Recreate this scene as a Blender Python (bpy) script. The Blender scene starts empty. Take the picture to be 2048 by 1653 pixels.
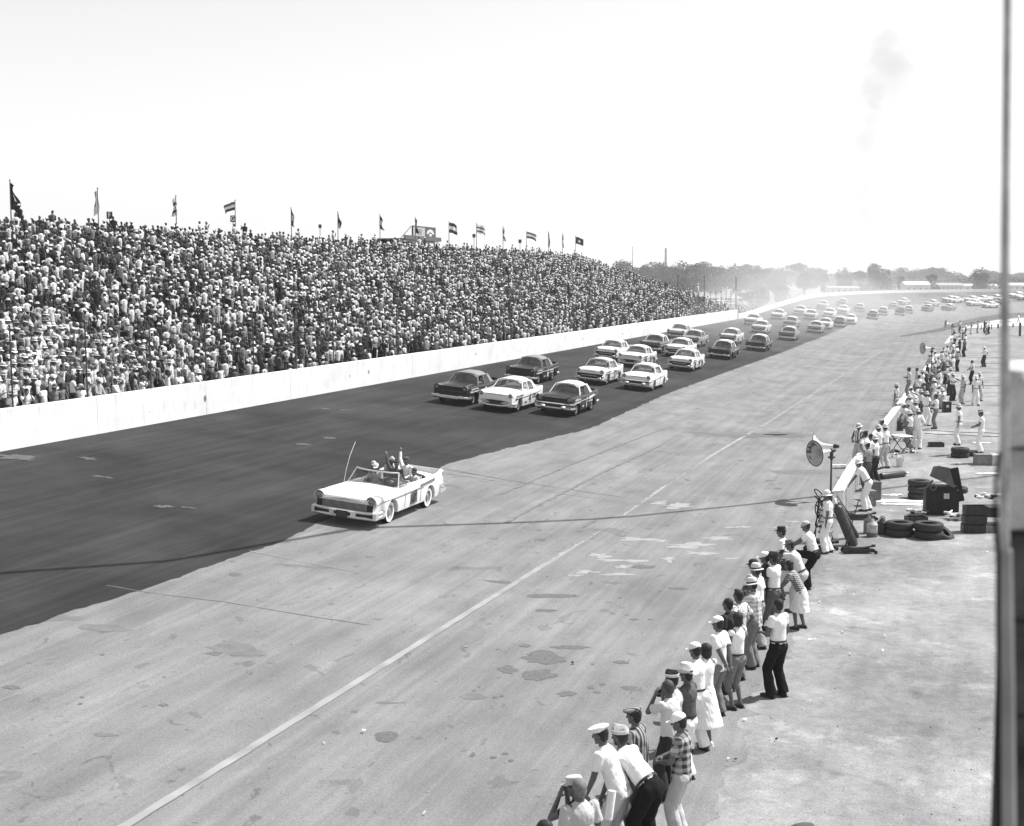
import bpy, bmesh, math, random
import numpy as np
from mathutils import Vector, Matrix, Quaternion, noise
random.seed(7); rng = np.random.default_rng(11)
R = math.radians
scene = bpy.context.scene
# ---------------------------------------------------------------- camera
F = 2750.0; HC = 7.45; PITCH = math.atan(266.5/F)
cam_d = bpy.data.cameras.new('camera'); cam = bpy.data.objects.new('camera', cam_d)
scene.collection.objects.link(cam); scene.camera = cam
cam.location = (0, 0, HC); cam.rotation_euler = (math.pi/2-PITCH, 0, 0)
cam_d.sensor_width = 36; cam_d.lens = 36*F/2048; cam_d.clip_end = 9000; cam_d.clip_start = .05
cam_d.dof.use_dof = True; cam_d.dof.focus_distance = 38; cam_d.dof.aperture_fstop = 8
# ---------------------------------------------------------------- light
SUN_EL = 57; SUN_V = Vector((.93, .37, 0)).normalized()*math.cos(R(SUN_EL)) + Vector((0, 0, math.sin(R(SUN_EL))))
w = bpy.data.worlds.new('World'); scene.world = w; w.use_nodes = True
nt = w.node_tree; bg = nt.nodes['Background']
sky = nt.nodes.new('ShaderNodeTexSky'); sky.sky_type = 'NISHITA'; sky.sun_disc = False
sky.sun_elevation = R(SUN_EL); sky.sun_rotation = math.atan2(SUN_V.x, SUN_V.y)
sky.air_density = 1.0; sky.dust_density = 0.0; sky.ozone_density = 0.0; sky.altitude = 0
# blue-sensitive black and white film: one grey channel, taken from the blue of the sky
bw = nt.nodes.new('ShaderNodeSeparateColor'); nt.links.new(sky.outputs[0], bw.inputs[0]); nt.links.new(bw.outputs[2], bg.inputs[0])
bg.inputs[1].default_value = 0.098
sl = bpy.data.lights.new('sun', 'SUN'); sl.energy = 4.6; sl.angle = R(.5); sl.color = (1, 1, 1)
so = bpy.data.objects.new('sun', sl); scene.collection.objects.link(so)
so.rotation_euler = SUN_V.to_track_quat('Z', 'Y').to_euler(); so.location = (60, 30, 90)
vs = scene.view_settings; vs.view_transform = 'Standard'; vs.look = 'None'; vs.gamma = 1; vs.exposure = 0.62
scene.cycles.volume_bounces = 1
# ---------------------------------------------------------------- pixel helpers
def ray(u, v):
    a = (u-1024)/F; b = (826.5-v)/F
    return Vector((a, math.cos(PITCH)+b*math.sin(PITCH), -math.sin(PITCH)+b*math.cos(PITCH)))
def P(u, v, z=0.0):
    r = ray(u, v); return r*((z-HC)/r.z)+Vector((0, 0, HC))
def PY(u, v, y):
    r = ray(u, v); return r*(y/r.y)+Vector((0, 0, HC))
_r = ray(1914, 560); TH = math.atan2(_r.x, _r.y)
T = Vector((math.sin(TH), math.cos(TH), 0)); L = Vector((-T.y, T.x, 0))
def ST(s, t, z=0.0): return T*s+L*t+Vector((0, 0, z))
def to_st(p): return p.dot(T), p.dot(L)
TW = 29.86; S1 = 300.0; RC = 110.0
def wall_z(s):
    for (a, za), (b, zb) in zip(ZK, ZK[1:]):
        if s <= b: return za+(zb-za)*(s-a)/(b-a)
    return ZK[-1][1]
ZK = [(-400, 1.8), (205, 1.8), (235, 2.4), (262, 2.95), (300, 3.5), (357, 4.14), (415, 4.35), (900, 4.4)]
def wall_at(q):           # q: arclength along the outer wall -> s,t, inward normal (in s,t), tangent
    if q <= S1: return q, TW, (0, -1), (1, 0)
    a = (q-S1)/RC
    return S1+RC*math.sin(a), TW-RC+RC*math.cos(a), (-math.sin(a), -math.cos(a)), (math.cos(a), -math.sin(a))
def bank(q): return 20.0 if q < 205 else min(27.0, 20+(q-205)*.07)
def prof(q, u):
    U = bank(q)
    return wall_z(q)*max(0, 1-u/U)**1.12 if u < U else 0.0
def surf(x, y):
    s = x*T.x+y*T.y; t = x*L.x+y*L.y
    if s <= S1: q = s; u = TW-t
    else:
        a = math.atan2(s-S1, t-(TW-RC)); q = S1+a*RC; u = RC-math.hypot(s-S1, t-(TW-RC))
    return (prof(q, u) if u >= 0 else 0.0), q, u
def PS(u, v):             # pixel -> point on the track surface
    lo = 5.0; r = ray(u, v); prev = None
    d = 8.0
    while d < 900:
        p = r*(d/r.y); h = HC+p.z-surf(p.x, p.y)[0]
        if h <= 0: break
        prev = d; d += 1.0
    a, b = prev or 8, d
    for _ in range(18):
        m = (a+b)/2; p = r*(m/r.y)
        if HC+p.z-surf(p.x, p.y)[0] <= 0: b = m
        else: a = m
    p = r*(b/r.y); return Vector((p.x, p.y, HC+p.z))
# ---------------------------------------------------------------- materials
MATS = {}
def nodes(m): return m.node_tree.nodes, m.node_tree.links
def mat(name, v, rough=.8, var=.12, scale=6, bump=0, bscale=40, metal=0, spec=.3, coord='Object', stretch=(1, 1, 1), fine=0):
    if name in MATS: return MATS[name]
    m = bpy.data.materials.new(name); m.use_nodes = True; N, K = nodes(m); b = N['Principled BSDF']
    b.inputs['Roughness'].default_value = rough; b.inputs['Metallic'].default_value = metal
    b.inputs['Specular IOR Level'].default_value = spec
    if var or bump or fine:
        tc = N.new('ShaderNodeTexCoord'); mp = N.new('ShaderNodeMapping'); mp.inputs['Scale'].default_value = stretch
        K.new(tc.outputs[coord], mp.inputs[0])
    if var or fine:
        n = N.new('ShaderNodeTexNoise'); n.inputs['Scale'].default_value = scale; n.inputs['Detail'].default_value = 5
        K.new(mp.outputs[0], n.inputs[0])
        mr = N.new('ShaderNodeMapRange'); mr.inputs[1].default_value = .3; mr.inputs[2].default_value = .7
        mr.inputs[3].default_value = v*(1-var); mr.inputs[4].default_value = min(1, v*(1+var)); K.new(n.outputs[0], mr.inputs[0])
        K.new(mr.outputs[0], b.inputs['Base Color'])
    else: b.inputs['Base Color'].default_value = (v, v, v, 1)
    if bump:
        n2 = N.new('ShaderNodeTexNoise'); n2.inputs['Scale'].default_value = bscale; n2.inputs['Detail'].default_value = 4
        K.new(mp.outputs[0], n2.inputs[0]); bp = N.new('ShaderNodeBump'); bp.inputs['Strength'].default_value = bump
        bp.inputs['Distance'].default_value = .02; K.new(n2.outputs[0], bp.inputs['Height']); K.new(bp.outputs[0], b.inputs['Normal'])
    MATS[name] = m; return m
def pattern(name, kind, a, b_, scale=14, axis=0):
    if name in MATS: return MATS[name]
    m = bpy.data.materials.new(name); m.use_nodes = True; N, K = nodes(m); b = N['Principled BSDF']; b.inputs['Roughness'].default_value = .85
    tc = N.new('ShaderNodeTexCoord'); sp = N.new('ShaderNodeSeparateXYZ'); K.new(tc.outputs['Object'], sp.inputs[0])
    def wave(o, sc, th=0):
        mu = N.new('ShaderNodeMath'); mu.operation = 'MULTIPLY'; mu.inputs[1].default_value = sc; K.new(sp.outputs[o], mu.inputs[0])
        s = N.new('ShaderNodeMath'); s.operation = 'SINE'; K.new(mu.outputs[0], s.inputs[0])
        g = N.new('ShaderNodeMath'); g.operation = 'GREATER_THAN'; g.inputs[1].default_value = th; K.new(s.outputs[0], g.inputs[0]); return g
    if kind == 'stripe': f = wave(axis, scale*6.28, .1).outputs[0]
    elif kind == 'print':
        vn = N.new('ShaderNodeTexVoronoi'); vn.inputs['Scale'].default_value = scale; K.new(tc.outputs['Object'], vn.inputs[0])
        g = N.new('ShaderNodeMath'); g.operation = 'GREATER_THAN'; g.inputs[1].default_value = .45; K.new(vn.outputs[0], g.inputs[0]); f = g.outputs[0]
    else:
        w1 = wave(0, scale*6.28); w2 = wave(2, scale*6.28)
        ad = N.new('ShaderNodeMath'); ad.operation = 'ADD'; K.new(w1.outputs[0], ad.inputs[0]); K.new(w2.outputs[0], ad.inputs[1])
        mu = N.new('ShaderNodeMath'); mu.operation = 'MULTIPLY'; mu.inputs[1].default_value = .5; K.new(ad.outputs[0], mu.inputs[0]); f = mu.outputs[0]
    mr = N.new('ShaderNodeMapRange'); mr.inputs[3].default_value = a; mr.inputs[4].default_value = b_; K.new(f, mr.inputs[0])
    K.new(mr.outputs[0], b.inputs['Base Color']); MATS[name] = m; return m
CL = dict(white=.82, cream=.62, light=.48, khaki=.34, mid=.18, grey=.10, dark=.032, black=.012)
def cloth(k):
    if k in CL: return mat('cloth_'+k, CL[k], .9, .06, 9, .9, 13, spec=.15, stretch=(1, 1, .55))
    if k == 'plaid': return pattern('cloth_plaid', 'plaid', .03, .4, 10)
    if k == 'plaidlight': return pattern('cloth_plaid_light', 'plaid', .3, .75, 12)
    if k == 'stripe': return pattern('cloth_stripe', 'stripe', .05, .36, 16)
    if k == 'bwstripe': return pattern('cloth_bw_stripe', 'stripe', .03, .8, 9)
    if k == 'print': return pattern('cloth_print', 'print', .25, .75, 30)
    if k == 'check': return pattern('cloth_check', 'plaid', .06, .5, 22)
SKIN = mat('skin', .115, .55, .08, 8, spec=.3); HAIR = mat('hair_dark', .02, .6, .2, 40); HAIRG = mat('hair_grey', .17, .7, .35, 50)
HAIRB = mat('hair_brown', .06, .6, .3, 40)
STRAW = mat('straw', .6, .9, .12, 60); LEATHER = mat('shoe_leather', .025, .45, .1, 20); SHOEW = mat('shoe_white', .7, .6)
CHROME = mat('chrome', .62, .22, .0, metal=1); RUBBER = mat('rubber', .010, .8, .3, 30, spec=.15); STEEL = mat('painted_steel', .06, .45, .2, 12)
WOODW = mat('white_painted_wood', .8, .7, .08, 5, .3, 18); WOODG = mat('weathered_wood', .22, .85, .3, 8, .4, 30, stretch=(1, 1, 1))
DARKM = mat('dark_metal', .03, .5, .3, 14)
def glass(name='car_glass', tint=.42, a=.86):
    if name in MATS: return MATS[name]
    m = bpy.data.materials.new(name); m.use_nodes = True; N, K = nodes(m)
    for n in list(N):
        if n.type == 'BSDF_PRINCIPLED': N.remove(n)
    o = N['Material Output']; tr = N.new('ShaderNodeBsdfTransparent'); tr.inputs[0].default_value = (tint, tint, tint, 1)
    gl = N.new('ShaderNodeBsdfGlossy'); gl.inputs['Roughness'].default_value = .06; gl.inputs[0].default_value = (.6, .6, .6, 1)
    lw = N.new('ShaderNodeLayerWeight'); lw.inputs[0].default_value = .35
    mx = N.new('ShaderNodeMixShader'); ma = N.new('ShaderNodeMapRange'); ma.inputs[3].default_value = 1-a; ma.inputs[4].default_value = .34
    K.new(lw.outputs['Fresnel'], ma.inputs[0]); K.new(ma.outputs[0], mx.inputs[0]); K.new(tr.outputs[0], mx.inputs[1]); K.new(gl.outputs[0], mx.inputs[2])
    K.new(mx.outputs[0], o.inputs[0]); MATS[name] = m; return m
# ---------------------------------------------------------------- mesh kit
class MB:
    def __init__(s): s.v = []; s.f = []; s.m = []; s.cur = 0
    def add(s, vs, fs, M=None):
        o = len(s.v)
        s.v += [tuple(M @ Vector(v)) for v in vs] if M else [tuple(v) for v in vs]
        s.f += [tuple(i+o for i in f) for f in fs]; s.m += [s.cur]*len(fs); return s
    def box(s, c, d, rot=None):
        x, y, z = (a/2 for a in d)
        M = Matrix.Translation(c) @ (rot if rot is not None else Matrix())
        vs = [(i*x, j*y, k*z) for k in (-1, 1) for j in (-1, 1) for i in (-1, 1)]
        return s.add(vs, [(0, 2, 3, 1), (4, 5, 7, 6), (0, 1, 5, 4), (2, 6, 7, 3), (0, 4, 6, 2), (1, 3, 7, 5)], M)
    def cone(s, a, b, r0, r1, n=12, caps=True, sx=1.0, up=None):
        a = Vector(a); b = Vector(b); d = b-a
        if d.length < 1e-6: return s
        z = d.normalized(); x = (up or (Vector((1, 0, 0)) if abs(z.x) < .8 else Vector((0, 1, 0))))
        x = (x-z*x.dot(z)).normalized(); y = z.cross(x); vs = []
        for p, r in ((a, r0), (b, r1)):
            for i in range(n):
                t = 2*math.pi*i/n; vs.append(p+x*(r*sx*math.cos(t))+y*(r*math.sin(t)))
        fs = [(i, (i+1) % n, n+(i+1) % n, n+i) for i in range(n)]
        if caps: fs += [tuple(range(n))[::-1], tuple(range(n, 2*n))]
        return s.add(vs, fs)
    def sph(s, c, r, M=None, n=12, m=8):
        rx, ry, rz = (r, r, r) if not hasattr(r, '__len__') else r
        vs = [(0, 0, -rz)]
        for j in range(1, m):
            p = math.pi*j/m-math.pi/2
            for i in range(n):
                t = 2*math.pi*i/n; vs.append((rx*math.cos(p)*math.cos(t), ry*math.cos(p)*math.sin(t), rz*math.sin(p)))
        vs.append((0, 0, rz)); fs = [(0, 1+(i+1) % n, 1+i) for i in range(n)]
        for j in range(m-2):
            for i in range(n):
                a = 1+j*n+i; b = 1+j*n+(i+1) % n; fs.append((a, b, b+n, a+n))
        k = 1+(m-2)*n; fs += [(k+i, k+(i+1) % n, len(vs)-1) for i in range(n)]
        return s.add(vs, fs, Matrix.Translation(c) @ (M.to_4x4() if M is not None else Matrix()))
    def cap(s, a, b, r0, r1, n=12):
        s.cone(a, b, r0, r1, n); s.sph(a, r0, n=n, m=8); return s.sph(b, r1, n=n, m=8)
    def lathe(s, pr, M=None, n=20, sx=1, sy=1):
        vs = []; fs = []
        for r, z in pr:
            for i in range(n):
                t = 2*math.pi*i/n; vs.append((r*sx*math.cos(t), r*sy*math.sin(t), z))
        for j in range(len(pr)-1):
            for i in range(n): fs.append((j*n+i, j*n+(i+1) % n, (j+1)*n+(i+1) % n, (j+1)*n+i))
        return s.add(vs, fs, M)
    def torus(s, c, R_, r, M=None, n=28, m=10):
        vs = []; fs = []
        for i in range(n):
            t = 2*math.pi*i/n
            for j in range(m):
                p = 2*math.pi*j/m; vs.append(((R_+r*math.cos(p))*math.cos(t), (R_+r*math.cos(p))*math.sin(t), r*math.sin(p)))
        for i in range(n):
            for j in range(m): fs.append((i*m+j, ((i+1) % n)*m+j, ((i+1) % n)*m+(j+1) % m, i*m+(j+1) % m))
        return s.add(vs, fs, Matrix.Translation(c) @ (M if M is not None else Matrix()))
    def tube(s, pts, r, n=6):
        for a, b in zip(pts, pts[1:]): s.cone(a, b, r, r, n)
        return s
    def grid(s, g, close=False):      # g[i][j] points
        o = len(s.v); a = len(g); b = len(g[0])
        for row in g: s.v += [tuple(p) for p in row]
        for i in range(a-1):
            for j in range(b-1): s.f.append((o+i*b+j, o+(i+1)*b+j, o+(i+1)*b+j+1, o+i*b+j+1)); s.m.append(s.cur)
        return s
    def mesh(s, name, mats=None, smooth=True, ang=38):
        me = bpy.data.meshes.new(name); me.from_pydata(s.v, [], s.f)
        for m in (mats or []): me.materials.append(m)
        me.polygons.foreach_set('material_index', s.m)
        if smooth:
            me.polygons.foreach_set('use_smooth', [True]*len(s.f)); me.update()
            try: me.set_sharp_from_angle(angle=R(ang))
            except Exception: pass
        me.update(); return me
def link(name, data, parent=None, loc=None):
    o = bpy.data.objects.new(name, data); scene.collection.objects.link(o)
    if parent is not None: o.parent = parent
    if loc is not None: o.location = loc
    return o
def obj(name, mb, mats, parent=None, smooth=True, ang=38, loc=None):
    return link(name, mb.mesh(name, mats if isinstance(mats, (list, tuple)) else [mats], smooth, ang), parent, loc)
def tag(o, label=None, cat=None, group=None, kind=None):
    if label: o['label'] = label
    if cat: o['category'] = cat
    if group: o['group'] = group
    if kind: o['kind'] = kind
    return o
def empty(name, loc, rz=0, M=None):
    o = bpy.data.objects.new(name, None); o.empty_display_size = .2; scene.collection.objects.link(o)
    if M is not None: o.matrix_world = M
    else: o.location = loc; o.rotation_euler = (0, 0, rz)
    return o
def copy_tree(o, parent=None):
    c = o.copy(); scene.collection.objects.link(c)
    if parent is not None: c.parent = parent
    for ch in o.children: copy_tree(ch, c)
    return c
TMP = bpy.data.scenes.new('scratch')
def vox(mb, size, sm=2, wr=0.0, seed=0, adapt=0):
    me = mb.mesh('tmp', None, False); o = bpy.data.objects.new('tmp', me); TMP.collection.objects.link(o)
    a = o.modifiers.new('r', 'REMESH'); a.mode = 'VOXEL'; a.voxel_size = size; a.adaptivity = adapt
    if sm: b = o.modifiers.new('s', 'SMOOTH'); b.iterations = sm; b.factor = .5
    vl = TMP.view_layers[0]; vl.update(); dg = vl.depsgraph
    out = bpy.data.meshes.new_from_object(o.evaluated_get(dg), depsgraph=dg)
    bpy.data.objects.remove(o); bpy.data.meshes.remove(me)
    n = len(out.vertices)
    if wr and n:
        co = np.empty(n*3, np.float32); out.vertices.foreach_get('co', co); co = co.reshape(-1, 3)
        no = np.empty(n*3, np.float32); out.vertex_normals.foreach_get('vector', no); no = no.reshape(-1, 3)
        r = np.random.default_rng(seed); d = np.zeros(n)
        for k in range(7):
            w_ = r.normal(size=3)*(14+7*k); w_[2] *= .55; d += np.sin(co@w_+r.uniform(0, 6)+1.5*np.sin(co@(r.normal(size=3)*9)))/(1+.35*k)
        co += no*(d*wr/2.2)[:, None]; out.vertices.foreach_set('co', co.ravel())
    out.polygons.foreach_set('use_smooth', [True]*len(out.polygons)); out.update(); return out
def textmesh(txt, size, name='lettering', ext=.004):
    c = bpy.data.curves.new('t', 'FONT'); c.body = txt; c.size = size; c.extrude = ext; c.align_x = 'CENTER'; c.align_y = 'CENTER'; c.offset = size*.02
    o = bpy.data.objects.new('t', c); TMP.collection.objects.link(o); vl = TMP.view_layers[0]; vl.update(); dg = vl.depsgraph
    me = bpy.data.meshes.new_from_object(o.evaluated_get(dg), depsgraph=dg); me.name = name
    bpy.data.objects.remove(o); bpy.data.curves.remove(c); return me
def oriented(x, y, z, loc):
    M = Matrix((x, y, z)).transposed().to_4x4(); M.translation = loc; return M
# ================================================================ GROUND, TRACK
def ground_mat(name, base, lo, hi, streak=.5, spots=True, dark=None, light=None, grain=.25, streak_scale=(1.6, .03), fade=None):
    m = bpy.data.materials.new(name); m.use_nodes = True; N, K = nodes(m); b = N['Principled BSDF']
    b.inputs['Roughness'].default_value = .92; b.inputs['Specular IOR Level'].default_value = .15
    g = N.new('ShaderNodeTexCoord'); mp = N.new('ShaderNodeMapping'); mp.inputs['Rotation'].default_value = (0, 0, TH)
    K.new(g.outputs['Object'], mp.inputs[0])
    def noi(scale, det=4, st=(1, 1, 1), dist=0.0, rough=.55):
        mm = N.new('ShaderNodeMapping'); mm.inputs['Scale'].default_value = st; K.new(mp.outputs[0], mm.inputs[0])
        n = N.new('ShaderNodeTexNoise'); n.inputs['Scale'].default_value = scale; n.inputs['Detail'].default_value = det
        n.inputs['Distortion'].default_value = dist; n.inputs['Roughness'].default_value = rough; K.new(mm.outputs[0], n.inputs[0]); return n.outputs[0]
    def mr(x, a, b_, c, d):
        r = N.new('ShaderNodeMapRange'); r.inputs[1].default_value = a; r.inputs[2].default_value = b_; r.inputs[3].default_value = c; r.inputs[4].default_value = d
        K.new(x, r.inputs[0]); return r.outputs[0]
    def mul(x, y):
        r = N.new('ShaderNodeMath'); r.operation = 'MULTIPLY'; K.new(x, r.inputs[0])
        K.new(y, r.inputs[1]) if not isinstance(y, float) else None
        return r.outputs[0]
    val = mr(noi(.22, 5, (1, 1, 1), .6), .32, .68, lo, hi)
    val = mul(val, mr(noi(1.3, 6, (1, .3, 1), .4), .3, .7, 1-.16, 1+.14))
    val = mul(val, mr(noi(1.0, 6, (streak_scale[0], streak_scale[1], 1), .0, .7), .3, .7, 1-streak*.32, 1+streak*.28))
    val = mul(val, mr(noi(5.0, 3, (1.2, .012, 1)), .35, .65, 1-streak*.14, 1+streak*.14))
    val = mul(val, mr(noi(26, 2), .25, .75, 1-grain, 1+grain))
    val = mul(val, mr(noi(70, 2), .25, .75, 1-grain*1.3, 1+grain*1.3))
    if spots:
        val = mul(val, mr(noi(2.6, 3, (1, .55, 1), .8), .66, .70, 1.0, .72))
        val = mul(val, mr(noi(.75, 3, (1, .6, 1), 1.2), .655, .67, 1.0, .80))
        val = mul(val, mr(noi(6.5, 2, (1, 1, 1), .3), .71, .73, 1.0, .6))
    if light:
        val = mul(val, mr(noi(3.5, 8, (1, 1, 1), .3, .75), .3, .7, .78, 1.2)); val = mul(val, mr(noi(.9, 4, (1, 1, 1), 1.0), .58, .72, 1.0, .74))
        val = mul(val, mr(noi(.6, 6, (1, 1, 1), .4, .7), .56, .66, 1.0, light))
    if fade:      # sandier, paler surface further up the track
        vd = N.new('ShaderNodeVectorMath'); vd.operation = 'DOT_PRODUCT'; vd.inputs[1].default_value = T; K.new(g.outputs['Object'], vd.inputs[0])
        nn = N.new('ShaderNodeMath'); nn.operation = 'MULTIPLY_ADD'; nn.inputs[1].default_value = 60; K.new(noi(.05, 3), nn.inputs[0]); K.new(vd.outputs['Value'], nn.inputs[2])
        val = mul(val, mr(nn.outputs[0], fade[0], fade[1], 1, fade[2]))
    K.new(val, b.inputs['Base Color'])
    bp = N.new('ShaderNodeBump'); bp.inputs['Strength'].default_value = .35; bp.inputs['Distance'].default_value = .03
    K.new(noi(9, 6), bp.inputs['Height']); K.new(bp.outputs[0], b.inputs['Normal']); MATS[name] = m; return m
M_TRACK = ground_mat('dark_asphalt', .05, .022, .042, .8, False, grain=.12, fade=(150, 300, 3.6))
M_APRON = ground_mat('worn_asphalt', .24, .165, .22, .45, True, grain=.17)
M_DIRT = ground_mat('infield_dirt', .3, .175, .30, .15, False, light=1.35, grain=.2, streak_scale=(.5, .5))
M_FIELD = ground_mat('far_field', .25, .2, .32, .1, False, grain=.1)
def pit_t(s): return 3.3 if s < 50 else 3.3-(min(s, 240)-50)*.0255
BK = [to_st(PS(*q)) for q in ((0, 1272), (180, 1212), (330, 1166), (480, 1112), (560, 1085), (640, 1046), (760, 992), (900, 927), (1050, 889), (1180, 858), (1330, 790), (1450, 746), (1560, 707), (1650, 672))]
BK = [(-50, BK[0][1]+.3)]+[(a, b) for a, b in BK]+[(700, BK[-1][1])]
def bnd(s):
    K = BK
    for (a, x), (b, y) in zip(K, K[1:]):
        if s <= b: return x+(y-x)*(s-a)/(b-a)
    return 13.5
def strip(name, qa, qb, u_fn0, u_fn1, nu, off, m, step=1.0, jit=0):
    mb = MB(); g = []; q = qa
    while q <= qb+.01:
        s, t, n, tg = wall_at(q); a = u_fn0(q); b = u_fn1(q)
        if jit < 0: a += -jit*(noise.noise(Vector((q*.5, 3, 0)))+.7*noise.noise(Vector((q*2.1, 9, 0))))
        if jit > 0: b += jit*(noise.noise(Vector((q*.9, 3, 0)))+.6*noise.noise(Vector((q*3.1, 9, 0)))+.5*noise.noise(Vector((q*9.1, 5, 0))))
        row = []
        for k in range(nu+1):
            u = a+(b-a)*k/nu
            row.append(ST(s+n[0]*u, t+n[1]*u, prof(q, u)+off))
        g.append(row); q += step if q < 150 else max(step, 2.0)
    mb.grid(g); o = obj(name, mb, m, smooth=True, ang=80); return o
mb = MB(); X = 6000
mb.add([(-X, -300, 0), (X, -300, 0), (X, 7000, 0), (-X, 7000, 0)], [(0, 1, 2, 3)])
tag(obj('ground', mb, M_FIELD, smooth=False), kind='structure')
# infield dirt: everything inside the pit line
mb = MB(); pts = []
g = []
for s in range(-40, 420, 4): g.append([ST(s, pit_t(s)+1.2, .004), ST(s, -160, .004)])
mb.grid([[b, a] for a, b in g]); tag(obj('infield', mb, M_DIRT, smooth=False), kind='structure')
# apron / pit road: from the dark boundary inwards to the pit line (wider round the turn)
strip('pit_road', -30, 640, lambda q: (TW-bnd(q))-.6, lambda q: TW-pit_t(q)+.2+(.55*noise.noise(Vector((q*.45, 3, 0)))+.4*noise.noise(Vector((q*1.7, 9, 0)))+.22*noise.noise(Vector((q*5.1, 4, 0)))) if q < 200 else 30+min(14, (q-200)*.12), 14, .008, M_APRON, .25, jit=-.0)['kind'] = 'structure'
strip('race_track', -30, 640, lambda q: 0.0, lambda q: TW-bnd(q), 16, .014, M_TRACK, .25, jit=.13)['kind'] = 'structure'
# painted white line
M_LINE = mat('worn_white_paint', .275, .9, .22, 1.1, coord='Object')
def line(name, pts, wd, m, z=.02, rag=.05):
    mb = MB(); g = []
    for i in range(len(pts)-1):
        a, b = pts[i], pts[i+1]; n = max(2, int((b-a).length/.25)); d = (b-a).normalized(); nn = Vector((-d.y, d.x, 0))
        for k in range(n+(1 if i == len(pts)-2 else 0)):
            p = a+(b-a)*k/n; zz = max(surf(p.x, p.y)[0], 0)+z; w1 = wd/2+rag*noise.noise(p*2.3); w2 = wd/2+rag*noise.noise(p*2.7+Vector((9, 9, 9)))
            g.append([Vector((p.x, p.y, 0))+nn*w1+Vector((0, 0, zz)), Vector((p.x, p.y, 0))-nn*w2+Vector((0, 0, zz))])
    mb.grid([r[::-1] for r in g]); return obj(name, mb, m, smooth=False)
wl = [P(*p) for p in ((150, 1723), (270, 1648), (650, 1409), (1040, 1163), (1225, 1045), (1380, 938), (1505, 864))]
for p in wl: p.z = 0
line('painted_line', wl, .17, M_LINE, rag=.02)['kind'] = 'structure'
M_LINEF = mat('faded_white_paint', .225, .9, .4, 2)
wl2 = [P(*p) for p in ((1520, 856), (1600, 805), (1700, 742), (1775, 697))]
line('painted_line', wl2, .18, M_LINEF, rag=.05)['kind'] = 'structure'
# dark stains and pale patches, each an irregular sheet lying on the asphalt
M_OIL = mat('oil_stained_asphalt', .118, .85, .25, 14, spec=.3); M_OIL2 = mat('old_stain', .145, .9, .15, 3); M_PALE = mat('pale_scrape', .29, .95, .12, 5)
M_PALE2 = mat('pale_scuff', .09, .95, .3, 8); M_TAR = mat('tar_seam', .07, .8, .2, 5)
def blob(mb, c, rx, ry, z, seed, rough=.25):
    n = 34; vs = []
    for i in range(n):
        t = 2*math.pi*i/n; k = 1+rough*(noise.noise(Vector((math.cos(t)*1.6, math.sin(t)*1.6, seed)))*1.3+.7*noise.noise(Vector((math.cos(t)*5, math.sin(t)*5, seed+9))))
        x = c.x+rx*k*math.cos(t); y = c.y+ry*k*math.sin(t); vs.append((x, y, max(0, surf(x, y)[0])+z))
    mb.add([Vector((c.x, c.y, max(0, surf(c.x, c.y)[0])+z))]+vs, [(0, 1+i, 1+(i+1) % n) for i in range(n)])
def blobs(name, lst, m, z, rough=.25):
    mb = MB()
    for k, (u, v, w, h) in enumerate(lst):
        a = P(u, v); px = F/a.y; rx = w/2/px; ry = h/2/px/((v-560)/F)*.96
        # long thin ones follow pixels directly
        blob(mb, Vector((a.x, a.y, 0)), rx, ry, z, k*3.3+len(name), rough)
    return tag(obj(name, mb, m, smooth=False), kind='structure')
blobs('oil_stain', [(1510, 873, 150, 10), (1440, 872, 110, 5), (1560, 868, 60, 8), (1085, 1317, 92, 23), (1072, 1352, 74, 20), (1016, 1341, 38, 19), (1242, 1326, 26, 8), (1257, 1377, 28, 9), (1133, 1389, 36, 11), (1182, 1377, 14, 7),
    (1205, 1370, 12, 6), (1195, 1386, 14, 6), (990, 1396, 10, 5), (1004, 1394, 8, 4), (987, 1517, 14, 6), (945, 1512, 12, 8), (1010, 1509, 12, 5), (1022, 1523, 12, 6), (774, 1475, 46, 20), (470, 1191, 24, 7), (24, 1424, 34, 8),
    (206, 1353, 10, 4), (328, 1435, 18, 6), (162, 1444, 10, 4), (165, 1432, 8, 3), (1090, 1193, 120, 6), (1000, 1168, 60, 5), (1092, 1222, 46, 6), (1050, 1293, 26, 7), (1355, 1378-200, 40, 5),
    (430, 1335, 30, 6), (1270, 1240, 20, 3), (1290, 1135, 44, 8), (1500, 800-30, 8, 3), (947, 1383, 6, 3), (958, 1375, 5, 3), (1240, 1180, 5, 2), (1300, 1240, 9, 3), (1185, 1370-40, 5, 3), (1375, 961, 14, 3), (1240, 1197, 8, 3),
    (1540, 962, 20, 3), (1556, 978, 14, 3), (1140, 1296, 80, 8)], M_OIL, .013, .42)
blobs('old_stain', [(1510, 872, 170, 13), (1440, 874, 90, 7), (120, 1293, 90, 16), (470, 1325, 120, 18), (200, 1305, 110, 12), (150, 1243, 120, 8), (80, 1612, 60, 12), (210, 1496, 40, 8), (600, 1166, 90, 5), (830, 1305, 70, 8),
    (1600, 945, 110, 10), (950, 1395, 50, 12), (740, 1407, 120, 6)], M_OIL2, .0115, .45)
blobs('pale_patch', [(1355, 1012, 70, 9), (1320, 1006, 30, 6), (1200, 1112, 44, 9), (1290, 1080, 90, 8), (1380, 1092, 90, 9), (1440, 1078, 60, 6), (1250, 1122, 90, 8), (1400, 1108, 60, 6), (1340, 1120, 30, 8), (1175, 1145, 40, 8), (1150, 1152, 24, 4), (1245, 1135, 30, 6), (1560, 1056, 50, 5),
    (1590, 1044, 24, 3), (1460, 1118, 30, 4), (1640, 1050, 30, 5), (1700, 1060, 24, 3), (1230, 1150, 60, 5), (1480, 1055, 40, 4)], M_PALE, .012, .9)
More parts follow.
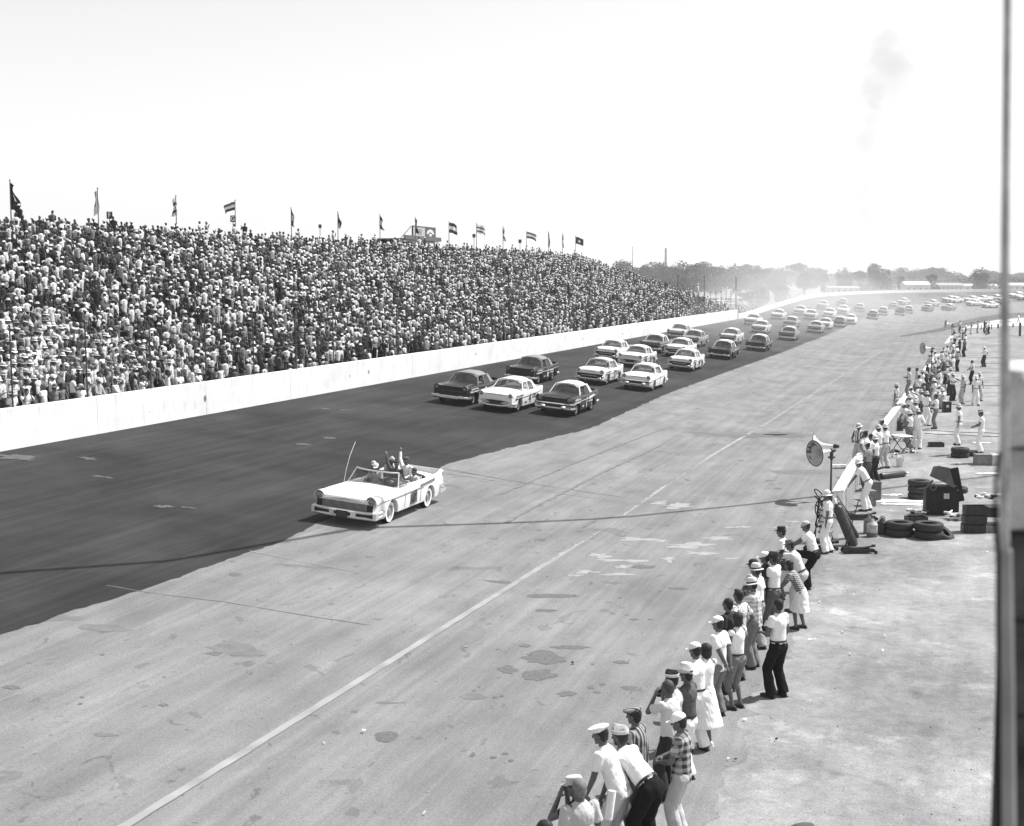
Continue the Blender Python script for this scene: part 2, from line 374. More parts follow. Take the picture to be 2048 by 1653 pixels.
blobs('tyre_scuff', [(660, 936, 30, 3), (610, 951, 26, 3), (180, 1010, 34, 4), (210, 1040, 44, 3), (330, 1082, 40, 4), (40, 1020, 80, 8), (380, 1080, 30, 3), (650, 1006-120, 20, 2), (600, 952, 12, 2), (690, 885, 16, 2)], M_PALE2, .026, .7)
sm = [P(*p) for p in ((215, 1229), (300, 1236), (450, 1241), (600, 1253), (745, 1264))]
line('tar_seam', [Vector((p.x, p.y, 0)) for p in sm], .03, mat('tar_line', .16, .9, .2, 6), z=.016)['kind'] = 'structure'
for (u0, v0, u1, v1, wd) in ((893, 974, 1300, 1002, .05), (893, 980, 1050, 990, .05), (885, 971, 1060, 987, .05)):
    line('tar_seam', [Vector((P(u0, v0).x, P(u0, v0).y, 0)), Vector((P(u1, v1).x, P(u1, v1).y, 0))], wd, MATS['tar_line'], z=.017)['kind'] = 'structure'
line('chalk_line', [Vector((P(500, 1147).x, P(500, 1147).y, 0)), Vector((P(725, 1171).x, P(725, 1171).y, 0))], .035, M_LINE, z=.018)['kind'] = 'structure'
line('chalk_line', [Vector((P(960, 988).x, P(960, 988).y, 0)), Vector((P(1400, 1019).x, P(1400, 1019).y, 0))], .03, M_LINEF, z=.0182)['kind'] = 'structure'
for k_, (u0, v0, u1, v1, wd) in enumerate(((1011, 1060, 1327, 897, .13), (1156, 1066, 1197, 1042, .2), (1000, 1010, 1330, 868, .1))):
    a_, b_ = P(u0, v0), P(u1, v1); c_ = (b_-a_); n_ = Vector((-c_.y, c_.x, 0)).normalized()
    line('tyre_mark', [Vector((a_.x, a_.y, 0))+Vector((c_.x, c_.y, 0))*i/8+n_*(.12*math.sin(math.pi*i/8)) for i in range(9)], wd, mat('tyre_mark_dark', .155, .9, .25, 4), z=.0165+.0003*k_, rag=.09)['kind'] = 'structure'
# dark grass edge of the infield in the distance and bright dirt behind it
mb = MB(); gp = [(1800, 672), (1850, 663), (1880, 657), (1905, 648), (1930, 641), (1965, 634), (2000, 628), (2060, 625), (2160, 622)]
gq = [(1800, 675), (1850, 668), (1880, 664), (1905, 658), (1930, 652), (1965, 644), (2000, 638), (2060, 633), (2160, 629)]
g = []
for a, b in zip(gp, gq):
    p, q = P(*a), P(*b); g.append([Vector((p.x, p.y, .02)), Vector((q.x, q.y, .02))])
mb.grid([r[::-1] for r in g]); tag(obj('grass_verge', mb, mat('dry_grass', .09, .95, .4, .6), smooth=False), kind='structure')
# ================================================================ PEOPLE
UP = Vector((0, 0, 1))
def rotx(a): return Matrix.Rotation(a, 3, 'X')
def ik(a, b, l1, l2, pole):
    d = b-a; D = min(d.length, (l1+l2)*.995); d = d.normalized(); b = a+d*D
    x = (l1*l1-l2*l2+D*D)/(2*D); h = math.sqrt(max(0, l1*l1-x*x)); p = pole-d*pole.dot(d)
    p = p.normalized() if p.length > 1e-4 else Vector((0, 0, 1)); return a+d*x+p*h, b
POSES = {
 'stand':   dict(),
 'stand2':  dict(la=(-.25, .05, .78), ra=(.27, -.02, .80), lf=(-.13, .05), rf=(.12, -.08), lean=2),
 'hips':    dict(la=(-.16, -.02, 1.0), ra=(.16, -.02, 1.0), lp=(-1, -.5, 0), rp=(1, -.5, 0), lf=(-.15, 0), rf=(.15, .03)),
 'hipR':    dict(ra=(.17, .0, 1.0), rp=(1, -.5, 0), la=(-.24, .06, .78), lean=3),
 'leanhip': dict(lean=24, ra=(.2, .12, .93), rp=(.6, -1, 0), la=(-.18, .3, .85), head=-12, rf=(.13, -.1), lf=(-.12, .06)),
 'bend':    dict(lean=52, la=(-.16, .5, .62), ra=(.16, .48, .62), head=-38, lp=(-.5, 0, -1), rp=(.5, 0, -1), lf=(-.14, .05), rf=(.14, -.08)),
 'bend2':   dict(lean=62, la=(-.1, .58, .72), ra=(.12, .56, .7), head=-42, lf=(-.1, .0), rf=(.1, -.05)),
 'camera':  dict(la=(-.08, .22, 1.50), ra=(.09, .22, 1.50), lp=(-.45, .2, -1), rp=(.45, .2, -1), lean=3, head=4),
 'camlow':  dict(la=(-.07, .32, 1.30), ra=(.08, .32, 1.30), lp=(-.8, 0, -1), rp=(.8, 0, -1), head=8),
 'folded':  dict(la=(.12, .2, 1.17), ra=(-.12, .22, 1.20), lp=(-1, -.2, -.7), rp=(1, -.2, -.7)),
 'behind':  dict(la=(-.02, -.2, .88), ra=(.05, -.22, .90), lp=(-1, -.8, 0), rp=(1, -.8, 0)),
 'hold':    dict(la=(-.08, .27, 1.08), ra=(.10, .28, 1.1), lp=(-1, -.6, -.5), rp=(1, -.6, -.5), head=6),
 'paper':   dict(la=(-.10, .28, 1.12), ra=(.2, .12, .92), lp=(-.6, -.5, -1), rp=(1, -.7, 0), lf=(-.12, .04), rf=(.12, -.04)),
 'legup':   dict(lean=22, lf=(-.12, .42), lz=.46, la=(-.1, .5, 1.0), ra=(.14, .48, 1.02), lp=(-1, 0, -1), rp=(1, 0, -1), head=-12, drop=.02),
 'legupcam': dict(lean=26, lf=(-.12, .40), lz=.44, la=(-.06, .56, 1.36), ra=(.08, .56, 1.36), lp=(-.6, 0, -1), rp=(.7, 0, -1), head=-10, drop=.02),
 'visor':   dict(ra=(.1, .16, 1.66), rp=(1, 0, -.3), la=(-.25, .05, .8)),
 'point':   dict(ra=(.3, .5, 1.62), rp=(1, 0, -1), la=(-.24, .04, .8)),
 'cheer':   dict(ra=(.35, .1, 1.98), rp=(1, 0, 0), la=(-.3, .1, 1.9), lp=(-1, 0, 0)),
 'crouch':  dict(drop=.5, lean=22, lf=(-.13, .16), rf=(.14, -.04), la=(-.14, .5, .6), ra=(.15, .5, .62), head=-6, lp=(-1, 0, -.6), rp=(1, 0, -.6)),
 'leanwall': dict(lean=32, la=(-.2, .5, .86), ra=(.1, .5, .88), lp=(-1, 0, -.4), rp=(1, 0, -.4), head=-16, rf=(.12, -.12), lf=(-.12, 0)),
 'seat':    dict(drop=.46, lf=(-.12, .38), rf=(.12, .38), la=(-.14, .36, .62), ra=(.15, .36, .64), lean=6),
 'seatwave': dict(drop=.46, lf=(-.12, .38), rf=(.12, .38), la=(-.14, .36, .62), ra=(.38, -.12, 1.42), rp=(1, 0, 0), lean=6),
 'seatdrive': dict(drop=.5, lf=(-.12, .44), rf=(.12, .44), la=(-.14, .42, .98), ra=(.15, .42, .98), lean=-4),
 'walk':    dict(lf=(-.1, .26), rf=(.1, -.26), la=(-.24, -.08, .84), ra=(.24, .2, .86), lean=4),
}
def skel(pose):
    p = POSES[pose]; th = R(p.get('lean', 0)); dr = p.get('drop', 0); S = {}
    u = Vector((0, math.sin(th), math.cos(th))); f = Vector((0, math.cos(th), -math.sin(th)))
    hip = Vector((0, -.16*math.sin(th)-(.12 if 0 < dr < .6 and 'seat' not in pose else 0), .93-dr)); S['hip'] = hip; S['u'] = u; S['f'] = f
    S['chest'] = hip+u*.36; S['neck'] = hip+u*.54; hr = -R(p.get('head', 0))*0-R(-p.get('head', 0))
    ha = th*.75+R(p.get('head', 0)); S['ha'] = ha; hu = Vector((0, math.sin(ha), math.cos(ha))); hf = Vector((0, math.cos(ha), -math.sin(ha)))
    S['hu'] = hu; S['hf'] = hf; S['head'] = S['neck']+hu*.155+hf*.02
    for k, sx in (('l', -1), ('r', 1)):
        sh = hip+u*.485+Vector((sx*.175, 0, 0)); S[k+'sh'] = sh
        tgt = Vector(p.get(k+'a', (sx*.24, .03, .79-dr))); pole = Vector(p.get(k+'p', (sx*.5, -1, -.1)))
        S[k+'el'], S[k+'wr'] = ik(sh, tgt, .285, .255, pole)
        hj = hip+Vector((sx*.088, 0, -.03)); fx, fy = p.get(k+'f', (sx*.11, 0)); fz = p.get(k+'z', 0)
        an = Vector((fx, fy, .085+fz)); S[k+'hj'] = hj; S[k+'kn'], S[k+'an'] = ik(hj, an, .435, .415, Vector((sx*.12, 1, .1))); S[k+'fz'] = fz
    return S
def hand(mb, wr, d, side, sc=1):
    d = d.normalized(); a = d.cross(UP); a = a.normalized() if a.length > .1 else Vector((0, 1, 0)); n = a.cross(d).normalized(); n = -n if n.z > 0 else n
    Mx = Matrix((a, d, n)).transposed(); mb.sph(wr+d*.045, (.04, .052, .019), Mx, 10, 6)
    for i, (o, ln) in enumerate(((-.03, .062), (-.010, .072), (.010, .067), (.029, .052))):
        b = wr+d*.085+a*o; d1 = (d+n*(.35+.12*i)+a*o*3).normalized(); c = b+d1*ln*.55; d2 = (d+n*(1.1+.15*i)).normalized()
        mb.cone(b, c, .0095, .009, 8); mb.sph(c, .009, n=8, m=5); mb.cone(c, c+d2*ln*.5, .009, .0075, 8); mb.sph(c+d2*ln*.5, .0075, n=8, m=5)
    b = wr+d*.02+a*(-side*.03); d1 = (d*.7-a*side*.8+n*.4).normalized(); c = b+d1*.042
    mb.cone(b, c, .012, .010, 8); mb.cone(c, c+(d+n*.3).normalized()*.03, .010, .008, 8); mb.sph(c, .0105, n=8, m=5)
def m_body(S, female, near):
    mb = MB(); H = S['head']; Mx = rotx(-S['ha'])
    mb.sph(H+S['hu']*.025, (.076, .093, .092), Mx, 18, 12); mb.sph(H-S['hu']*.03+S['hf']*.022, (.058, .068, .08), Mx, 14, 10)
    mb.cone(H-S['hu']*.02+S['hf']*.09, H-S['hu']*.032+S['hf']*.118, .010, .017, 8); mb.cone(H+S['hu']*.02+S['hf']*.086, H-S['hu']*.022+S['hf']*.112, .009, .013, 8)
    mb.sph(H+S['hu']*.028+S['hf']*.083, (.058, .014, .012), Mx, 10, 6); mb.sph(H-S['hu']*.062+S['hf']*.082, (.024, .012, .012), Mx, 8, 6); mb.sph(H-S['hu']*.095+S['hf']*.065, (.026, .022, .018), Mx, 8, 6)
    for sx in (-1, 1): mb.sph(H+Vector((sx*.079, 0, 0))-S['hu']*.005-S['hf']*.005, (.011, .02, .033), Mx, 8, 6)
    mb.cap(S['neck']-S['u']*.05, H-S['hu']*.05-S['hf']*.012, .060 if not female else .05, .052 if not female else .044, 12)
    mb.cap(S['hip']+S['u']*.06, S['neck']-S['u']*.1, .09, .10, 12)
    mb.cap(S['lsh']-Vector((-.02, 0, 0)), S['rsh']-Vector((.02, 0, 0)), .052, .052)
    k = .88 if female else 1
    for s, sx in (('l', -1), ('r', 1)):
        mb.cap(S[s+'sh'], S[s+'el'], .050*k, .040*k); mb.cap(S[s+'el'], S[s+'wr'], .041*k, .026*k)
        hand(mb, S[s+'wr'], S[s+'wr']-S[s+'el'], sx)
        mb.cap(S[s+'hj'], S[s+'kn'], .078*k, .054*k); c = S[s+'kn'].lerp(S[s+'an'], .3); c = c-Vector((0, .015, 0))
        mb.cap(S[s+'kn'], c, .052*k, .056*k); mb.cap(c, S[s+'an'], .055*k, .036*k); mb.cap(S[s+'an'], S[s+'an']+Vector((0, .12, -.045)), .035, .028)
    return vox(mb, .0085 if near else .02, 2)
def m_shirt(S, kind, tuck, near, fat=0):
    mb = MB(); u = S['u']; f = S['f']; Mx = rotx(-math.atan2(u.y, u.z)); W = 1+fat*.14; fem = kind in ('dress', 'sleeveless')
    k = .88 if fem else 1
    mb.sph(S['chest']+u*.03-f*.008, (.170*k*W, .128*k*W, .19), Mx, 18, 12)
    mb.sph(S['hip']+u*.17+f*.012*W, (.150*k*W, .120*W*k+.03*fat, .17), Mx, 18, 12)
    mb.cone(S['hip']+u*(.03 if tuck else -.10), S['hip']+u*.3, (.122 if tuck else .140)*W*k, .125*W*k, 20, sx=1.22, up=Vector((1, 0, 0)))
    mb.sph(S['hip']+u*.455-f*.01, (.168*k, .09, .078), Mx, 14, 8)
    mb.cone(S['neck']-u*.085, S['neck']-u*.005, .085, .064, 14)
    for s, sx in (('l', -1), ('r', 1)):
        a, e, w_ = S[s+'sh'], S[s+'el'], S[s+'wr']; mb.sph(a+u*.0, .070*k, n=12, m=8)
        if kind in ('short', 'tee', 'dress'): q = a.lerp(e, .66 if kind == 'short' else .5); mb.cone(a, q, .068*k, .074*k if kind == 'short' else .064*k, 14)
        elif kind == 'long': mb.cap(a, e, .066, .055); mb.cone(e, e.lerp(w_, .92), .055, .043, 12)
        elif kind == 'rolled': mb.cap(a, e, .066, .058)
    if kind == 'dress':
        mb.cone(S['hip']+u*.12, S['hip']+u*.02, .115, .135, 24, sx=1.15, up=Vector((1, 0, 0)))
        mb.cone(S['hip']+u*.05, Vector((0, S['hip'].y*.5-.02, .38)), .14, .27, 28, sx=1.1, up=Vector((1, 0, 0)))
    if not fem and kind != 'tee':
        for sx in (-1, 1): mb.cone(S['neck']+S['f']*.07+Vector((sx*.02, 0, 0))-u*.02, S['neck']+S['f']*.10+Vector((sx*.06, 0, 0))-u*.075, .018, .012, 6)
    if not fem: mb.cone(S['hip']+u*.535+S['hf']*.0, S['hip']+u*.57, .068, .060, 14)
    return vox(mb, .0125 if near else .024, 2, .0062 if near else .002, 5)
def m_pants(S, kind, near):
    mb = MB(); u = S['u']; k = .92 if kind in ('capri', 'shorts', 'skirt') else 1
    mb.sph(S['hip']-Vector((0, .012, .01)), (.158*k, .128*k, .13), None, 18, 12)
    mb.cone(S['hip']+u*-.02, S['hip']+u*.095, .135*k, .118*k, 20, sx=1.2, up=Vector((1, 0, 0)))
    if kind == 'skirt': mb.cone(S['hip']+u*.0, Vector((0, S['hip'].y*.5, .45)), .145, .24, 26, sx=1.1, up=Vector((1, 0, 0)))
    else:
        for s in 'lr':
            h, n, a = S[s+'hj'], S[s+'kn'], S[s+'an']
            mb.cap(h-Vector((0, .01, 0)), n, .108*k, .092*k, 14)
            if kind == 'shorts': continue
            if kind == 'wide': mb.cone(n, a.lerp(n, .03)-Vector((0, .012, .02)), .085, .118, 16)
            elif kind == 'capri': mb.cone(n, n.lerp(a, .42), .068, .060, 14)
            else: mb.cone(n, a.lerp(n, .03)-Vector((0, .012, .034)), .090, .099, 16, sx=.95)
    return vox(mb, .0125 if near else .024, 2, .007 if near else .002, 3)
def m_shoe(S, s, near):
    a = S[s+'an']; z = S[s+'fz']; mb = MB(); c = Vector((a.x, a.y, z)); d = Vector((.18*(-1 if s == 'l' else 1), 1, 0)).normalized()
    Mx = Matrix((Vector((d.y, -d.x, 0)), d, UP)).transposed()
    mb.sph(c+d*.10+Vector((0, 0, .035)), (.048, .12, .042), Mx, 12, 8); mb.sph(c-d*.03+Vector((0, 0, .045)), (.038, .055, .052), Mx, 12, 8)
    mb.box(c+d*.05+Vector((0, 0, .012)), (.078, .27, .024), Mx.to_4x4()); return mb.mesh('shoe', None, True, 60)
def m_hair(S, kind):
    mb = MB(); H = S['head']; Mx = rotx(-S['ha']); u = S['hu']; f = S['hf']
    mb.sph(H+u*.038-f*.014, (.084, .096, .092), Mx, 16, 10); mb.sph(H-f*.05-u*.01, (.074, .05, .075), Mx, 14, 10)
    if kind == 'quiff': mb.sph(H+u*.105+f*.045, (.05, .042, .028), Mx, 12, 8)
    if kind == 'bob': mb.sph(H-f*.035-u*.035, (.098, .078, .098), Mx, 16, 10); mb.sph(H+u*.05-f*.02, (.095, .104, .09), Mx, 16, 10)
    return vox(mb, .011, 1, .004, 8)
def m_hat(S, kind, tilt=0):
    H = S['head']; M = oriented(Vector((1, 0, 0)), S['hf'], S['hu'], H+S['hu']*(.062 if kind in ('flat', 'kepi', 'garrison') else .045)) @ Matrix.Rotation(R(-4), 4, 'X'); mb = MB()
    def disc(pr, sx=1, sy=1.16, n=24, mm=None): mb.lathe(pr, M @ (mm or Matrix()), n, sx, sy)
    mb.cur = 0
    if kind in ('straw', 'fedora', 'cowboy', 'pith'):
        b = dict(straw=.155, fedora=.135, cowboy=.165, pith=.132)[kind]; h = dict(straw=.105, fedora=.115, cowboy=.14, pith=.12)[kind]
        vs = []; n = 28; fs = []
        pr = [(.086, .0), (b*.8, -.004), (b, -.012), (b, -.019), (b*.8, -.012), (.082, -.008)]
        if kind == 'pith': pr = [(.088, .0), (b*.85, -.016), (b, -.03), (b, -.036), (b*.85, -.024), (.084, -.01)]
        mb2 = MB(); mb2.lathe(pr, None, n, 1, 1.16)
        for i, v in enumerate(mb2.v):
            x, y, z = v
            if kind == 'cowboy': z += 3.2*x*x if abs(x) > .09 else 0
            if kind in ('fedora', 'straw'): z += (-.9*(y-.1) if y > .1 else 0)*.3
            mb2.v[i] = (x, y, z)
        mb.add(mb2.v, mb2.f, M)
        top = [(.088, -.002), (.086, h*.55), (.078, h*.85), (.06, h), (.03, h*(.90 if kind != 'pith' else 1.04)), (0, h*(.88 if kind != 'pith' else 1.05))]
        if kind == 'pith': top = [(.09, -.004), (.088, h*.4), (.075, h*.72), (.045, h*.95), (0, h*1.02)]
        disc(top); mb.cur = 1; disc([(.0895, .001), (.0895, .026), (.086, .027)])
    elif kind in ('cap', 'kepi'):
        if kind == 'cap': disc([(.084, -.012), (.088, .02), (.084, .05), (.064, .078), (.03, .092), (0, .095)])
        else: disc([(.084, -.012), (.086, .06), (.080, .072), (.04, .076), (0, .074)])
        g = []
        for i in range(-6, 7):
            a = i/6*1.15; g.append([M @ Vector((.084*math.sin(a), .098*math.cos(a)-.0, -.006)), M @ Vector((.088*math.sin(a), .098*math.cos(a)+.085*math.cos(a*1.36)**.7, -.026)), M @ Vector((.084*math.sin(a), .096*math.cos(a), -.014))])
        mb.grid(g)
    elif kind == 'flat':
        mb.lathe([(.084, -.01), (.098, .018), (.122, .036), (.118, .052), (.08, .066), (0, .072)], M @ Matrix.Rotation(R(-9), 4, 'X') @ Matrix.Translation((0, .012, .0)), 26, 1, 1.14)
        g = []
        for i in range(-5, 6):
            a = i/5*.95; g.append([M @ Vector((.08*math.sin(a), .10*math.cos(a), .012)), M @ Vector((.085*math.sin(a), .155*math.cos(a), -.012)), M @ Vector((.08*math.sin(a), .09*math.cos(a), -.012))])
        mb.grid(g)
    elif kind == 'garrison':
        g = []
        for (x, z) in ((.083, -.012), (.088, .03), (.07, .062), (.028, .086), (0, .094)):
            pass
        n = 24; rings = []
        for z, wx, ly in ((-.012, .084, .102), (.035, .089, .106), (.065, .06, .102), (.092, .014, .088)):
            rings.append([M @ Vector((wx*math.cos(2*math.pi*i/n), ly*math.sin(2*math.pi*i/n), z)) for i in range(n+1)])
        mb.grid(rings); mb.add(rings[-1][:-1], [tuple(range(n))]); mb.cur = 1
        rr = [[M @ Vector((wx*math.cos(2*math.pi*i/n), ly*math.sin(2*math.pi*i/n), z)) for i in range(n+1)] for z, wx, ly in ((-.008, .091, .109), (.03, .096, .113), (.034, .090, .107))]; mb.grid(rr)
    elif kind == 'helmet':
        disc([(.1, -.03), (.108, .02), (.1, .06), (.07, .092), (.03, .106), (0, .108)])
    return mb.mesh('hat', None, True, 45)
CACHE = {}
def cm(key, fn):
    if key not in CACHE: CACHE[key] = fn()
    return CACHE[key]
def put(name, me, m, parent, m2=None):
    n = 2 if m2 else 1
    while len(me.materials) < n: me.materials.append(None)
    o = link(name, me, parent)
    for i, x in enumerate((m, m2)[:n]):
        o.material_slots[i].link = 'OBJECT'; o.material_slots[i].material = x
    return o
def person(label, loc, head, pose='stand', shirt='short', sc='white', pants='trousers', pc='khaki', hat=None, hc='white', hair='short', hm=None, near=True, size=1.0, tuck=True, shoe=None, group=None, fat=0, skin=None, band=None, cat='person', turn=0):
    S = cm(('S', pose), lambda: skel(pose)); fem = shirt in ('dress', 'sleeveless')
    o = put('person', cm(('body', pose, fem, near), lambda: m_body(S, fem, near)), skin or SKIN, None)
    o.location = loc; o.rotation_euler = (0, 0, R(head)); o.scale = (size,)*3; tag(o, label, cat, group)
    nm = {'dress': 'dress'}.get(shirt, 'shirt')
    if shirt != 'dress' and pants in ('trousers', 'capri') and tuck and near:
        def belt():
            b_ = MB(); u_ = S['u']; h_ = S['hip']; b_.cone(h_+u_*.072, h_+u_*.104, .137, .134, 24, caps=False, sx=1.2, up=Vector((1, 0, 0))); return b_.mesh('belt', None)
        put('belt', cm(('belt', pose), belt), LEATHER, o)
    put(nm, cm(('shirt', pose, shirt, tuck, near, fat), lambda: m_shirt(S, shirt, tuck, near, fat)), cloth(sc) if isinstance(sc, str) else sc, o)
    if shirt != 'dress': put({'skirt': 'skirt', 'shorts': 'shorts'}.get(pants, 'trousers'), cm(('pants', pose, pants, near), lambda: m_pants(S, pants, near)), cloth(pc), o)
    for s in 'lr': put('shoe', cm(('shoe', pose, s), lambda: m_shoe(S, s, near)), shoe or LEATHER, o)
    if hair: put('hair', cm(('hair', pose, hair), lambda: m_hair(S, hair)), hm or HAIR, o)
    if hat:
        hm_ = STRAW if hc == 'straw' else cloth(hc)
        me = cm(('hat', pose, hat), lambda: m_hat(S, hat)); b2 = band or (cloth('dark') if hat in ('straw', 'fedora', 'cowboy') else cloth('light'))
        two = any(p.material_index == 1 for p in me.polygons)
        put('hat', me, hm_, o, b2 if two else None)
    return o
# ================================================================ OUTER WALL, FENCE, GRANDSTAND
M_WALL = bpy.data.materials.new('whitewashed_concrete'); M_WALL.use_nodes = True
def wallmat(m):
    N, K = nodes(m); b = N['Principled BSDF']; b.inputs['Roughness'].default_value = .9
    tc = N.new('ShaderNodeTexCoord')
    def noi(sc, st, det=5):
        mp = N.new('ShaderNodeMapping'); mp.inputs['Rotation'].default_value = (0, 0, TH); mp.inputs['Scale'].default_value = st; K.new(tc.outputs['Object'], mp.inputs[0])
        n = N.new('ShaderNodeTexNoise'); n.inputs['Scale'].default_value = sc; n.inputs['Detail'].default_value = det; K.new(mp.outputs[0], n.inputs[0]); return n.outputs[0]
    def mr(x, a, b_, c, d):
        r = N.new('ShaderNodeMapRange'); r.inputs[1].default_value = a; r.inputs[2].default_value = b_; r.inputs[3].default_value = c; r.inputs[4].default_value = d; K.new(x, r.inputs[0]); return r.outputs[0]
    x = mr(noi(.8, (1, 1, 1)), .3, .7, .64, .76)
    for o in (mr(noi(5, (1, 1, .25)), .56, .74, 1, .82), mr(noi(14, (1, 1, 1)), .70, .74, 1, .7), mr(noi(.35, (1, 1, 2)), .5, .8, 1, .9)):
        q = N.new('ShaderNodeMath'); q.operation = 'MULTIPLY'; K.new(x, q.inputs[0]); K.new(o, q.inputs[1]); x = q.outputs[0]
    K.new(x, b.inputs['Base Color'])
wallmat(M_WALL)
SE = 198.3; WH = 1.39
wall = empty('concrete_wall', ST(60, TW, 1.8)); tag(wall, 'long whitewashed concrete wall between the race track and the packed grandstand', 'wall')
inv = Matrix.Translation(-wall.location)
def wp(s, t, z): return ST(s, t, z)-wall.location
joints = [20, 27.7, 35.4, 43.1, 50.8, 58.5, 66.2, 73.9, 81.6, 89.3, 97, 104.7, 112.4, 120.1, 127.8, 135.5, 143.2, 150.9, 158.6, 166.3, 174, 181.7, 189.4, SE]
M_SCAR = mat('exposed_concrete', .2, .9, .3, 9)
for a, b in zip(joints, joints[1:]):
    mb = MB(); n = 8; rows = []
    a2, b2 = a+.012, b-.012
    for i in range(n+1):
        s = a2+(b2-a2)*i/n; j = .012*noise.noise(Vector((s*.3, 0, 0)))
        rows.append([wp(s, TW-.02, 1.75), wp(s, TW+.0, 1.8+WH-.02+j), wp(s, TW+.02, 1.8+WH+j), wp(s, TW+.24, 1.8+WH+j), wp(s, TW+.26, 1.7)])
    mb.grid(rows); mb.add(rows[0], [(0, 1, 2, 3, 4)]); mb.add(rows[-1], [(4, 3, 2, 1, 0)])
    obj('wall_panel', mb, M_WALL, wall, ang=30)
mb = MB()
for (u, v, r_) in ((411, 797, .13), (738, 744, .1), (1165, 678, .1), (1245, 668, .12), (952, 708, .09), (300, 824, .03), (700, 752, .05)):
    p = P(u, v, 1.8); s, t = to_st(PY(u, v, p.y)); rr = ray(u, v); k = (TW-.028)/(rr.dot(L)); q = rr*k+Vector((0, 0, HC))
    n = 14; vs = [q+T*(r_*(.7+.5*noise.noise(Vector((i*1.3, u, 0))))*math.cos(i*6.283/n))+UP*(r_*(1+.7*noise.noise(Vector((i*.9, u, 5))))*math.sin(i*6.283/n)) for i in range(n)]
    mb.add([x-wall.location for x in vs], [tuple(range(n))])
obj('chipped_scar', mb, M_SCAR, wall, smooth=False)
# low wall carrying on round the turn
mb = MB(); g = []; q = SE+1
while q < 640:
    s, t, n, tg = wall_at(q); z = wall_z(q); h = .75
    g.append([ST(s, t, z-.2), ST(s, t, z+h), ST(s-n[0]*.25, t-n[1]*.25, z+h), ST(s-n[0]*.25, t-n[1]*.25, -.1)]); q += 3
mb.grid(g); tag(obj('boundary_wall', mb, mat('far_whitewash', .85, .9, .05), ang=30), 'low white wall curving round the far turn behind the field', 'wall')
# earth bank outside the turn
mb = MB(); g = []; q = SE+1
while q < 640:
    s, t, n, tg = wall_at(q); z = wall_z(q); g.append([ST(s-n[0]*.2, t-n[1]*.2, z-.1), ST(s-n[0]*3, t-n[1]*3, z-.2), ST(s-n[0]*16, t-n[1]*16, -.1)]); q += 6
mb.grid([r[::-1] for r in g]); tag(obj('embankment', mb, M_FIELD, smooth=False), kind='structure')
# fence on the wall
fence = empty('catch_fence', ST(60, TW+.12, 1.8+WH)); tag(fence, 'thin steel catch fence of posts and wires standing on the white wall', 'fence')
def fp(s, t, z): return ST(s, t, z)-fence.location
fs_ = [round(30.2+4.17*i, 2) for i in range(41)]+[198.0]; ZT = 1.8+WH
for s in fs_:
    mb = MB(); hh = 2.75 if s < 197 else 4.6
    mb.cone(fp(s, TW+.12, ZT-.01), fp(s, TW+.12+.03, ZT+hh), .032, .028, 8); mb.sph(fp(s, TW+.15, ZT+hh), .03, n=8, m=5)
    obj('post', mb, STEEL, fence)
mb = MB()
for z in (1.2, 2.4):
    mb = MB()
    for a, b in zip(fs_, fs_[1:]):
        if a > 190: continue
        for k in range(4):
            z0 = z-.09*(1-(2*(k/4)-1)**2); z1 = z-.09*(1-(2*((k+1)/4)-1)**2)
            mb.cone(fp(a+(b-a)*k/4, TW+.13, ZT+z0), fp(a+(b-a)*(k+1)/4, TW+.13, ZT+z1), .006, .006, 4, caps=False)
    obj('wire', mb, STEEL, fence)
for (sa, za, sb, zb) in ((198, 3.5, 187, .4), (154.5, 4.1, 168, .6)):
    mb = MB(); mb.cone(fp(sa, TW+.13, ZT+za), fp(sb, TW+.13, ZT+zb), .03, .03, 6); obj('brace', mb, STEEL, fence)
for s in (154.5, 171.7):
    mb = MB(); mb.cone(fp(s, TW+.2, ZT), fp(s, TW+.2, ZT+4.8), .045, .04, 8); obj('post', mb, STEEL, fence)
# ---- grandstand structure
NR = 33; T0 = TW+.75; DT = .60; Z0 = 2.1
def row_t(k): return T0+DT*k
def row_z(k): return Z0+(.3 if k else 0)+max(0, k-1)*.2297
def row_end(k): return 197-13.0*(k/NR)**1.1
stand = empty('grandstand', ST(60, TW+10, 0)); tag(stand, 'long wooden bleacher grandstand rising behind the white wall', 'grandstand')
def sp_(s, t, z): return ST(s, t, z)-stand.location
def stbox(mb, s0, s1, t0, t1, z0, z1, org):
    vs = [ST(s, t, z)-org for z in (z0, z1) for t in (t0, t1) for s in (s0, s1)]
    mb.add(vs, [(0, 2, 3, 1), (4, 5, 7, 6), (0, 1, 5, 4), (2, 6, 7, 3), (0, 4, 6, 2), (1, 3, 7, 5)])
M_BENCH = mat('bench_plank', .2, .85, .3, 3, .3, 20)
for k in range(NR):
    mb = MB(); stbox(mb, 28, row_end(k), row_t(k)-.36, row_t(k)+.2, row_z(k)-.06, row_z(k)-.005, stand.location); obj('footboard', mb, M_BENCH, stand, smooth=False)
    mb = MB(); stbox(mb, 28, row_end(k), row_t(k)+.26, row_t(k)+.5, row_z(k)+.40, row_z(k)+.45, stand.location)
    for s in range(30, int(row_end(k)), 4): stbox(mb, s, s+.09, row_t(k)+.3, row_t(k)+.42, row_z(k)-.05, row_z(k)+.4, stand.location)
    obj('bench', mb, M_BENCH, stand, smooth=False)
kT = NR-1
for s in range(30, 186, 12):
    for k in (12, 22, 32): mb = MB(); stbox(mb, s, s+.18, row_t(k), row_t(k)+.18, -.1, row_z(k)-.07, stand.location); obj('support_post', mb, WOODG, stand, smooth=False)
mb = MB()
for z in (.5, 1.05): stbox(mb, 28, row_end(kT), row_t(kT)+.55, row_t(kT)+.6, row_z(kT)+z, row_z(kT)+z+.12, stand.location)
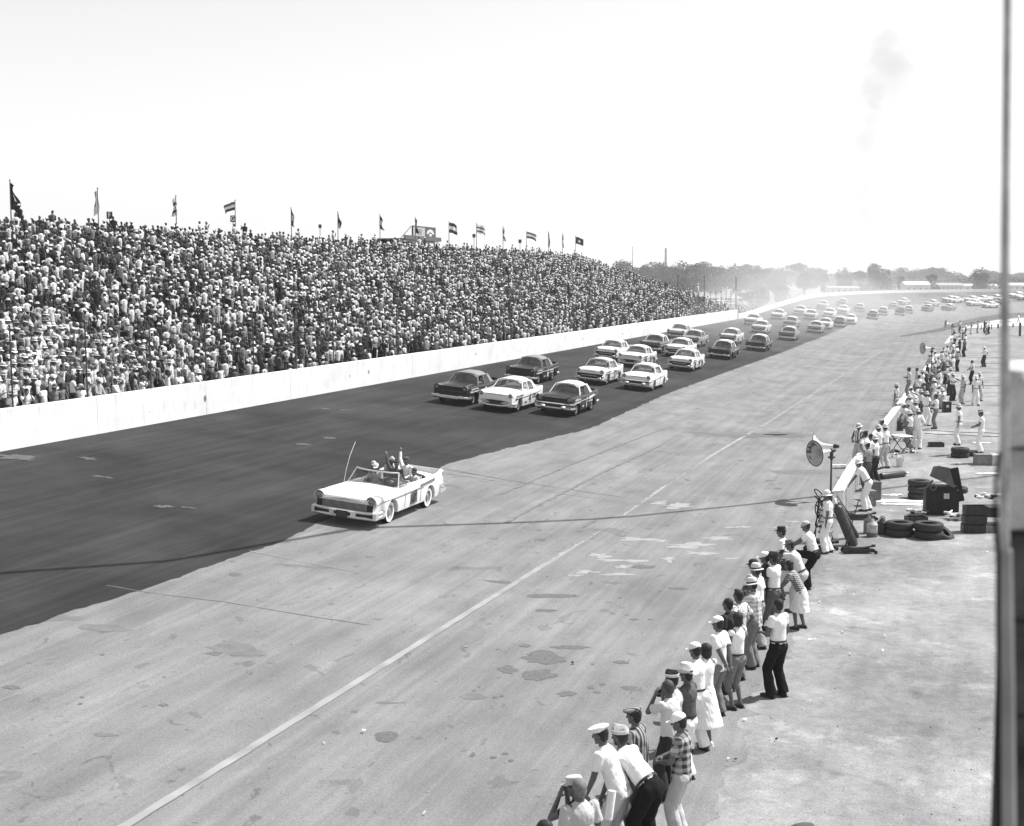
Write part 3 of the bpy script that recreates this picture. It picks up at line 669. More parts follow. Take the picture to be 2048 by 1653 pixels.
for s in range(30, 184, 3): stbox(mb, s, s+.1, row_t(kT)+.6, row_t(kT)+.7, row_z(kT)-.4, row_z(kT)+1.2, stand.location)
obj('back_rail', mb, WOODG, stand, smooth=False)
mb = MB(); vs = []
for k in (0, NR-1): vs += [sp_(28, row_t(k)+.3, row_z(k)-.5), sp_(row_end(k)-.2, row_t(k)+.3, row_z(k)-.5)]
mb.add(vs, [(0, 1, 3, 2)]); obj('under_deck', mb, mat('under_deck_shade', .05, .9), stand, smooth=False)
# ---------------------------------------------------------------- spectators
SH = ['white', 'cream', 'light', 'khaki', 'mid', 'grey', 'dark', 'black', 'check', 'stripe', 'print', 'plaidlight']; SHW = np.array([.28, .11, .11, .08, .09, .07, .09, .05, .03, .03, .03, .03]); SHW = SHW/SHW.sum()
PN = ['dark', 'grey', 'khaki', 'black', 'mid', 'light', 'white']; PNW = np.array([.24, .2, .18, .12, .14, .08, .04])
HT = [None, 'straw', 'fedora', 'cap', 'pith', 'flat', 'cowboy']; HTW = np.array([.42, .16, .13, .13, .09, .05, .02])
spots = []
for k in range(NR):
    s = 34+random.random()*.5
    while s < row_end(k)-.3:
        if random.random() < (.93 if k > 2 else (.6, .72, .86)[k]): spots.append((s+random.uniform(-.14, .14), row_t(k)+random.uniform(-.2, .22), row_z(k), k, random.random()))
        s += .44 if k else .58
def vis(p, m=30):
    d = p.y; u = 1024+F*p.x/(d*math.cos(PITCH)-(p.z-HC)*math.sin(PITCH)) if d > 1 else -999
    return -m < u < 2048+m
spots = [q for q in spots if vis(ST(q[0], q[1], q[2]), 900)]
spots.sort(key=lambda q: (ST(q[0], q[1], q[2]+1.5)-Vector((0, 0, HC))).length)
NIND = 205
near_sp = [q for q in spots if vis(ST(q[0], q[1], q[2]), 8)][:NIND]; ns_ = set(id(q) for q in near_sp); far_sp = [q for q in spots if id(q) not in ns_]
near_sp.sort(key=lambda q: (q[3], q[0]))
ORD = ['front', 'second', 'third', 'fourth', 'fifth', 'sixth', 'seventh', 'eighth', 'ninth', 'tenth', 'eleventh', 'twelfth', 'thirteenth', 'fourteenth', 'fifteenth', 'sixteenth', 'seventeenth', 'eighteenth', 'nineteenth', 'twentieth']
def ordn(n):
    return (ORD[n-1] if n > 1 else 'first') if n <= 20 else '%d%s' % (n, {1: 'st', 2: 'nd', 3: 'rd'}.get(n % 10, 'th'))
HEADF = 90+math.degrees(math.atan2(L.y, L.x))-270+90   # facing the track (-L)
FACE = math.degrees(math.atan2(-L.y, -L.x))-90
cnt = {}
WD = dict(white='white', cream='cream', light='pale grey', khaki='tan', mid='mid grey', grey='grey', dark='dark', black='black', check='checked', stripe='striped', print='patterned', plaidlight='plaid')
for (s, t, z, k, rr) in near_sp:
    cnt[k] = cnt.get(k, 0)+1
    fem = random.random() < .3; shc = rng.choice(SH, p=SHW); hat = rng.choice(HT, p=HTW) if not fem else rng.choice([None, None, None, 'straw'])
    pose = random.choice(['stand', 'stand', 'stand2', 'hips', 'folded', 'hold', 'camera', 'visor'] if k < 2 or random.random() < .8 else ['hold', 'folded', 'visor'])
    hcs = random.choice(['white', 'cream', 'light', 'straw', 'mid']) if hat else None
    lab = '%s shirt, %s, %s person from left in %s crowd row' % (WD[shc], ('%s %s' % ({'straw': 'straw-coloured'}.get(hcs, WD.get(hcs, '')), {'straw': 'broad hat', 'fedora': 'brimmed hat', 'cap': 'cap', 'pith': 'sun helmet', 'flat': 'flat cap', 'cowboy': 'cowboy hat'}[hat])) if hat else 'bareheaded', ordn(cnt[k]), ordn(k+1))
    person(lab, ST(s, t, z+(.0)), FACE+random.uniform(-30, 40), pose, 'sleeveless' if fem else random.choice(['short', 'tee', 'short', 'long']), shc, random.choice(['capri', 'skirt']) if fem else 'trousers', rng.choice(PN, p=PNW/PNW.sum()),
           hat, hcs, 'bob' if fem else random.choice(['short', 'quiff']), random.choice([HAIR, HAIRB, HAIR, HAIRG]), near=False, size=random.uniform(.86, .99), group='spectators packed into the grandstand')
# crowd: one stuff mesh assembled with numpy from a few low-poly people
def lowperson(kind, hatk):
    mb = MB()
    lz = 0.0
    mb.cur = 1; mb.cone((-.09, 0, .05), (-.08, 0, .9), .075, .10, 5, caps=False); mb.cone((.09, 0, .05), (.08, 0, .9), .075, .10, 5, caps=False)
    mb.cur = 0; mb.cone((0, 0, .86), (0, .0, 1.22), .125, .15, 7, sx=1.25, up=Vector((1, 0, 0)), caps=False); mb.cone((0, 0, 1.22), (0, 0, 1.42), .15, .145, 7, sx=1.25, up=Vector((1, 0, 0)), caps=False); mb.cone((0, 0, 1.42), (0, 0, 1.49), .145, .06, 7, sx=1.25, up=Vector((1, 0, 0)), caps=False)
    arms = {0: ((.24, .03, 1.15), (.2, .2, 1.05)), 1: ((.26, .1, 1.2), (.12, .22, 1.55)), 2: ((.25, .0, 1.15), (.05, .24, 1.15)), 3: ((.25, .0, 1.14), (.24, .06, .85))}[kind]
    for sx in (-1, 1):
        a = Vector((sx*.185, 0, 1.41)); e = Vector((sx*arms[0][0], arms[0][1], arms[0][2])); h = Vector((sx*arms[1][0], arms[1][1], arms[1][2]))
        if kind == 1 and sx > 0: e = Vector((.25, .05, 1.16)); h = Vector((.2, .15, .95))
        m2_ = a.lerp(e, .5); mb.cur = 0; mb.cone(a, m2_, .064, .06, 5, caps=False); mb.cur = 2; mb.cone(m2_, e, .045, .042, 5, caps=False); mb.cone(e, h, .042, .035, 5)
    mb.cur = 2; mb.sph((0, .01, 1.62), (.072, .088, .11), None, 7, 5); mb.cone((0, 0, 1.46), (0, 0, 1.55), .055, .05, 5, caps=False)
    mb.cur = 3; mb.sph((0, -.015, 1.655), (.077, .091, .084), None, 7, 5)
    mb.cur = 4
    if hatk == 1: mb.lathe([(.125, 1.668), (.082, 1.685), (.074, 1.75), (0, 1.77)], None, 9, 1, 1.12); mb.lathe([(.082, 1.68), (.125, 1.664)], None, 9, 1, 1.12)
    if hatk == 2: mb.lathe([(.09, 1.67), (.088, 1.72), (.05, 1.765), (0, 1.77)], None, 8, 1, 1.12); mb.add([(-.07, .08, 1.68), (.07, .08, 1.68), (.05, .17, 1.66), (-.05, .17, 1.66)], [(0, 1, 2, 3)])
    me = mb; v = np.array(me.v, np.float32); return v, me.f, np.array(me.m)
CM = [mat('crowd_white', .66, .9, .08), cloth('cream'), cloth('light'), cloth('khaki'), cloth('mid'), cloth('grey'), cloth('dark'), cloth('black'), mat('skin_tanned', .075, .6), HAIR, HAIRB, STRAW, mat('skin_dark', .04, .6)]
def crowd(name, pts, label=None):
    V = []; LT = []; LI = []; MI = []; off = 0
    temps = [lowperson(a, b) for a in range(4) for b in range(3)]
    pts = np.array([(p.x, p.y, p.z, fa) for p, fa in pts]); n = len(pts); ti = rng.integers(0, 4, n)*3+rng.choice(3, n, p=[.56, .27, .17])
    for k, (v, f, mi) in enumerate(temps):
        idx = np.where(ti == k)[0]; m = len(idx)
        if not m: continue
        a = np.radians(pts[idx, 3]+rng.normal(0, 22, m)); sc = rng.uniform(.80, .98, m); lean = rng.normal(0, .05, m)
        x = v[None, :, 0]*sc[:, None]*rng.uniform(.95, 1.15, m)[:, None]; y = v[None, :, 1]*sc[:, None]; z = v[None, :, 2]*sc[:, None]; x = x+z*lean[:, None]
        X = np.cos(a)[:, None]*x-np.sin(a)[:, None]*y+pts[idx, 0][:, None]; Y = np.sin(a)[:, None]*x+np.cos(a)[:, None]*y+pts[idx, 1][:, None]; Z = z+pts[idx, 2][:, None]
        V.append(np.stack([X, Y, Z], -1).reshape(-1, 3)); fl = np.array([len(q) for q in f]); fi = np.concatenate([np.array(q) for q in f])
        LT.append(np.tile(fl, m)); LI.append((fi[None, :]+(np.arange(m)*len(v))[:, None]+off).ravel()); off += m*len(v)
        sh = rng.choice([0, 1, 2, 3, 4, 5, 6, 7], m, p=[.28, .11, .10, .06, .09, .10, .15, .11]); pn = rng.choice([6, 5, 3, 7, 4, 2], m, p=[.36, .2, .1, .22, .08, .04]); hr = rng.choice([9, 10], m, p=[.7, .3]); ht = rng.choice([0, 1, 11, 2, 4, 6], m, p=[.20, .12, .18, .12, .16, .22]); sk = rng.choice([8, 12], m, p=[.6, .4])
        tab = np.stack([sh, pn, sk, hr, ht], 1); MI.append(tab[:, mi].ravel())
    V = np.concatenate(V); LT = np.concatenate(LT); LI = np.concatenate(LI); MI = np.concatenate(MI)
    me = bpy.data.meshes.new(name); me.vertices.add(len(V)); me.vertices.foreach_set('co', V.astype(np.float32).ravel()); me.loops.add(len(LI)); me.loops.foreach_set('vertex_index', LI.astype(np.int32))
    me.polygons.add(len(LT)); st = np.zeros(len(LT), np.int32); st[1:] = np.cumsum(LT)[:-1]; me.polygons.foreach_set('loop_start', st); me.polygons.foreach_set('loop_total', LT.astype(np.int32))
    for m in CM: me.materials.append(m)
    me.polygons.foreach_set('material_index', MI.astype(np.int32)); me.polygons.foreach_set('use_smooth', [True]*len(LT)); me.update(calc_edges=True); me.validate()
    return tag(link(name, me), label, kind='stuff')
cp = [(ST(s, t, z+(.40 if rr < .04 else -(.38+.2*(rr-.65) if rr > .65 else .12*rr))), FACE) for (s, t, z, k, rr) in far_sp]
for i in range(22):      # a few people standing high on the back rail
    s = random.uniform(60, 184); cp.append((ST(s, row_t(NR-1)+random.uniform(.2, .5), row_z(NR-1)+random.choice([.1, .3, .45])), FACE+random.choice([0, 180])))
crowd('crowd', cp)
crowd('crowd', [(ST(SE+2+random.random()*30, TW+1.5+random.random()*5, 1.6), FACE) for i in range(60)])
# ---------------------------------------------------------------- flags and section signs along the top
FW = cloth('white'); FD = mat('flag_dark', .04, .85); FM = mat('flag_mid', .2, .85)
def flag(u, vt, vb, kind, label):
    r0 = ray(u, vb); k = 50.6/r0.dot(L); q = r0*k+Vector((0, 0, HC)); rt = ray(u, vt); top = (rt*(50.6/rt.dot(L))).z+HC; s, t = to_st(q)
    base = ST(s, t, row_z(NR-1)-.6); o = empty('flagpole', base); tag(o, label, 'flag', 'flags flying along the top of the grandstand'); h = top-base.z
    mb = MB(); mb.cone((0, 0, 0), (0, 0, h), .045, .03, 8); mb.sph((0, 0, h+.03), .05, n=8, m=6); obj('pole', mb, WOODG if u != 1265 else DARKM, o)
    if kind is None: return o
    d, wd, ht, mode, st = kind      # direction (+1 right), width, height, mode, stripes
    g = []; n = 16; m = 12
    dirv = (Vector((d*.85, .5, 0))).normalized()
    for i in range(n+1):
        x = i/n
        row = []
        for j in range(m+1):
            y = j/m
            if mode == 'fly': p = dirv*(wd*x)+UP*(-ht*y-wd*.28*x*x)+Vector((-dirv.y, dirv.x, 0))*(.12*math.sin(x*9+y*2+u)*x)
            else: p = dirv*(wd*(.16+.12*math.sin(y*7+u))*x+ .28*wd*y*x)+UP*(-ht*1.5*y-.15*x)+Vector((-dirv.y, dirv.x, 0))*(.12*math.sin(x*14+y*3+u))
            row.append(p+Vector((0, 0, h-.08)))
        g.append(row)
    mb = MB(); mb.grid(g)
    for fi in range(len(mb.f)):
        i, j = divmod(fi, m); ys = j/m; xs = i/n
        mb.m[fi] = {'h3': (1, 0, 1)[min(2, int(ys*3))], 'h5': (0, 1, 0, 1, 0)[min(4, int(ys*5))], 'v3': (1, 0, 2)[min(2, int(xs*3))] if mode == 'fly' else (1, 0, 1)[min(2, int(ys*3))], 'top': (2 if (i+j) % 2 == 0 else 1) if ys < .28 else (0 if ys < .66 else 1),
                    'cross': 1 if abs(ys-.5) < .1 or abs(xs-.4) < .1 or abs(ys-xs) < .08 else 0, 'dark': 1 if not (abs(ys-.5) < .16 and abs(xs-.5) < .14) else 0, 'mix': 1 if ys < .6 and xs > .35 else 0}[st]
    mb.f = list(mb.f); obj('flag', mb, [FW, FD, FM], o, ang=180); return o
flag(22, 362, 430, (1, 1.2, 1.0, 'limp', 'dark'), 'limp dark flag on the leftmost flagpole'); flag(197, 378, 445, (-1, .75, .95, 'limp', 'mix'), 'small white flag with dark blotch just left of the F sign')
flag(353, 393, 455, (-1, .8, .8, 'limp', 'h5'), 'striped flag hanging limp between the F and G signs'); flag(471, 402, 458, (-1, 1.05, .6, 'fly', 'top'), 'flag with spangled top band flying leftwards over the G sign')
flag(583, 417, 470, (1, .7, .85, 'limp', 'v3'), 'white and dark flag over a tall spectator, right of the G sign'); flag(676, 425, 475, (1, .8, .8, 'limp', 'cross'), 'narrow dark cross-marked flag hanging limp, second left of the billboard')
flag(760, 430, 478, (1, .9, .8, 'limp', 'v3'), 'limp dark and white flag next left of the press box roof'); flag(831, 436, 482, (1, .6, .9, 'limp', 'dark'), 'limp dark flag at the left edge of the billboard')
flag(898, 444, 485, (1, .95, 1.05, 'fly', 'h3'), 'three-band flag flying just right of the billboard'); flag(953, 448, 488, (1, 1.15, .95, 'fly', 'h5'), 'five-stripe flag flying, second right of the billboard')
flag(1006, 454, 490, (1, .7, 1.0, 'limp', 'h5'), 'striped flag hanging limp, third right of the billboard'); flag(1053, 463, 492, (1, 1.45, .75, 'fly', 'top'), 'long flag with spangled top band, fourth right of the billboard')
flag(1097, 464, 494, (1, .4, 1.2, 'limp', 'dark'), 'very thin dark furled flag, third from the right end'); flag(1125, 468, 496, (1, .4, 1.1, 'limp', 'h5'), 'very thin furled striped flag, second from the right end')
flag(1151, 473, 500, (1, 1.25, .95, 'fly', 'dark'), 'dark flag with pale emblem flying on the rightmost flagpole')
def text_obj(name, txt, size, m, parent, M):
    me = textmesh(txt, size, name); me.materials.clear(); me.materials.append(m); o = link(name, me, parent); o.matrix_local = M; return o
def section(u, vc, letter, label, px=12):
    vc -= 4; r0 = ray(u, vc); k = 50.1/r0.dot(L); q = r0*k+Vector((0, 0, HC)); s, t = to_st(q); base = ST(s, t, row_z(NR-1)-.2); o = empty('section_sign', base); tag(o, label, 'sign', 'section signs on the grandstand')
    z = q.z-base.z; X = Vector((math.cos(R(-14)), math.sin(R(-14)), 0)); Y = Vector((X.y, -X.x, 0))  # board faces the camera side
    Y = Vector((X.y, -X.x, 0)); w2 = px/2*q.y/F*1.02
    mb = MB(); mb.cone((0, 0, 0), (0, 0, z), .03, .03, 6); obj('post', mb, WOODG, o)
    M = oriented(X, UP, Y, Vector((0, 0, z))); mb = MB(); mb.box((0, 0, 0), (w2*2, w2*2.3, .05)); b = obj('board', mb, FD, o, smooth=False); b.matrix_local = M
    if letter: text_obj('letter', letter, w2*2.2, FW, o, M @ Matrix.Translation((0, 0, .03)))
    return o
section(219, 435, 'F', 'small black sign with white letter F on a post above the crowd'); section(466, 442, 'G', 'small black sign with white letter G beside a flagpole', 11)
section(640, 457, None, 'small dark sign seen edge-on left of the press box', 6); section(948, 476, None, 'small dark section sign below the five-stripe flag', 6)
section(1040, 487, None, 'small dark section sign near the right end of the top row', 6)
# wooden pole behind the right end
flag(1265, 494, 552, None, 'bare dark pole behind the right end of the grandstand')['category'] = 'pole'
# press box with billboard
q = ray(825, 482); k = 52.5/q.dot(L); c = q*k; s0, _ = to_st(c); base = ST(s0, 52.0, 10.2); pb = empty('press_box', base, math.atan2(T.y, T.x)); tag(pb, 'small flat-roofed press box behind the top row of the crowd', 'building')
# local x along the stand (away), y = L (away from the track)
def bx(mb, x0, x1, y0, y1, z0, z1): mb.box(((x0+x1)/2, (y0+y1)/2, (z0+z1)/2), (x1-x0, y1-y0, z1-z0))
mb = MB(); bx(mb, -4.2, 5.0, .1, 2.6, -1.5, .25); bx(mb, -4.2, 5.0, 2.4, 2.6, .25, 1.2); obj('wall', mb, mat('press_box_wall', .05, .8), pb, smooth=False)
mb = MB()
for x in (-4.1, -1.2, 1.2, 3.2, 4.9): bx(mb, x-.07, x+.07, -.05, .1, -.5, 1.2)
bx(mb, -4.2, 5.0, -.04, .09, 1.0, 1.2); obj('frame', mb, WOODW, pb, smooth=False)
mb = MB(); bx(mb, -4.8, 5.4, -.5, 2.9, 1.203, 1.3); bx(mb, -4.8, 5.4, -.56, -.503, 1.2, 1.62) ; obj('roof', mb, mat('roof_felt', .12, .8), pb, smooth=False)
bb = empty('billboard', ST(s0+2.3, 52.2, 11.62), math.atan2(T.y, T.x)+R(0)); tag(bb, 'two-panel billboard standing on the press box roof', 'billboard')
mb = MB(); bx(mb, -2.9, 3.3, 0, .08, 0, 1.2); obj('board', mb, mat('board_grey', .42, .8), bb, smooth=False)
mb = MB(); bx(mb, .55, 3.22, -.012, .0, .06, 1.14); obj('right_panel', mb, FD if False else mat('board_dark', .09, .7), bb, smooth=False)
mb = MB()
for (x0, x1, z0, z1) in ((-2.9, 3.3, 1.2, 1.26), (-2.9, 3.3, -.05, 0), (-2.96, -2.9, -.05, 1.26), (3.3, 3.36, -.05, 1.26), (.46, .55, 0, 1.2)): bx(mb, x0, x1, -.04, .12, z0, z1)
obj('frame', mb, STEEL, bb, smooth=False)
mb = MB()      # pale arch over a small pale block on the dark panel
g = []
for i in range(21):
    a = math.pi*(.12+.76*i/20); g.append([Vector((1.88-1.2*math.cos(a), -.02, .34+.68*math.sin(a))), Vector((1.88-.72*math.cos(a), -.02, .34+.38*math.sin(a)))])
mb.grid(g); bx(mb, 1.55, 2.25, -.03, -.013, .3, .58); obj('emblem', mb, cloth('cream'), bb, smooth=False)
mb = MB()
for (x, z, w_, h_) in ((-2.3, .6, .2, .7), (-1.0, .9, 1.0, .06), (-1.0, .76, .9, .06), (-1.05, .62, 1.0, .08), (-1.0, .46, .8, .06), (-.8, .22, 1.6, .04)): bx(mb, x-w_/2, x+w_/2, -.015, .0, z-h_/2, z+h_/2)
obj('printed_lines', mb, mat('print_grey', .14, .8), bb, smooth=False)
mb = MB(); mb.cone((-2.9, .2, 1.2), (-6.5, .2, .1-.6), .04, .04, 6); obj('brace', mb, STEEL, bb)
# ================================================================ CARS
# local frame: front +Y, right side +X, wheels on z = 0
def paint(k):
    v = {'white': .78, 'offwhite': .6, 'pale': .45, 'grey': .22, 'midgrey': .13, 'dark': .020, 'black': .010}[k]
    return mat('car_paint_'+k, v, .34, .06, 3, spec=.3 if v < .3 else .5)
GRL = mat('grille_metal', .10, .35, .2, metal=.6); TRIM_D = mat('dark_trim', .02, .6, .1); INTER = mat('car_interior', .035, .8, .2, 8); LENS = mat('lamp_glass', .16, .12, .1, 20, spec=.8); CHR2 = mat('chrome_dulled', .72, .38, .1, 6, metal=.55)
def lerpk(K, x):
    if x <= K[0][0]: return K[0][1]
    for (a, u), (b, v) in zip(K, K[1:]):
        if x <= b:
            t = (x-a)/(b-a); t = t*t*(3-2*t); return u+(v-u)*t
    return K[-1][1]
STY = {
 'fin':   dict(w=[(-2.66, .86), (-2.3, .93), (0, .955), (1.8, .95), (2.35, .92), (2.62, .87)], zf=[(-2.66, 1.09), (-1.9, 1.03), (-.9, .97), (1.0, .97), (2.2, .97), (2.66, .95)], zh=[(-2.66, .93), (-2.2, .99), (-1.3, .985), (1.1, 1.0), (2.0, .95), (2.66, .85)]),
 'round': dict(w=[(-2.66, .84), (-2.3, .93), (0, .955), (1.8, .95), (2.35, .93), (2.62, .86)], zf=[(-2.66, 1.04), (-1.9, 1.02), (-.9, .96), (1.0, .98), (2.2, .99), (2.66, .93)], zh=[(-2.66, .90), (-2.2, .985), (-1.3, .985), (1.1, 1.03), (2.0, 1.0), (2.66, .87)]),
 'wide':  dict(w=[(-2.75, .88), (-2.3, .975), (0, .985), (1.8, 1.0), (2.35, .985), (2.6, .955), (2.74, .90)], zf=[(-2.75, 1.06), (-1.9, 1.0), (-.9, .92), (1.0, .92), (2.2, .93), (2.55, .91), (2.74, .86)], zh=[(-2.75, .84), (-2.2, .90), (-1.3, .91), (1.1, .97), (1.9, .92), (2.5, .84), (2.74, .76)]),
}
def car_body(sty, open_=False):
    st = STY[sty]; mb = MB(); ya = (1.56, -1.42); y0 = st['w'][0][0]; y1 = st['w'][-1][0]+.04
    ys = list(np.arange(y0, y1, .07))+[y1]
    for a in ya: ys += [a-.435, a-.425, a+.425, a+.435]
    ys = sorted(ys); rows = []
    for y in ys:
        w_ = lerpk(st['w'], y); zf = lerpk(st['zf'], y); zh = lerpk(st['zh'], y); zb = .27
        if y < -2.0: zb = .27+(-2.0-y)*.12
        if y > 2.1: zb = .27+(y-2.1)*.1
        zu = zb+.02; za = zb
        for a in ya:
            if abs(y-a) < .43: za = max(za, .34+math.sqrt(.43**2-(y-a)**2)*.93)
        M_ = lambda z: max(z, za+.012)
        crown = .03
        pts = [(0, zu), (w_*.66, zu), (w_*.66, max(zu, za)), (w_*.955, za), (w_*.985, M_(za+.02)), (w_*1.0, M_(.46)), (w_*1.0, M_(.58)), (w_*.992, M_(.70)), (w_*.975, zf-.10), (w_*.965, zf-.035), (w_*.93, zf-.003), (w_*.86, zf), (w_*.78, zf*.6+zh*.4), (w_*.70, zh+.0), (w_*.5, zh+crown), (w_*.25, zh+crown*1.6), (0, zh+crown*1.9)]
        if open_ and -1.75 < y < .95: pts[-3:] = [(w_*.70-.004, .42), (w_*.35, .40), (0, .40)]
        rows.append([Vector((x, y, z)) for x, z in pts])
    full = [r+[Vector((-p.x, p.y, p.z)) for p in r[-2:0:-1]] for r in rows]; n = len(full[0])
    full = [r+[r[0]] for r in full]; mb.grid([r for r in full])
    for r, fl in ((rows[0], 0), (rows[-1], 1)):
        half = r; o = len(mb.v); pr = [p for p in half]+[Vector((-p.x, p.y, p.z)) for p in half]
        mb.v += [tuple(p) for p in pr]; k = len(half)
        for i in range(k-1):
            f = (o+i, o+i+1, o+k+i+1, o+k+i); mb.f.append(f if fl else f[::-1]); mb.m.append(0)
    return mb
def roof_mesh(ht, sedan):
    # roof shell + pillars ; returns roof mb, glass parts
    yf, yr, xt = .50, -1.12, .62; zt = ht
    mb = MB(); g = []
    for i in range(15):
        y = yr+(yf-yr)*i/14; row = []
        e = max(0, abs((y-(yf+yr)/2)/((yf-yr)/2))-.55)/.45
        for j in range(13):
            x = -1+2*j/12; w_ = xt*(1-.05*e*e); z = zt-.15*abs(x)**3.2-.10*e*e
            row.append(Vector((x*w_, y+.03*(1-x*x)*(1 if y > 0 else -1)*e, z)))
        g.append(row)
    mb.grid([r[::-1] for r in g]); mb.grid([[p-Vector((0, 0, .035)) for p in r] for r in g])
    ed = [g[0], [r[-1] for r in g], g[-1][::-1], [r[0] for r in g][::-1]]
    loop = [p for e in ed for p in e]; mb.grid([loop, [p-Vector((0, 0, .045)) for p in loop]])
    zb = .975
    A0 = [(.80, .84, zb), (.615, .47, zt-.15)]
    for s in (-1, 1):
        m = lambda p: Vector((p[0]*s, p[1], p[2]))
        mb.cone(m(A0[0]), m(A0[1]), .034, .036, 6)
        # rear quarter: broad C pillar blade
        q = [m((.80, -1.20, zb-.02)), m((.79, -1.70, zb-.02)), m((.60, -1.15, zt-.14)), m((.62, -.72, zt-.13)), m((.69, -.94, zt-.28))]
        q2 = [p-Vector((s*.04, 0, 0)) for p in q]; o = len(mb.v); mb.v += [tuple(p) for p in q+q2]
        fs = [(0, 1, 2, 3, 4), (9, 8, 7, 6, 5)]+[(i, (i+1) % 5, 5+(i+1) % 5, 5+i) for i in range(5)]
        for f in fs: mb.f.append(tuple(o+i for i in f)); mb.m.append(0)
        if sedan: mb.cone(m((.81, -.18, zb-.02)), m((.625, -.15, zt-.13)), .036, .036, 6)
        mb.cone(m((.62, .5, zt-.15)), m((.63, -1.0, zt-.15)), .03, .03, 6)
    gl = {}
    def pane(A, B, nx=9):
        mm = MB(); mm.grid([A, B]); return mm
    n = 11
    W0 = []; W1 = []
    for i in range(n):
        x = -1+2*i/(n-1); c = 1-abs(x)**2.6
        W0.append(Vector((x*.79, .84+.27*c, .99))); W1.append(Vector((x*.605, .47+.07*c, zt-.14+.075*c)))
    m1 = MB(); m1.grid([W0, W1]); gl['windshield'] = m1
    W0 = []; W1 = []
    for i in range(n):
        x = -1+2*i/(n-1); c = 1-abs(x)**2.6
        W0.append(Vector((x*.77, -1.60-.20*c, .985))); W1.append(Vector((x*.59, -1.12-.05*c, zt-.14+.07*c)))
    m2 = MB(); m2.grid([W1, W0]); gl['rear_window'] = m2
    for s in (-1, 1):
        m3 = MB(); q = [(.795, -.24, .98), (.795, -1.18, .98), (.68, -.92, zt-.25), (.62, -.24, zt-.14)]
        m3.add([(a*s, b, c) for a, b, c in q], [(0, 1, 2, 3)]); gl['quarter_glass%d' % s] = m3
    fr = MB()     # dark rubber / chrome surround of the windscreen
    for A, B in zip(W0, W0[1:]): pass
    wl = m1.v; k = n
    for i in range(k-1):
        fr.cone(wl[i], wl[i+1], .013, .013, 5); fr.cone(wl[k+i], wl[k+i+1], .014, .014, 5)
    fr.cone(wl[0], wl[k], .013, .013, 5); fr.cone(wl[k-1], wl[2*k-1], .013, .013, 5); gl['window_frame'] = fr
    return mb, gl
def wheel_parts(parent, x, y, side, kind='black'):
    o = empty('wheel', (0, 0, 0)); o.parent = parent; o.location = (x, y, .345); Mx = Matrix.Rotation(R(90)*side, 4, 'Y')
    def tyre():
        mb = MB(); pr = [(.2, -.075), (.27, -.092), (.325, -.085), (.344, -.055), (.346, 0), (.344, .055), (.325, .085), (.27, .092), (.2, .075)]
        mb.lathe(pr, Mx, 28); return mb.mesh('tyre', None)
    def rim():
        mb = MB(); mb.lathe([(.215, .06), (.205, .082), (.19, .075), (.17, .05), (.11, .055), (.10, .085), (.05, .098), (0, .10)], Mx, 24)
        mb.lathe([(.0, -.06), (.21, -.06), (.215, .06)], Mx, 24); return mb.mesh('rim', None)
    put('tyre', cm(('tyre', side), tyre), RUBBER, o)
    put('rim', cm(('rim', side), rim), {'black': mat('steel_wheel', .16, .5, .2, 9), 'white': mat('wheel_cover', .34, .35, .1, metal=.5)}[kind], o)
    if kind == 'white':
        def ww():
            mb = MB(); mb.lathe([(.215, .088), (.30, .0945), (.302, .09), (.213, .084)], Mx, 28); return mb.mesh('whitewall', None)
        put('whitewall', cm(('ww', side), ww), cloth('white'), o)
    return o
def bar(mb, pts, h, d):
    g = []
    for i, p in enumerate(pts):
        p = Vector(p); a = Vector(pts[max(0, i-1)]); b = Vector(pts[min(len(pts)-1, i+1)]); t = (b-a).normalized(); n = Vector((t.y, -t.x, 0)).normalized(); n = -n if n.y < 0 and abs(n.y) > .3 else n
        r = []
        for k in range(9):
            an = 2*math.pi*k/8; r.append(p+n*(d*math.cos(an))+UP*(h*math.sin(an)))
        g.append(r)
    mb.grid(g); mb.add(g[0][:-1], [tuple(range(8))]); mb.add(g[-1][:-1], [tuple(range(8))]); return mb
def arcpts(w_, y, curve, n=13, wrap=.5):
    pts = [(-w_-.02, y-curve-wrap, 0)]
    for i in range(n):
        x = -1+2*i/(n-1); pts.append((x*w_, y-curve*abs(x)**3, 0))
    return pts+[(w_+.02, y-curve-wrap, 0)]
def shift(pts, z): return [(a, b, c+z) for a, b, c in pts]
CARP = {}
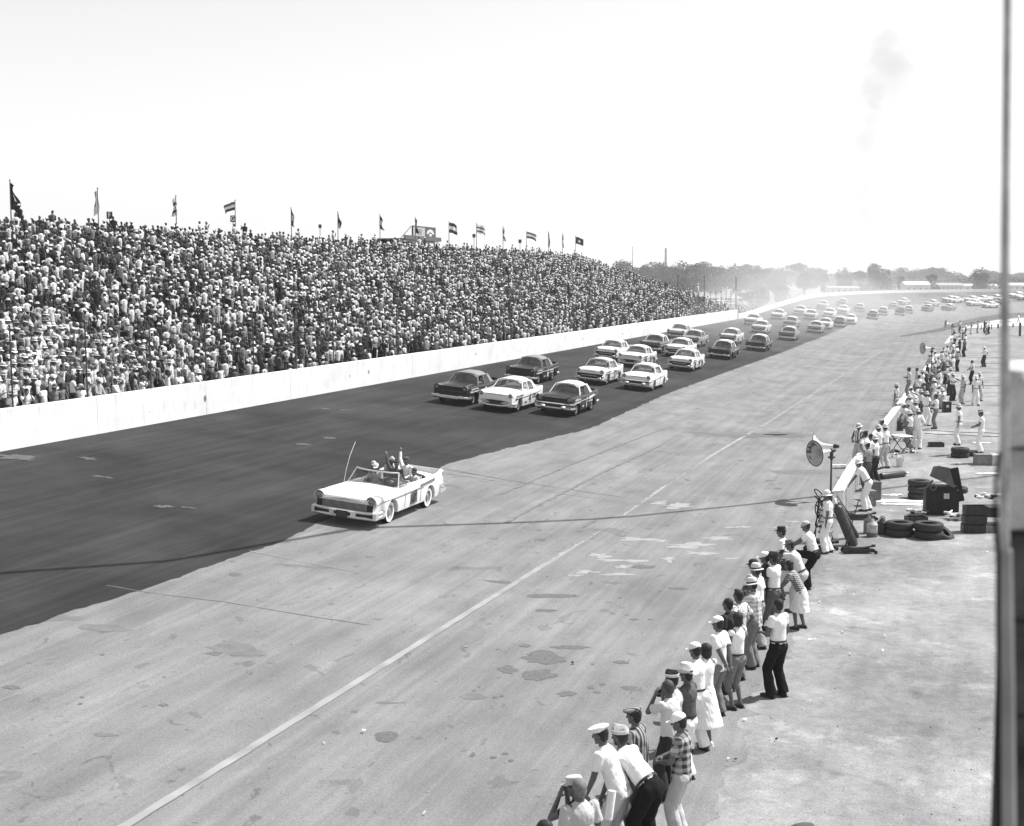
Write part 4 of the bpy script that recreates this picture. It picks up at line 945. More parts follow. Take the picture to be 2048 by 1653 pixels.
def car_proto(face, sty, hardtop=False):
    key = (face, sty, hardtop)
    if key in CARP: return CARP[key]
    D = {}
    D['body'] = car_body(sty).mesh('body', None, True, 42)
    rm, gl = roof_mesh(1.56, not hardtop); D['roof'] = rm.mesh('roof', None, True, 50)
    for k, m in gl.items(): D[k] = m.mesh(k.rstrip('-1'), None, True, 60)
    y1 = STY[sty]['w'][-1][0]+.04
    fr = MB(); gr = MB(); bp = MB(); em = MB()
    if face == 'hooded':       # flat wide mouth with mesh grille under hooded lamps
        fr.box((0, y1+.0, .60), (1.42, .07, .25)); 
        for i in range(26): gr.box((-.6+1.2*i/25, y1+.02, .60), (.008, .01, .17))
        for z in (.53, .60, .67): gr.box((0, y1+.022, z), (1.24, .012, .01))
        gr.box((0, y1+.02, .715), (1.36, .03, .022))
        bar(bp, shift(arcpts(.93, y1+.12, .10), .44), .062, .05); bar(bp, [(-.5, y1+.14, .385), (.5, y1+.14, .385)], .03, .03)
        for s in (-1, 1): bp.box((s*.62, y1+.165, .47), (.20, .04, .13))
    elif face == 'oval':       # one huge oval mouth framed in chrome
        n = 32
        ring = [(.86*math.copysign(abs(math.cos(2*math.pi*i/n))**.75, math.cos(2*math.pi*i/n)), .50+.145*math.copysign(abs(math.sin(2*math.pi*i/n))**.9, math.sin(2*math.pi*i/n))) for i in range(n+1)]
        fr.add([(0, y1+.02, .5)]+[(x*.96, y1+.025-.10*abs(x)**3, z) for x, z in ring[:-1]], [(0, 1+i, 1+(i+1) % n) for i in range(n)])
        for a, b in zip(ring, ring[1:]):
            r = .05 if (a[1]+b[1])/2 < .5 else .034
            bp.cone((a[0], y1+.07-.16*abs(a[0])**3, a[1]), (b[0], y1+.07-.16*abs(b[0])**3, b[1]), r, r, 8)
        for z in (.46, .53): gr.box((0, y1+.035, z), (1.35, .02, .018))
        for s in (-1, 1): bar(bp, [(s*.84, y1-.04, .46), (s*.93, y1-.2, .46), (s*.955, y1-.5, .46)], .07, .03)
    elif face == 'toothed':    # twin bombs, toothed centre
        fr.box((0, y1+.0, .53), (1.66, .08, .28))
        bar(bp, shift(arcpts(.92, y1+.10, .10), .655), .035, .045); bar(bp, shift(arcpts(.92, y1+.12, .12), .44), .05, .05)
        for s in (-1, 1):
            bp.sph((s*.52, y1+.12, .50), (.14, .17, .075), None, 14, 8); bp.box((s*.73, y1+.04, .55), (.34, .03, .025))
        for i in range(9): gr.box((-.34+.085*i, y1+.06, .50), (.03, .05, .10))
    elif face == 'mesh':       # full-width mesh between lamps, bumper with upturned ends
        fr.box((0, y1+.0, .57), (1.66, .07, .30))
        for i in range(30): gr.box((-.74+1.48*i/29, y1+.02, .56), (.007, .01, .23))
        for z in (.48, .53, .58, .63): gr.box((0, y1+.022, z), (1.5, .012, .009))
        bar(bp, shift(arcpts(.92, y1+.12, .10), .41), .05, .05)
        for s in (-1, 1): bp.sph((s*.66, y1+.13, .475), (.13, .06, .07), None, 12, 8); bar(bp, [(s*.80, y1+.06, .58), (s*.90, y1-.05, .62)], .06, .03)
        bar(bp, [(-.5, y1+.09, .60), (.5, y1+.09, .60)], .014, .02)
    elif face == 'plain':
        fr.box((0, y1+.0, .59), (1.6, .07, .26))
        for z in (.50, .56, .62, .67): gr.box((0, y1+.02, z), (1.44, .014, .016))
        bar(bp, shift(arcpts(.92, y1+.12, .10), .42), .06, .05)
        for s in (-1, 1): bp.sph((s*.55, y1+.15, .46), (.05, .05, .10), None, 10, 7)
    D['grille_opening'] = fr.mesh('grille_opening', None, False); D['grille'] = gr.mesh('grille', None, False); D['bumper'] = bp.mesh('bumper', None, True, 50)
    rb = MB(); y0 = STY[sty]['w'][0][0]; pts = [(a, -b-.0, c) for a, b, c in arcpts(.9, -y0+.08, .1)]; bar(rb, shift(pts, .46), .07, .045); D['rear_bumper'] = rb.mesh('bumper', None, True, 50)
    hl = MB(); hl.lathe([(0, .03), (.055, .026), (.088, .008)], oriented(Vector((1, 0, 0)), UP, Vector((0, -1, 0)), Vector((0, 0, 0))) @ Matrix.Rotation(math.pi, 4, 'Y'), 18); D['lens'] = hl.mesh('headlight', None)
    MF = oriented(Vector((-1, 0, 0)), UP, Vector((0, 1, 0)), Vector((0, 0, 0)))
    hb = MB(); hb.lathe([(.088, -.01), (.100, .012), (.112, .0), (.118, -.05), (.118, -.3)], MF, 20); D['bezel'] = hb.mesh('bezel', None)
    hh = MB(); g = []
    for j in range(2):
        pass
    for yy, r_ in ((-.45, .115), (-.1, .135), (.05, .15 if face != 'oval' else .13)):
        g.append([Vector((r_*math.cos(a), yy, r_*math.sin(a)*(1.0))) for a in np.linspace(R(-40), R(220), 17)])
    hh.grid(g); hh.grid([[p*.94+Vector((0, p.y*.06, 0)) for p in r] for r in g]); hh.grid([g[-1], [p*.94+Vector((0, p.y*.06, 0)) for p in g[-1]]]); D['hood'] = hh.mesh('lamp_hood', None, True, 60)
    it = MB(); it.box((0, .30, .80), (1.42, .28, .22)); it.box((0, -.35, .78), (1.36, .20, .42)); it.box((0, -1.3, .80), (1.3, .22, .3)); it.torus((-.36, .1, .98), .17, .014, Matrix.Rotation(R(65), 4, 'X'), 20, 6); D['interior'] = it.mesh('interior', None, False)
    w_ = lambda y: lerpk(STY[sty]['w'], y)
    for s in (-1, 1):
        tr = MB(); pts = [(s*(w_(y)+.006), y, z) for y, z in ((2.3, .70), (1.2, .735), (0, .76), (-1.0, .79), (-2.5, .86))]
        for a, b in zip(pts, pts[1:]): tr.cone(a, b, .014, .014, 6)
        D['side_trim%d' % s] = tr.mesh('side_trim', None, True)
    for s in (-1, 1):
        fl = MB(); ya_ = [(-.55, .80, .83), (-1.4, .80, .88), (-2.55, .86, 1.0)]
        A = [Vector((s*(w_(y)*.987+.012), y, z0)) for y, z0, z1 in ya_]; B = [Vector((s*(w_(y)*.972+.012), y, z1)) for y, z0, z1 in ya_]; fl.grid([A, B] if s < 0 else [B, A])
        D['flash%d' % s] = fl.mesh('colour_flash', None, False)
    tl = MB()
    for s in (-1, 1): tl.sph((s*.78, y0-.01, .86 if sty == 'fin' else .82), (.09, .05, .09), None, 12, 8)
    D['tail'] = tl.mesh('tail_lamp', None)
    CARP[key] = D; return D
FAR_LAMP = {}
CAROBJ = []
def place_car(u, v, face, sty, body, roof, label, number=None, detail=2, hood=None, flash=None, hardtop=False, driver=False, yaw=0, numc='black', sponsor=None):
    wc = PS(u, v); z, q, uu = surf(wc.x, wc.y)
    s_, t_, n_, tg = wall_at(q); f = -(T*tg[0]+L*tg[1])          # travelling towards the camera
    f = Matrix.Rotation(R(yaw), 3, 'Z') @ f; p2 = wc+f*1.0; p3 = wc+Vector((-f.y, f.x, 0))
    fz = (Vector((p2.x, p2.y, surf(p2.x, p2.y)[0]))-Vector((wc.x, wc.y, z))).normalized()
    lz = (Vector((p3.x, p3.y, surf(p3.x, p3.y)[0]))-Vector((wc.x, wc.y, z))); rx = -lz; up = rx.cross(fz).normalized(); rx = fz.cross(up).normalized()
    # outward side of the infield-facing front wheel: local (x=-0.79?) handled by sign
    side = 1.0 if rx.dot(-L) > 0 or True else -1
    M = oriented(rx, fz, up, Vector((0, 0, 0))); loc = Vector((wc.x, wc.y, z))-(M.to_3x3() @ Vector((-.84, 1.60, 0)))
    M.translation = loc+up*.0
    D = car_proto(face, sty, hardtop); o = empty('race_car', (0, 0, 0)); o.matrix_world = M
    tag(o, label, 'race car', 'race cars rolling behind the white convertible')
    bo = put('body', D['body'], paint(body), o)
    put('roof', D['roof'], paint(roof), o); put('windshield', D['windshield'], glass(), o); put('bumper', D['bumper'], CHR2, o); put('grille_opening', D['grille_opening'], TRIM_D, o)
    y1 = STY[sty]['w'][-1][0]
    for s in (-1, 1):
        h = empty('headlight', (0, 0, 0)); h.parent = o; h.location = (s*(.745 if sty != 'wide' else .8), y1-.02, .86)
        put('lens', D['lens'], LENS if detail > 0 else LENS, h).location = (0, .05, 0)
        if detail > 0: put('bezel', D['bezel'], CHR2 if face != 'hooded' else paint(body), h).location = (0, .05, 0)
        if detail > 0: put('lamp_hood', D['hood'], paint(hood or body), h)
        for y in (1.56, -1.42): wheel_parts(o, s*.79, y, s)
    put('rear_window', D['rear_window'], glass(), o); put('interior', D['interior'], INTER, o)
    if detail > 0:
        put('window_frame', D['window_frame'], TRIM_D, o); [put('quarter_glass', D['quarter_glass%d' % s], glass(), o) for s in (-1, 1)]; put('grille', D['grille'], GRL, o)
        [put('side_trim', D['side_trim%d' % s], CHR2 if body not in ('white',) else mat('trim_grey', .25, .4), o) for s in (-1, 1)]; put('bumper', D['rear_bumper'], CHR2, o)
        if flash: [put('colour_flash', D['flash%d' % s], paint(flash), o) for s in (-1, 1)]
    if hood and hood != body:      # differently painted bonnet panel
        def hd():
            mb = MB(); g = []
            for i in range(10):
                y = 1.12+(y1-1.12)*i/9; zh = lerpk(STY[sty]['zh'], y); w_ = lerpk(STY[sty]['w'], y)
                g.append([Vector((w_*.69*k, y, zh+.004+.018*(1.9-1.9*abs(k)**1.6)+.005)) for k in np.linspace(-1, 1, 9)])
            mb.grid([r[::-1] for r in g]); return mb.mesh('bonnet', None)
        put('bonnet', cm(('bonnet', sty), hd), paint(hood), o)
    if number:
        me = cm(('num', number), lambda: textmesh(number, .68, 'door_number', .003))
        for s in (-1, 1):
            M2 = oriented(Vector((0, s, 0)), UP, Vector((s, 0, 0)), Vector((s*.962, -.02, .58)))
            x = put('door_number', me, paint(numc), o); x.matrix_local = M2
    if sponsor:
        for s in (-1, 1):
            me = cm(('spon', sponsor), lambda: sponsor_mesh(sponsor)); x = put('painted_lettering', me, paint(numc), o); x.matrix_local = oriented(Vector((0, s, 0)), UP, Vector((s, 0, 0)), Vector((s*.962, 0, 0)))
    if driver:
        d = M @ Vector((-.36, -.28, -.15+.0)); 
        DR.append((d, M))
    CAROBJ.append(o); return o
def sponsor_mesh(seed):     # worn painted script reduced to short brush strokes, as it reads in the photo
    r = random.Random(seed); mb = MB()
    for row, (x0, x1, z) in enumerate(((-2.2, -1.1, .80), (-2.3, -1.2, .66), (.45, 1.2, .62), (-.75, -.45, .45), (.5, 1.1, .76))):
        x = x0
        while x < x1:
            w_ = r.uniform(.04, .10); mb.box((x, z+r.uniform(-.015, .015)+ (.05 if x0 < -1 else 0), 0), (w_, r.uniform(.04, .10), .006), Matrix.Rotation(r.uniform(-.4, .4), 4, 'Z')); x += w_+r.uniform(.02, .06)
    return mb.mesh('painted_lettering', None, False)
DR = []
FRONT = [
 (944, 811, 'hooded', 'fin', 'dark', 'grey', 'leftmost car of the front row, dark with grey roof and round hooded lamps', '8', 2, 'midgrey', None, False, True, 'white', 3),
 (1034, 825, 'oval', 'round', 'white', 'white', 'middle car of the front row, white with a huge oval mouth grille', '4', 2, None, None, False, True, 'dark', 5),
 (1150, 833, 'toothed', 'round', 'dark', 'white', 'rightmost car of the front row, dark with white roof and pale rear flash', '1', 2, 'black', 'white', True, True, 'white', 4),
 (1075, 769, 'hooded', 'fin', 'dark', 'grey', 'dark grey-roofed car alone by the wall in the second row', '6', 2, 'midgrey', None, False, False, 'white', 9),
 (1212, 771, 'mesh', 'fin', 'white', 'pale', 'white car with grey nose, grey roof and number 57 on its door', '57', 2, None, None, False, True, 'black', 2),
 (1304, 783, 'toothed', 'round', 'white', 'white', 'all-white car at the right of the second row with toothed grille', '7', 2, None, None, True, True, 'pale', None),
 (1238, 724, 'mesh', 'fin', 'white', 'white', 'white car nearest the wall in the third row', None, 1, None, None, False, False, 'black', None),
 (1287, 737, 'oval', 'round', 'offwhite', 'white', 'off-white car with dark-patched bonnet right behind the number 57 car', '26', 1, None, None, False, False, 'dark', 6),
 (1386, 744, 'mesh', 'fin', 'white', 'white', 'white car number 46 at the right of the third row', '46', 2, None, None, False, True, 'dark', 1),
 (1322, 708, 'hooded', 'fin', 'midgrey', 'white', 'dark car with pale roof beside the wall in the fourth row', None, 1, None, None, False, False, 'white', None),
 (1373, 717, 'mesh', 'round', 'offwhite', 'white', 'pale car with white roof directly behind car number 46', None, 1, None, None, False, False, 'dark', None),
 (1370, 681, 'plain', 'round', 'pale', 'white', 'pale car closest to the wall, fifth row, faded by dust', None, 1, None, None, False, False, 'dark', None),
 (1399, 696, 'hooded', 'fin', 'grey', 'pale', 'dusty mid-grey car overlapped by the pale car at the wall, fifth row', None, 1, None, None, False, False, 'dark', None),
 (1460, 720, 'plain', 'wide', 'dark', 'white', 'dark white-roofed car at the right of the fourth row', '12', 2, None, None, False, False, 'white', 8),
 (1473, 690, 'hooded', 'fin', 'pale', 'white', 'pale car half hidden behind the dark white-roofed car of row four', None, 1, None, None, False, False, 'dark', None),
 (1530, 704, 'plain', 'wide', 'dark', 'white', 'dark white-roofed car at the right of the fifth row', None, 1, None, None, False, False, 'white', None),
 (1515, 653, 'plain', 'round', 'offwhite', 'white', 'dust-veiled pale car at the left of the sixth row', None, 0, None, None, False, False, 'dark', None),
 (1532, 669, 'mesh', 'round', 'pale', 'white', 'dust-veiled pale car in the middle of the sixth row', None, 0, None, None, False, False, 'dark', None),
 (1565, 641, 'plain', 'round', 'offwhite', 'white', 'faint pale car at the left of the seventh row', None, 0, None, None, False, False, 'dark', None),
 (1592, 658, 'hooded', 'fin', 'grey', 'white', 'grey car with pale roof in the middle of the seventh row', None, 0, None, None, False, False, 'dark', None),
 (1589, 683, 'hooded', 'fin', 'midgrey', 'white', 'white-roofed grey car alone at the right of the sixth row', None, 1, None, None, False, False, 'dark', None),
]
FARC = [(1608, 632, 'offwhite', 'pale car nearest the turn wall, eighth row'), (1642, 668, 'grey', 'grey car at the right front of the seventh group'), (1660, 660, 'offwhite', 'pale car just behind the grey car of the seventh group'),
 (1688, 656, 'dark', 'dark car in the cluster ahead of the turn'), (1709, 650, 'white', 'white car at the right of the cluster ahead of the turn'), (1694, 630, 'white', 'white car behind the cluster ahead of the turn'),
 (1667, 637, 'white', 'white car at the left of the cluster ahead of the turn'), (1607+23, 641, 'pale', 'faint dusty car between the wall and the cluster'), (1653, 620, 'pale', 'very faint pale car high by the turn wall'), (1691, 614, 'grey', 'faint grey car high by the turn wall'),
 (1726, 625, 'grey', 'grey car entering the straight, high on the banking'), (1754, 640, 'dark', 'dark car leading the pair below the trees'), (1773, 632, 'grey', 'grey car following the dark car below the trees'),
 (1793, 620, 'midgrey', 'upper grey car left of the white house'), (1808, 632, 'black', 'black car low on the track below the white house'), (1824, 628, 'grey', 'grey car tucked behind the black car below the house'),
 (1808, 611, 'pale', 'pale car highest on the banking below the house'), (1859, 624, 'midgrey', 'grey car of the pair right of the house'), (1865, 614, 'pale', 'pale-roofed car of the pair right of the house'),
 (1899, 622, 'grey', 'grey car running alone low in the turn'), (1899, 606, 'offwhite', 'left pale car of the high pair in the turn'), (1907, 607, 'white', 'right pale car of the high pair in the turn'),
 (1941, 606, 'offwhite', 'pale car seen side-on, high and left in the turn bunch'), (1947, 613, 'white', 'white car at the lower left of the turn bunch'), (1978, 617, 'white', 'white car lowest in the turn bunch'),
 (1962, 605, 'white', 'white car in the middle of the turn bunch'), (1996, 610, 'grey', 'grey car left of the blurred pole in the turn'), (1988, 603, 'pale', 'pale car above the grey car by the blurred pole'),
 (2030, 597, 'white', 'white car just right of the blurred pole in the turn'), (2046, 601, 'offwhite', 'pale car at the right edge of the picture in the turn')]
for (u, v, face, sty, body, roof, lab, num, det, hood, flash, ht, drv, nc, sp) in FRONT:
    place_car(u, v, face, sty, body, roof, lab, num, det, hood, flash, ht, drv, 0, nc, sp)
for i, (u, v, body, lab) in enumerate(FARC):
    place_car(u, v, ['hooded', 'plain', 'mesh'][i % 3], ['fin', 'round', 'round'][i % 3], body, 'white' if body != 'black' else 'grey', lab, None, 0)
# drivers
for i, (d, M) in enumerate(DR):
    o = person(['driver in the leftmost front-row car, dark helmet', 'driver in the oval-mouthed white car, pale helmet', 'driver in the rightmost front-row car, dark helmet', 'driver in the white car with grey nose and roof', 'driver in the all-white second-row car', 'driver in the white car at right of the third row'][i],
               (0, 0, 0), 0, 'seatdrive', 'long', 'grey' if i % 2 else 'light', 'trousers', 'dark', 'helmet', 'dark' if i != 1 else 'light', near=False, size=.86, group='drivers at the wheel', cat='driver')
    o.matrix_world = M @ Matrix.Translation((-.36, -.42, .16)) @ Matrix.Scale(.86, 4)
# ---------------------------------------------------------------- the white convertible
def pace_car(u, v):
    wc = PS(u, v); z = wc.z; f = -T; f = Matrix.Rotation(R(-1), 3, 'Z') @ f; rx = Vector((f.y, -f.x, 0))
    sl_ = Vector((wc.x, wc.y, 0))+L; dz = surf(sl_.x, sl_.y)[0]-surf(wc.x, wc.y)[0]; rx = (rx+UP*(-dz if rx.dot(L) < 0 else dz)).normalized(); up = rx.cross(f).normalized()
    M = oriented(rx, f, up, Vector((0, 0, 0))); M = M @ Matrix.Scale(.97, 4); M.translation = wc-(M.to_3x3() @ Vector((-.86, 1.62, 0)))
    o = empty('convertible', (0, 0, 0)); o.matrix_world = M; tag(o, 'white open convertible with whitewall tyres leading the field, people sitting up in it', 'convertible')
    W_ = paint('white'); put('body', car_body('wide', True).mesh('body', None, True, 42), W_, o)
    mb = MB(); mb.box((0, -.35, .47), (1.36, 2.6, .05)); mb.box((0, .74, .80), (1.38, .34, .20)); obj('cockpit', mb, INTER, o)
    for y in (-.28, -1.25):
        mb = MB(); mb.sph((0, y+.12, .56), (.66, .30, .12), None, 16, 8); mb.box((0, y-.14, .78), (1.30, .16, .40), Matrix.Rotation(R(10), 4, 'X')); obj('seat', vox_obj(mb, .03), mat('seat_vinyl', .3, .5, .2, 6), o) if False else link('seat', vox(mb, .03, 3), o)
        o.children[-1].data.materials.append(mat('seat_vinyl', .28, .5, .2, 6))
    mb = MB(); mb.sph((0, -1.62, .93), (.72, .26, .10), None, 20, 8); link_ = link('folded_top', vox(mb, .025, 2, .02, 4), o); link_.data.materials.append(mat('canvas_dark', .03, .9, .2))
    mb = MB(); mb.torus((-.38, .42, .98), .19, .014, Matrix.Rotation(R(62), 4, 'X')); mb.cone((-.38, .46, .96), (-.38, .8, .85), .02, .02, 8); obj('steering_wheel', mb, TRIM_D, o)
    n = 13; A = []; B = []
    for i in range(n):
        x = -1+2*i/(n-1); c = 1-abs(x)**3; A.append(Vector((x*.83, .86+.36*c, .955))); B.append(Vector((x*.70, .58+.20*c, 1.36)))
    mb = MB(); mb.grid([A, B]); obj('windshield', mb, glass(), o)
    mb = MB()
    for i in range(n-1): mb.cone(B[i], B[i+1], .024, .024, 8); mb.cone(A[i], A[i+1], .015, .015, 6)
    mb.cone(A[0], B[0], .022, .022, 8); mb.cone(A[-1], B[-1], .022, .022, 8); obj('windshield_frame', mb, CHR2, o)
    for s in (-1, 1):
        mb = MB(); mb.add([(s*.84, .82, .95), (s*.86, .25, .95), (s*.74, .42, 1.30), (s*.71, .58, 1.35)], [(0, 1, 2, 3)]); mb.cone((s*.86, .25, .95), (s*.74, .42, 1.32), .012, .012, 6); obj('vent_window', mb, [glass()], o, smooth=False)
    y1 = 2.74; mb = MB(); mb.box((0, y1+.01, .605), (1.80, .07, .25)); obj('grille_opening', mb, TRIM_D, o)
    mb = MB()
    for i in range(40): mb.box((-.70+1.4*i/39, y1+.045, .61), (.007, .02, .22))
    mb.box((0, y1+.04, .735), (1.56, .05, .025)); mb.box((0, y1+.04, .49), (1.56, .04, .02)); obj('grille', mb, CHR2, o)
    for s in (-1, 1):
        h = empty('headlight', (0, 0, 0)); h.parent = o; h.location = (s*.835, y1-.06, .79); h.scale = (1.22, 1, 1.22)
        hl = car_proto('hooded', 'fin'); put('lens', hl['lens'], LENS, h).location = (0, .09, .0); b = put('bezel', hl['bezel'], CHR2, h); b.location = (0, .09, 0)
        mb = MB(); g = []
        for yy, r_ in ((-.5, .12), (-.15, .135), (.10, .15)): g.append([Vector((r_*.95*math.cos(a), yy+(.05*math.sin(a)), r_*math.sin(a))) for a in np.linspace(R(-75), R(255), 21)])
        mb.grid(g); mb.grid([[p*.94+Vector((0, p.y*.06, 0)) for p in r] for r in g]); mb.grid([g[-1], [p*.94+Vector((0, p.y*.06, 0)) for p in g[-1]]]); obj('lamp_hood', mb, W_, h, ang=60)
    # massive twin-bar bumper, dark slots between the bars
    mb = MB(); p = arcpts(.99, y1+.15, .13)
    bar(mb, shift(p, .475), .045, .06); bar(mb, shift(p, .315), .045, .06)
    for s in (-1, 1):
        mb.box((s*.99, y1-.02, .395), (.10, .24, .19)); mb.box((s*.34, y1+.165, .395), (.16, .07, .16), Matrix.Rotation(R(-12*s), 4, 'Z'))
        bar(mb, [(s*1.0, y1-.03, .47), (s*1.04, y1-.35, .47)], .05, .03); bar(mb, [(s*1.0, y1-.03, .33), (s*1.04, y1-.35, .36)], .045, .03)
    obj('bumper', mb, CHR2, o, ang=60)
    mb = MB(); mb.box((0, y1+.10, .395), (1.86, .03, .10)); obj('bumper_recess', mb, TRIM_D, o)
    mb = MB(); mb.box((0, y1+.215, .39), (.36, .02, .20)); obj('licence_plate', mb, mat('plate_dark', .04, .5, .6, 30), o)
    mb = MB(); bar(mb, shift([(a, -b, c) for a, b, c in arcpts(.97, 2.86, .12)], .44), .08, .055); bar(mb, shift([(a, -b, c) for a, b, c in arcpts(.97, 2.85, .12)], .62), .03, .04); obj('bumper', mb, CHR2, o)
    for s in (-1, 1):
        w_ = lambda y: lerpk(STY['wide']['w'], y)
        mb = MB(); pts = [(y, z) for y, z in ((2.45, .745), (1.2, .76), (.2, .775), (-.9, .79))]
        for (a, za), (b, zb) in zip(pts, pts[1:]): mb.cone((s*(w_(a)+.004), a, za), (s*(w_(b)+.004), b, zb), .014, .014, 6)
        obj('side_trim', mb, mat('trim_grey', .25, .4), o)
        mb = MB(); ya_ = [(-.62, .80, .875), (-1.6, .83, .92), (-2.72, .86, .985)]   # scooped rear channel
        A = [Vector((s*(w_(y)*.985+.014), y, z0)) for y, z0, z1 in ya_]; B = [Vector((s*(w_(y)*.972+.014), y, z1)) for y, z0, z1 in ya_]; mb.grid([A, B] if s < 0 else [B, A]); obj('rear_channel', mb, mat('channel_grey', .17, .4, .1), o, smooth=False)
        mb = MB()
        A = [Vector((s*(w_(y)*.972+.019), y, z1-.035)) for y, z0, z1 in ya_]; B = [Vector((s*(w_(y)*.968+.016), y, z1+.004)) for y, z0, z1 in ya_]; mb.grid([A, B] if s < 0 else [B, A]); obj('channel_edge', mb, TRIM_D, o, smooth=False)
        M2 = oriented(Vector((0, s, 0)), UP, Vector((s, 0, 0)), Vector((s*1.005, -.05, .56))); b = empty('door_plaque', (0, 0, 0)); b.parent = o; b.matrix_local = M2
        mb = MB(); mb.add([(-.24, -.2, .0), (.25, -.18, .0), (.24, .13, .0), (.20, .25, 0), (.0, .16, 0), (-.23, .18, 0)], [(0, 1, 2, 3, 4, 5)]); obj('plaque', mb, mat('plaque_grey', .1, .6, .3, 9), b, smooth=False)
        mb = MB()
        for (x, y, w2, h2, a) in ((-.08, .02, .05, .24, -40), (.06, .02, .05, .2, -40), (.02, -.09, .2, .04, 20), (.1, .1, .06, .06, 0), (-.1, -.1, .08, .06, 30)): mb.box((x, y, .004), (w2, h2, .004), Matrix.Rotation(R(a), 4, 'Z'))
        obj('emblem', mb, TRIM_D, b, smooth=False)
        for y in (1.56, -1.42): wheel_parts(o, s*.83, y, s, 'white')
    mb = MB(); pts = [Vector((.80, 1.25, .95)), Vector((.84, 1.05, 1.35)), Vector((.88, .75, 1.75)), Vector((.92, .35, 2.1))]
    mb.tube(pts, .008, 6); obj('antenna', mb, cloth('cream'), o)
    return o, M
PC, PM = pace_car(773, 1047)
def rider(label, x, y, z, yaw, **k):
    o = person(label, (0, 0, 0), 0, near=True, group='people riding in the convertible', cat='person', **k); sc = k.get('size', 1)
    o.matrix_world = PM @ Matrix.Translation((x, y, z)) @ Matrix.Rotation(R(yaw), 4, 'Z') @ Matrix.Scale(.95, 4); return o
for s in (-1, 1):
    for y_ in (.62, -.62): g_ = obj('door_gap', MB().box((s*.992, y_, .60), (.006, .012, .52)), TRIM_D, PC, smooth=False)
rider('rider on the far side with dark sleeve stretched forward, pale cap', .66, -.55, .22, 25, pose='seatdrive', shirt='long', sc='dark', pc='grey', hat='cap', hc='light')
rider('rider in dark shirt between the two rear riders, arm flung up', .12, -1.15, .20, 15, pose='seatwave', shirt='long', sc='grey', pc='dark', hair='quiff')
rider('driver of the convertible behind the wheel, dark hair', -.38, -.22, .0, 0, pose='seatdrive', shirt='short', sc='light', pc='grey', hair='short')
rider('rider in front passenger seat in white cap', .42, -.24, .20, 10, pose='seat', shirt='short', sc='white', pc='khaki', hat='cap', hc='white')
rider('rider sitting up at the back with arm raised high, wearing dark cap', -.2, -1.25, .34, -10, pose='seatwave', shirt='long', sc='white', pc='grey', hat='kepi', hc='grey')
rider('rider sitting on the far rear corner of the convertible', .38, -1.32, .26, 30, pose='seat', shirt='short', sc='light', pc='khaki', hat='garrison', hc='light', )
rider('rider low in the rear seat, nearest the infield, dark hair', -.55, -1.12, .06, -25, pose='seat', shirt='short', sc='cream', pc='dark', hair='quiff')
# ================================================================ PIT SIDE
def PP(u, v, h, z=0.0): return P(u, v, z+h)          # head-top pixel -> standing point
def at_head(u, v, h, z=0.0):
    p = P(u, v, z+h); return Vector((p.x, p.y, z))
def man(u, v, label, head=50, h=1.78, z=0.0, **k):
    hat = k.get('hat'); pose = k.get('pose', 'stand'); S = cm(('S', pose), lambda: skel(pose)); top = (S['head']+S['hu']*(.118 if not hat else .15)); size = k.pop('size', 1.0)
    # where the head is relative to the feet, in the pose
    rel = Matrix.Rotation(R(head), 3, 'Z') @ Vector((top.x*size, top.y*size, 0)); q = P(u, v, z+top.z*size); k.setdefault('near', True)
    return person(label, (q.x-rel.x, q.y-rel.y, z), head, size=size, **k)
G1 = 'onlookers lined up along the edge of the pit road'; G2 = 'crew and officials round the pit wall'
man(1088, 1641, 'dark-haired head just showing at the bottom edge of the picture', 60, sc='dark', pc='dark', group=G1)
man(1147, 1550, 'person in light peaked cap and dark shirt raising a camera, bottom edge', 55, pose='camera', sc='dark', shirt='tee', pc='dark', hat='kepi', hc='light', group=G1)
man(1158, 1558, 'grey-haired bareheaded man in pale shirt seen from behind, bottom edge', 25, sc='light', pc='khaki', hair='short', hm=HAIRG, tuck=False, pose='stand2', group=G1, size=1.02)
man(1199, 1447, 'man leaning forward in white flat cap, hand on hip, white shirt', 62, pose='leanhip', sc='white', pc='light', hat='flat', hc='white', tuck=False, group=G1, size=1.04)
man(1240, 1450, 'bent-over man in pale garrison cap, white shirt and black trousers', 50, pose='bend', sc='white', pc='black', hat='garrison', hc='light', shirt='short', group=G1, size=1.1, band=cloth('cream'))
man(1268, 1411, 'man in dark striped cap and boldly striped dark shirt', 60, pose='stand2', sc='stripe', shirt='long', pc='grey', hat='flat', hc='stripe', group=G1)
man(1334, 1361, 'brown-haired photographer in white shirt and dark trousers, camera at his eye', 45, pose='camera', sc='cream', pc='dark', hm=HAIRB, hair='short', group=G1, tuck=False, shirt='short')
man(1356, 1423, 'man in white cap, dark plaid shirt and pale khaki trousers', 70, pose='hold', sc='plaid', pc='light', hat='cap', hc='white', group=G1, tuck=False)
man(1344, 1340, 'man in two-tone garrison cap and pale shirt behind the photographer', 50, sc='light', shirt='tee', pc='khaki', hat='garrison', hc='dark', band=cloth('cream'), group=G1)
man(1373, 1330, 'man in big straw cowboy hat, dark shirt and white trousers', 55, pose='folded', sc='grey', shirt='rolled', pc='white', hat='cowboy', hc='straw', group=G1)
man(1390, 1283, 'man all in white with white peaked cap, arms down', 45, sc='white', pc='white', hat='cap', hc='white', group=G1, pose='stand2')
man(1411, 1288, 'dark-haired woman in long white dress and white shoes', 35, pose='folded', shirt='dress', sc='white', hair='bob', shoe=SHOEW, group=G1, size=.97)
man(1436, 1231, 'man in white cap, white shirt and grey trousers, hands behind his back', 50, pose='behind', sc='white', pc='mid', hat='cap', hc='white', group=G1, tuck=False)
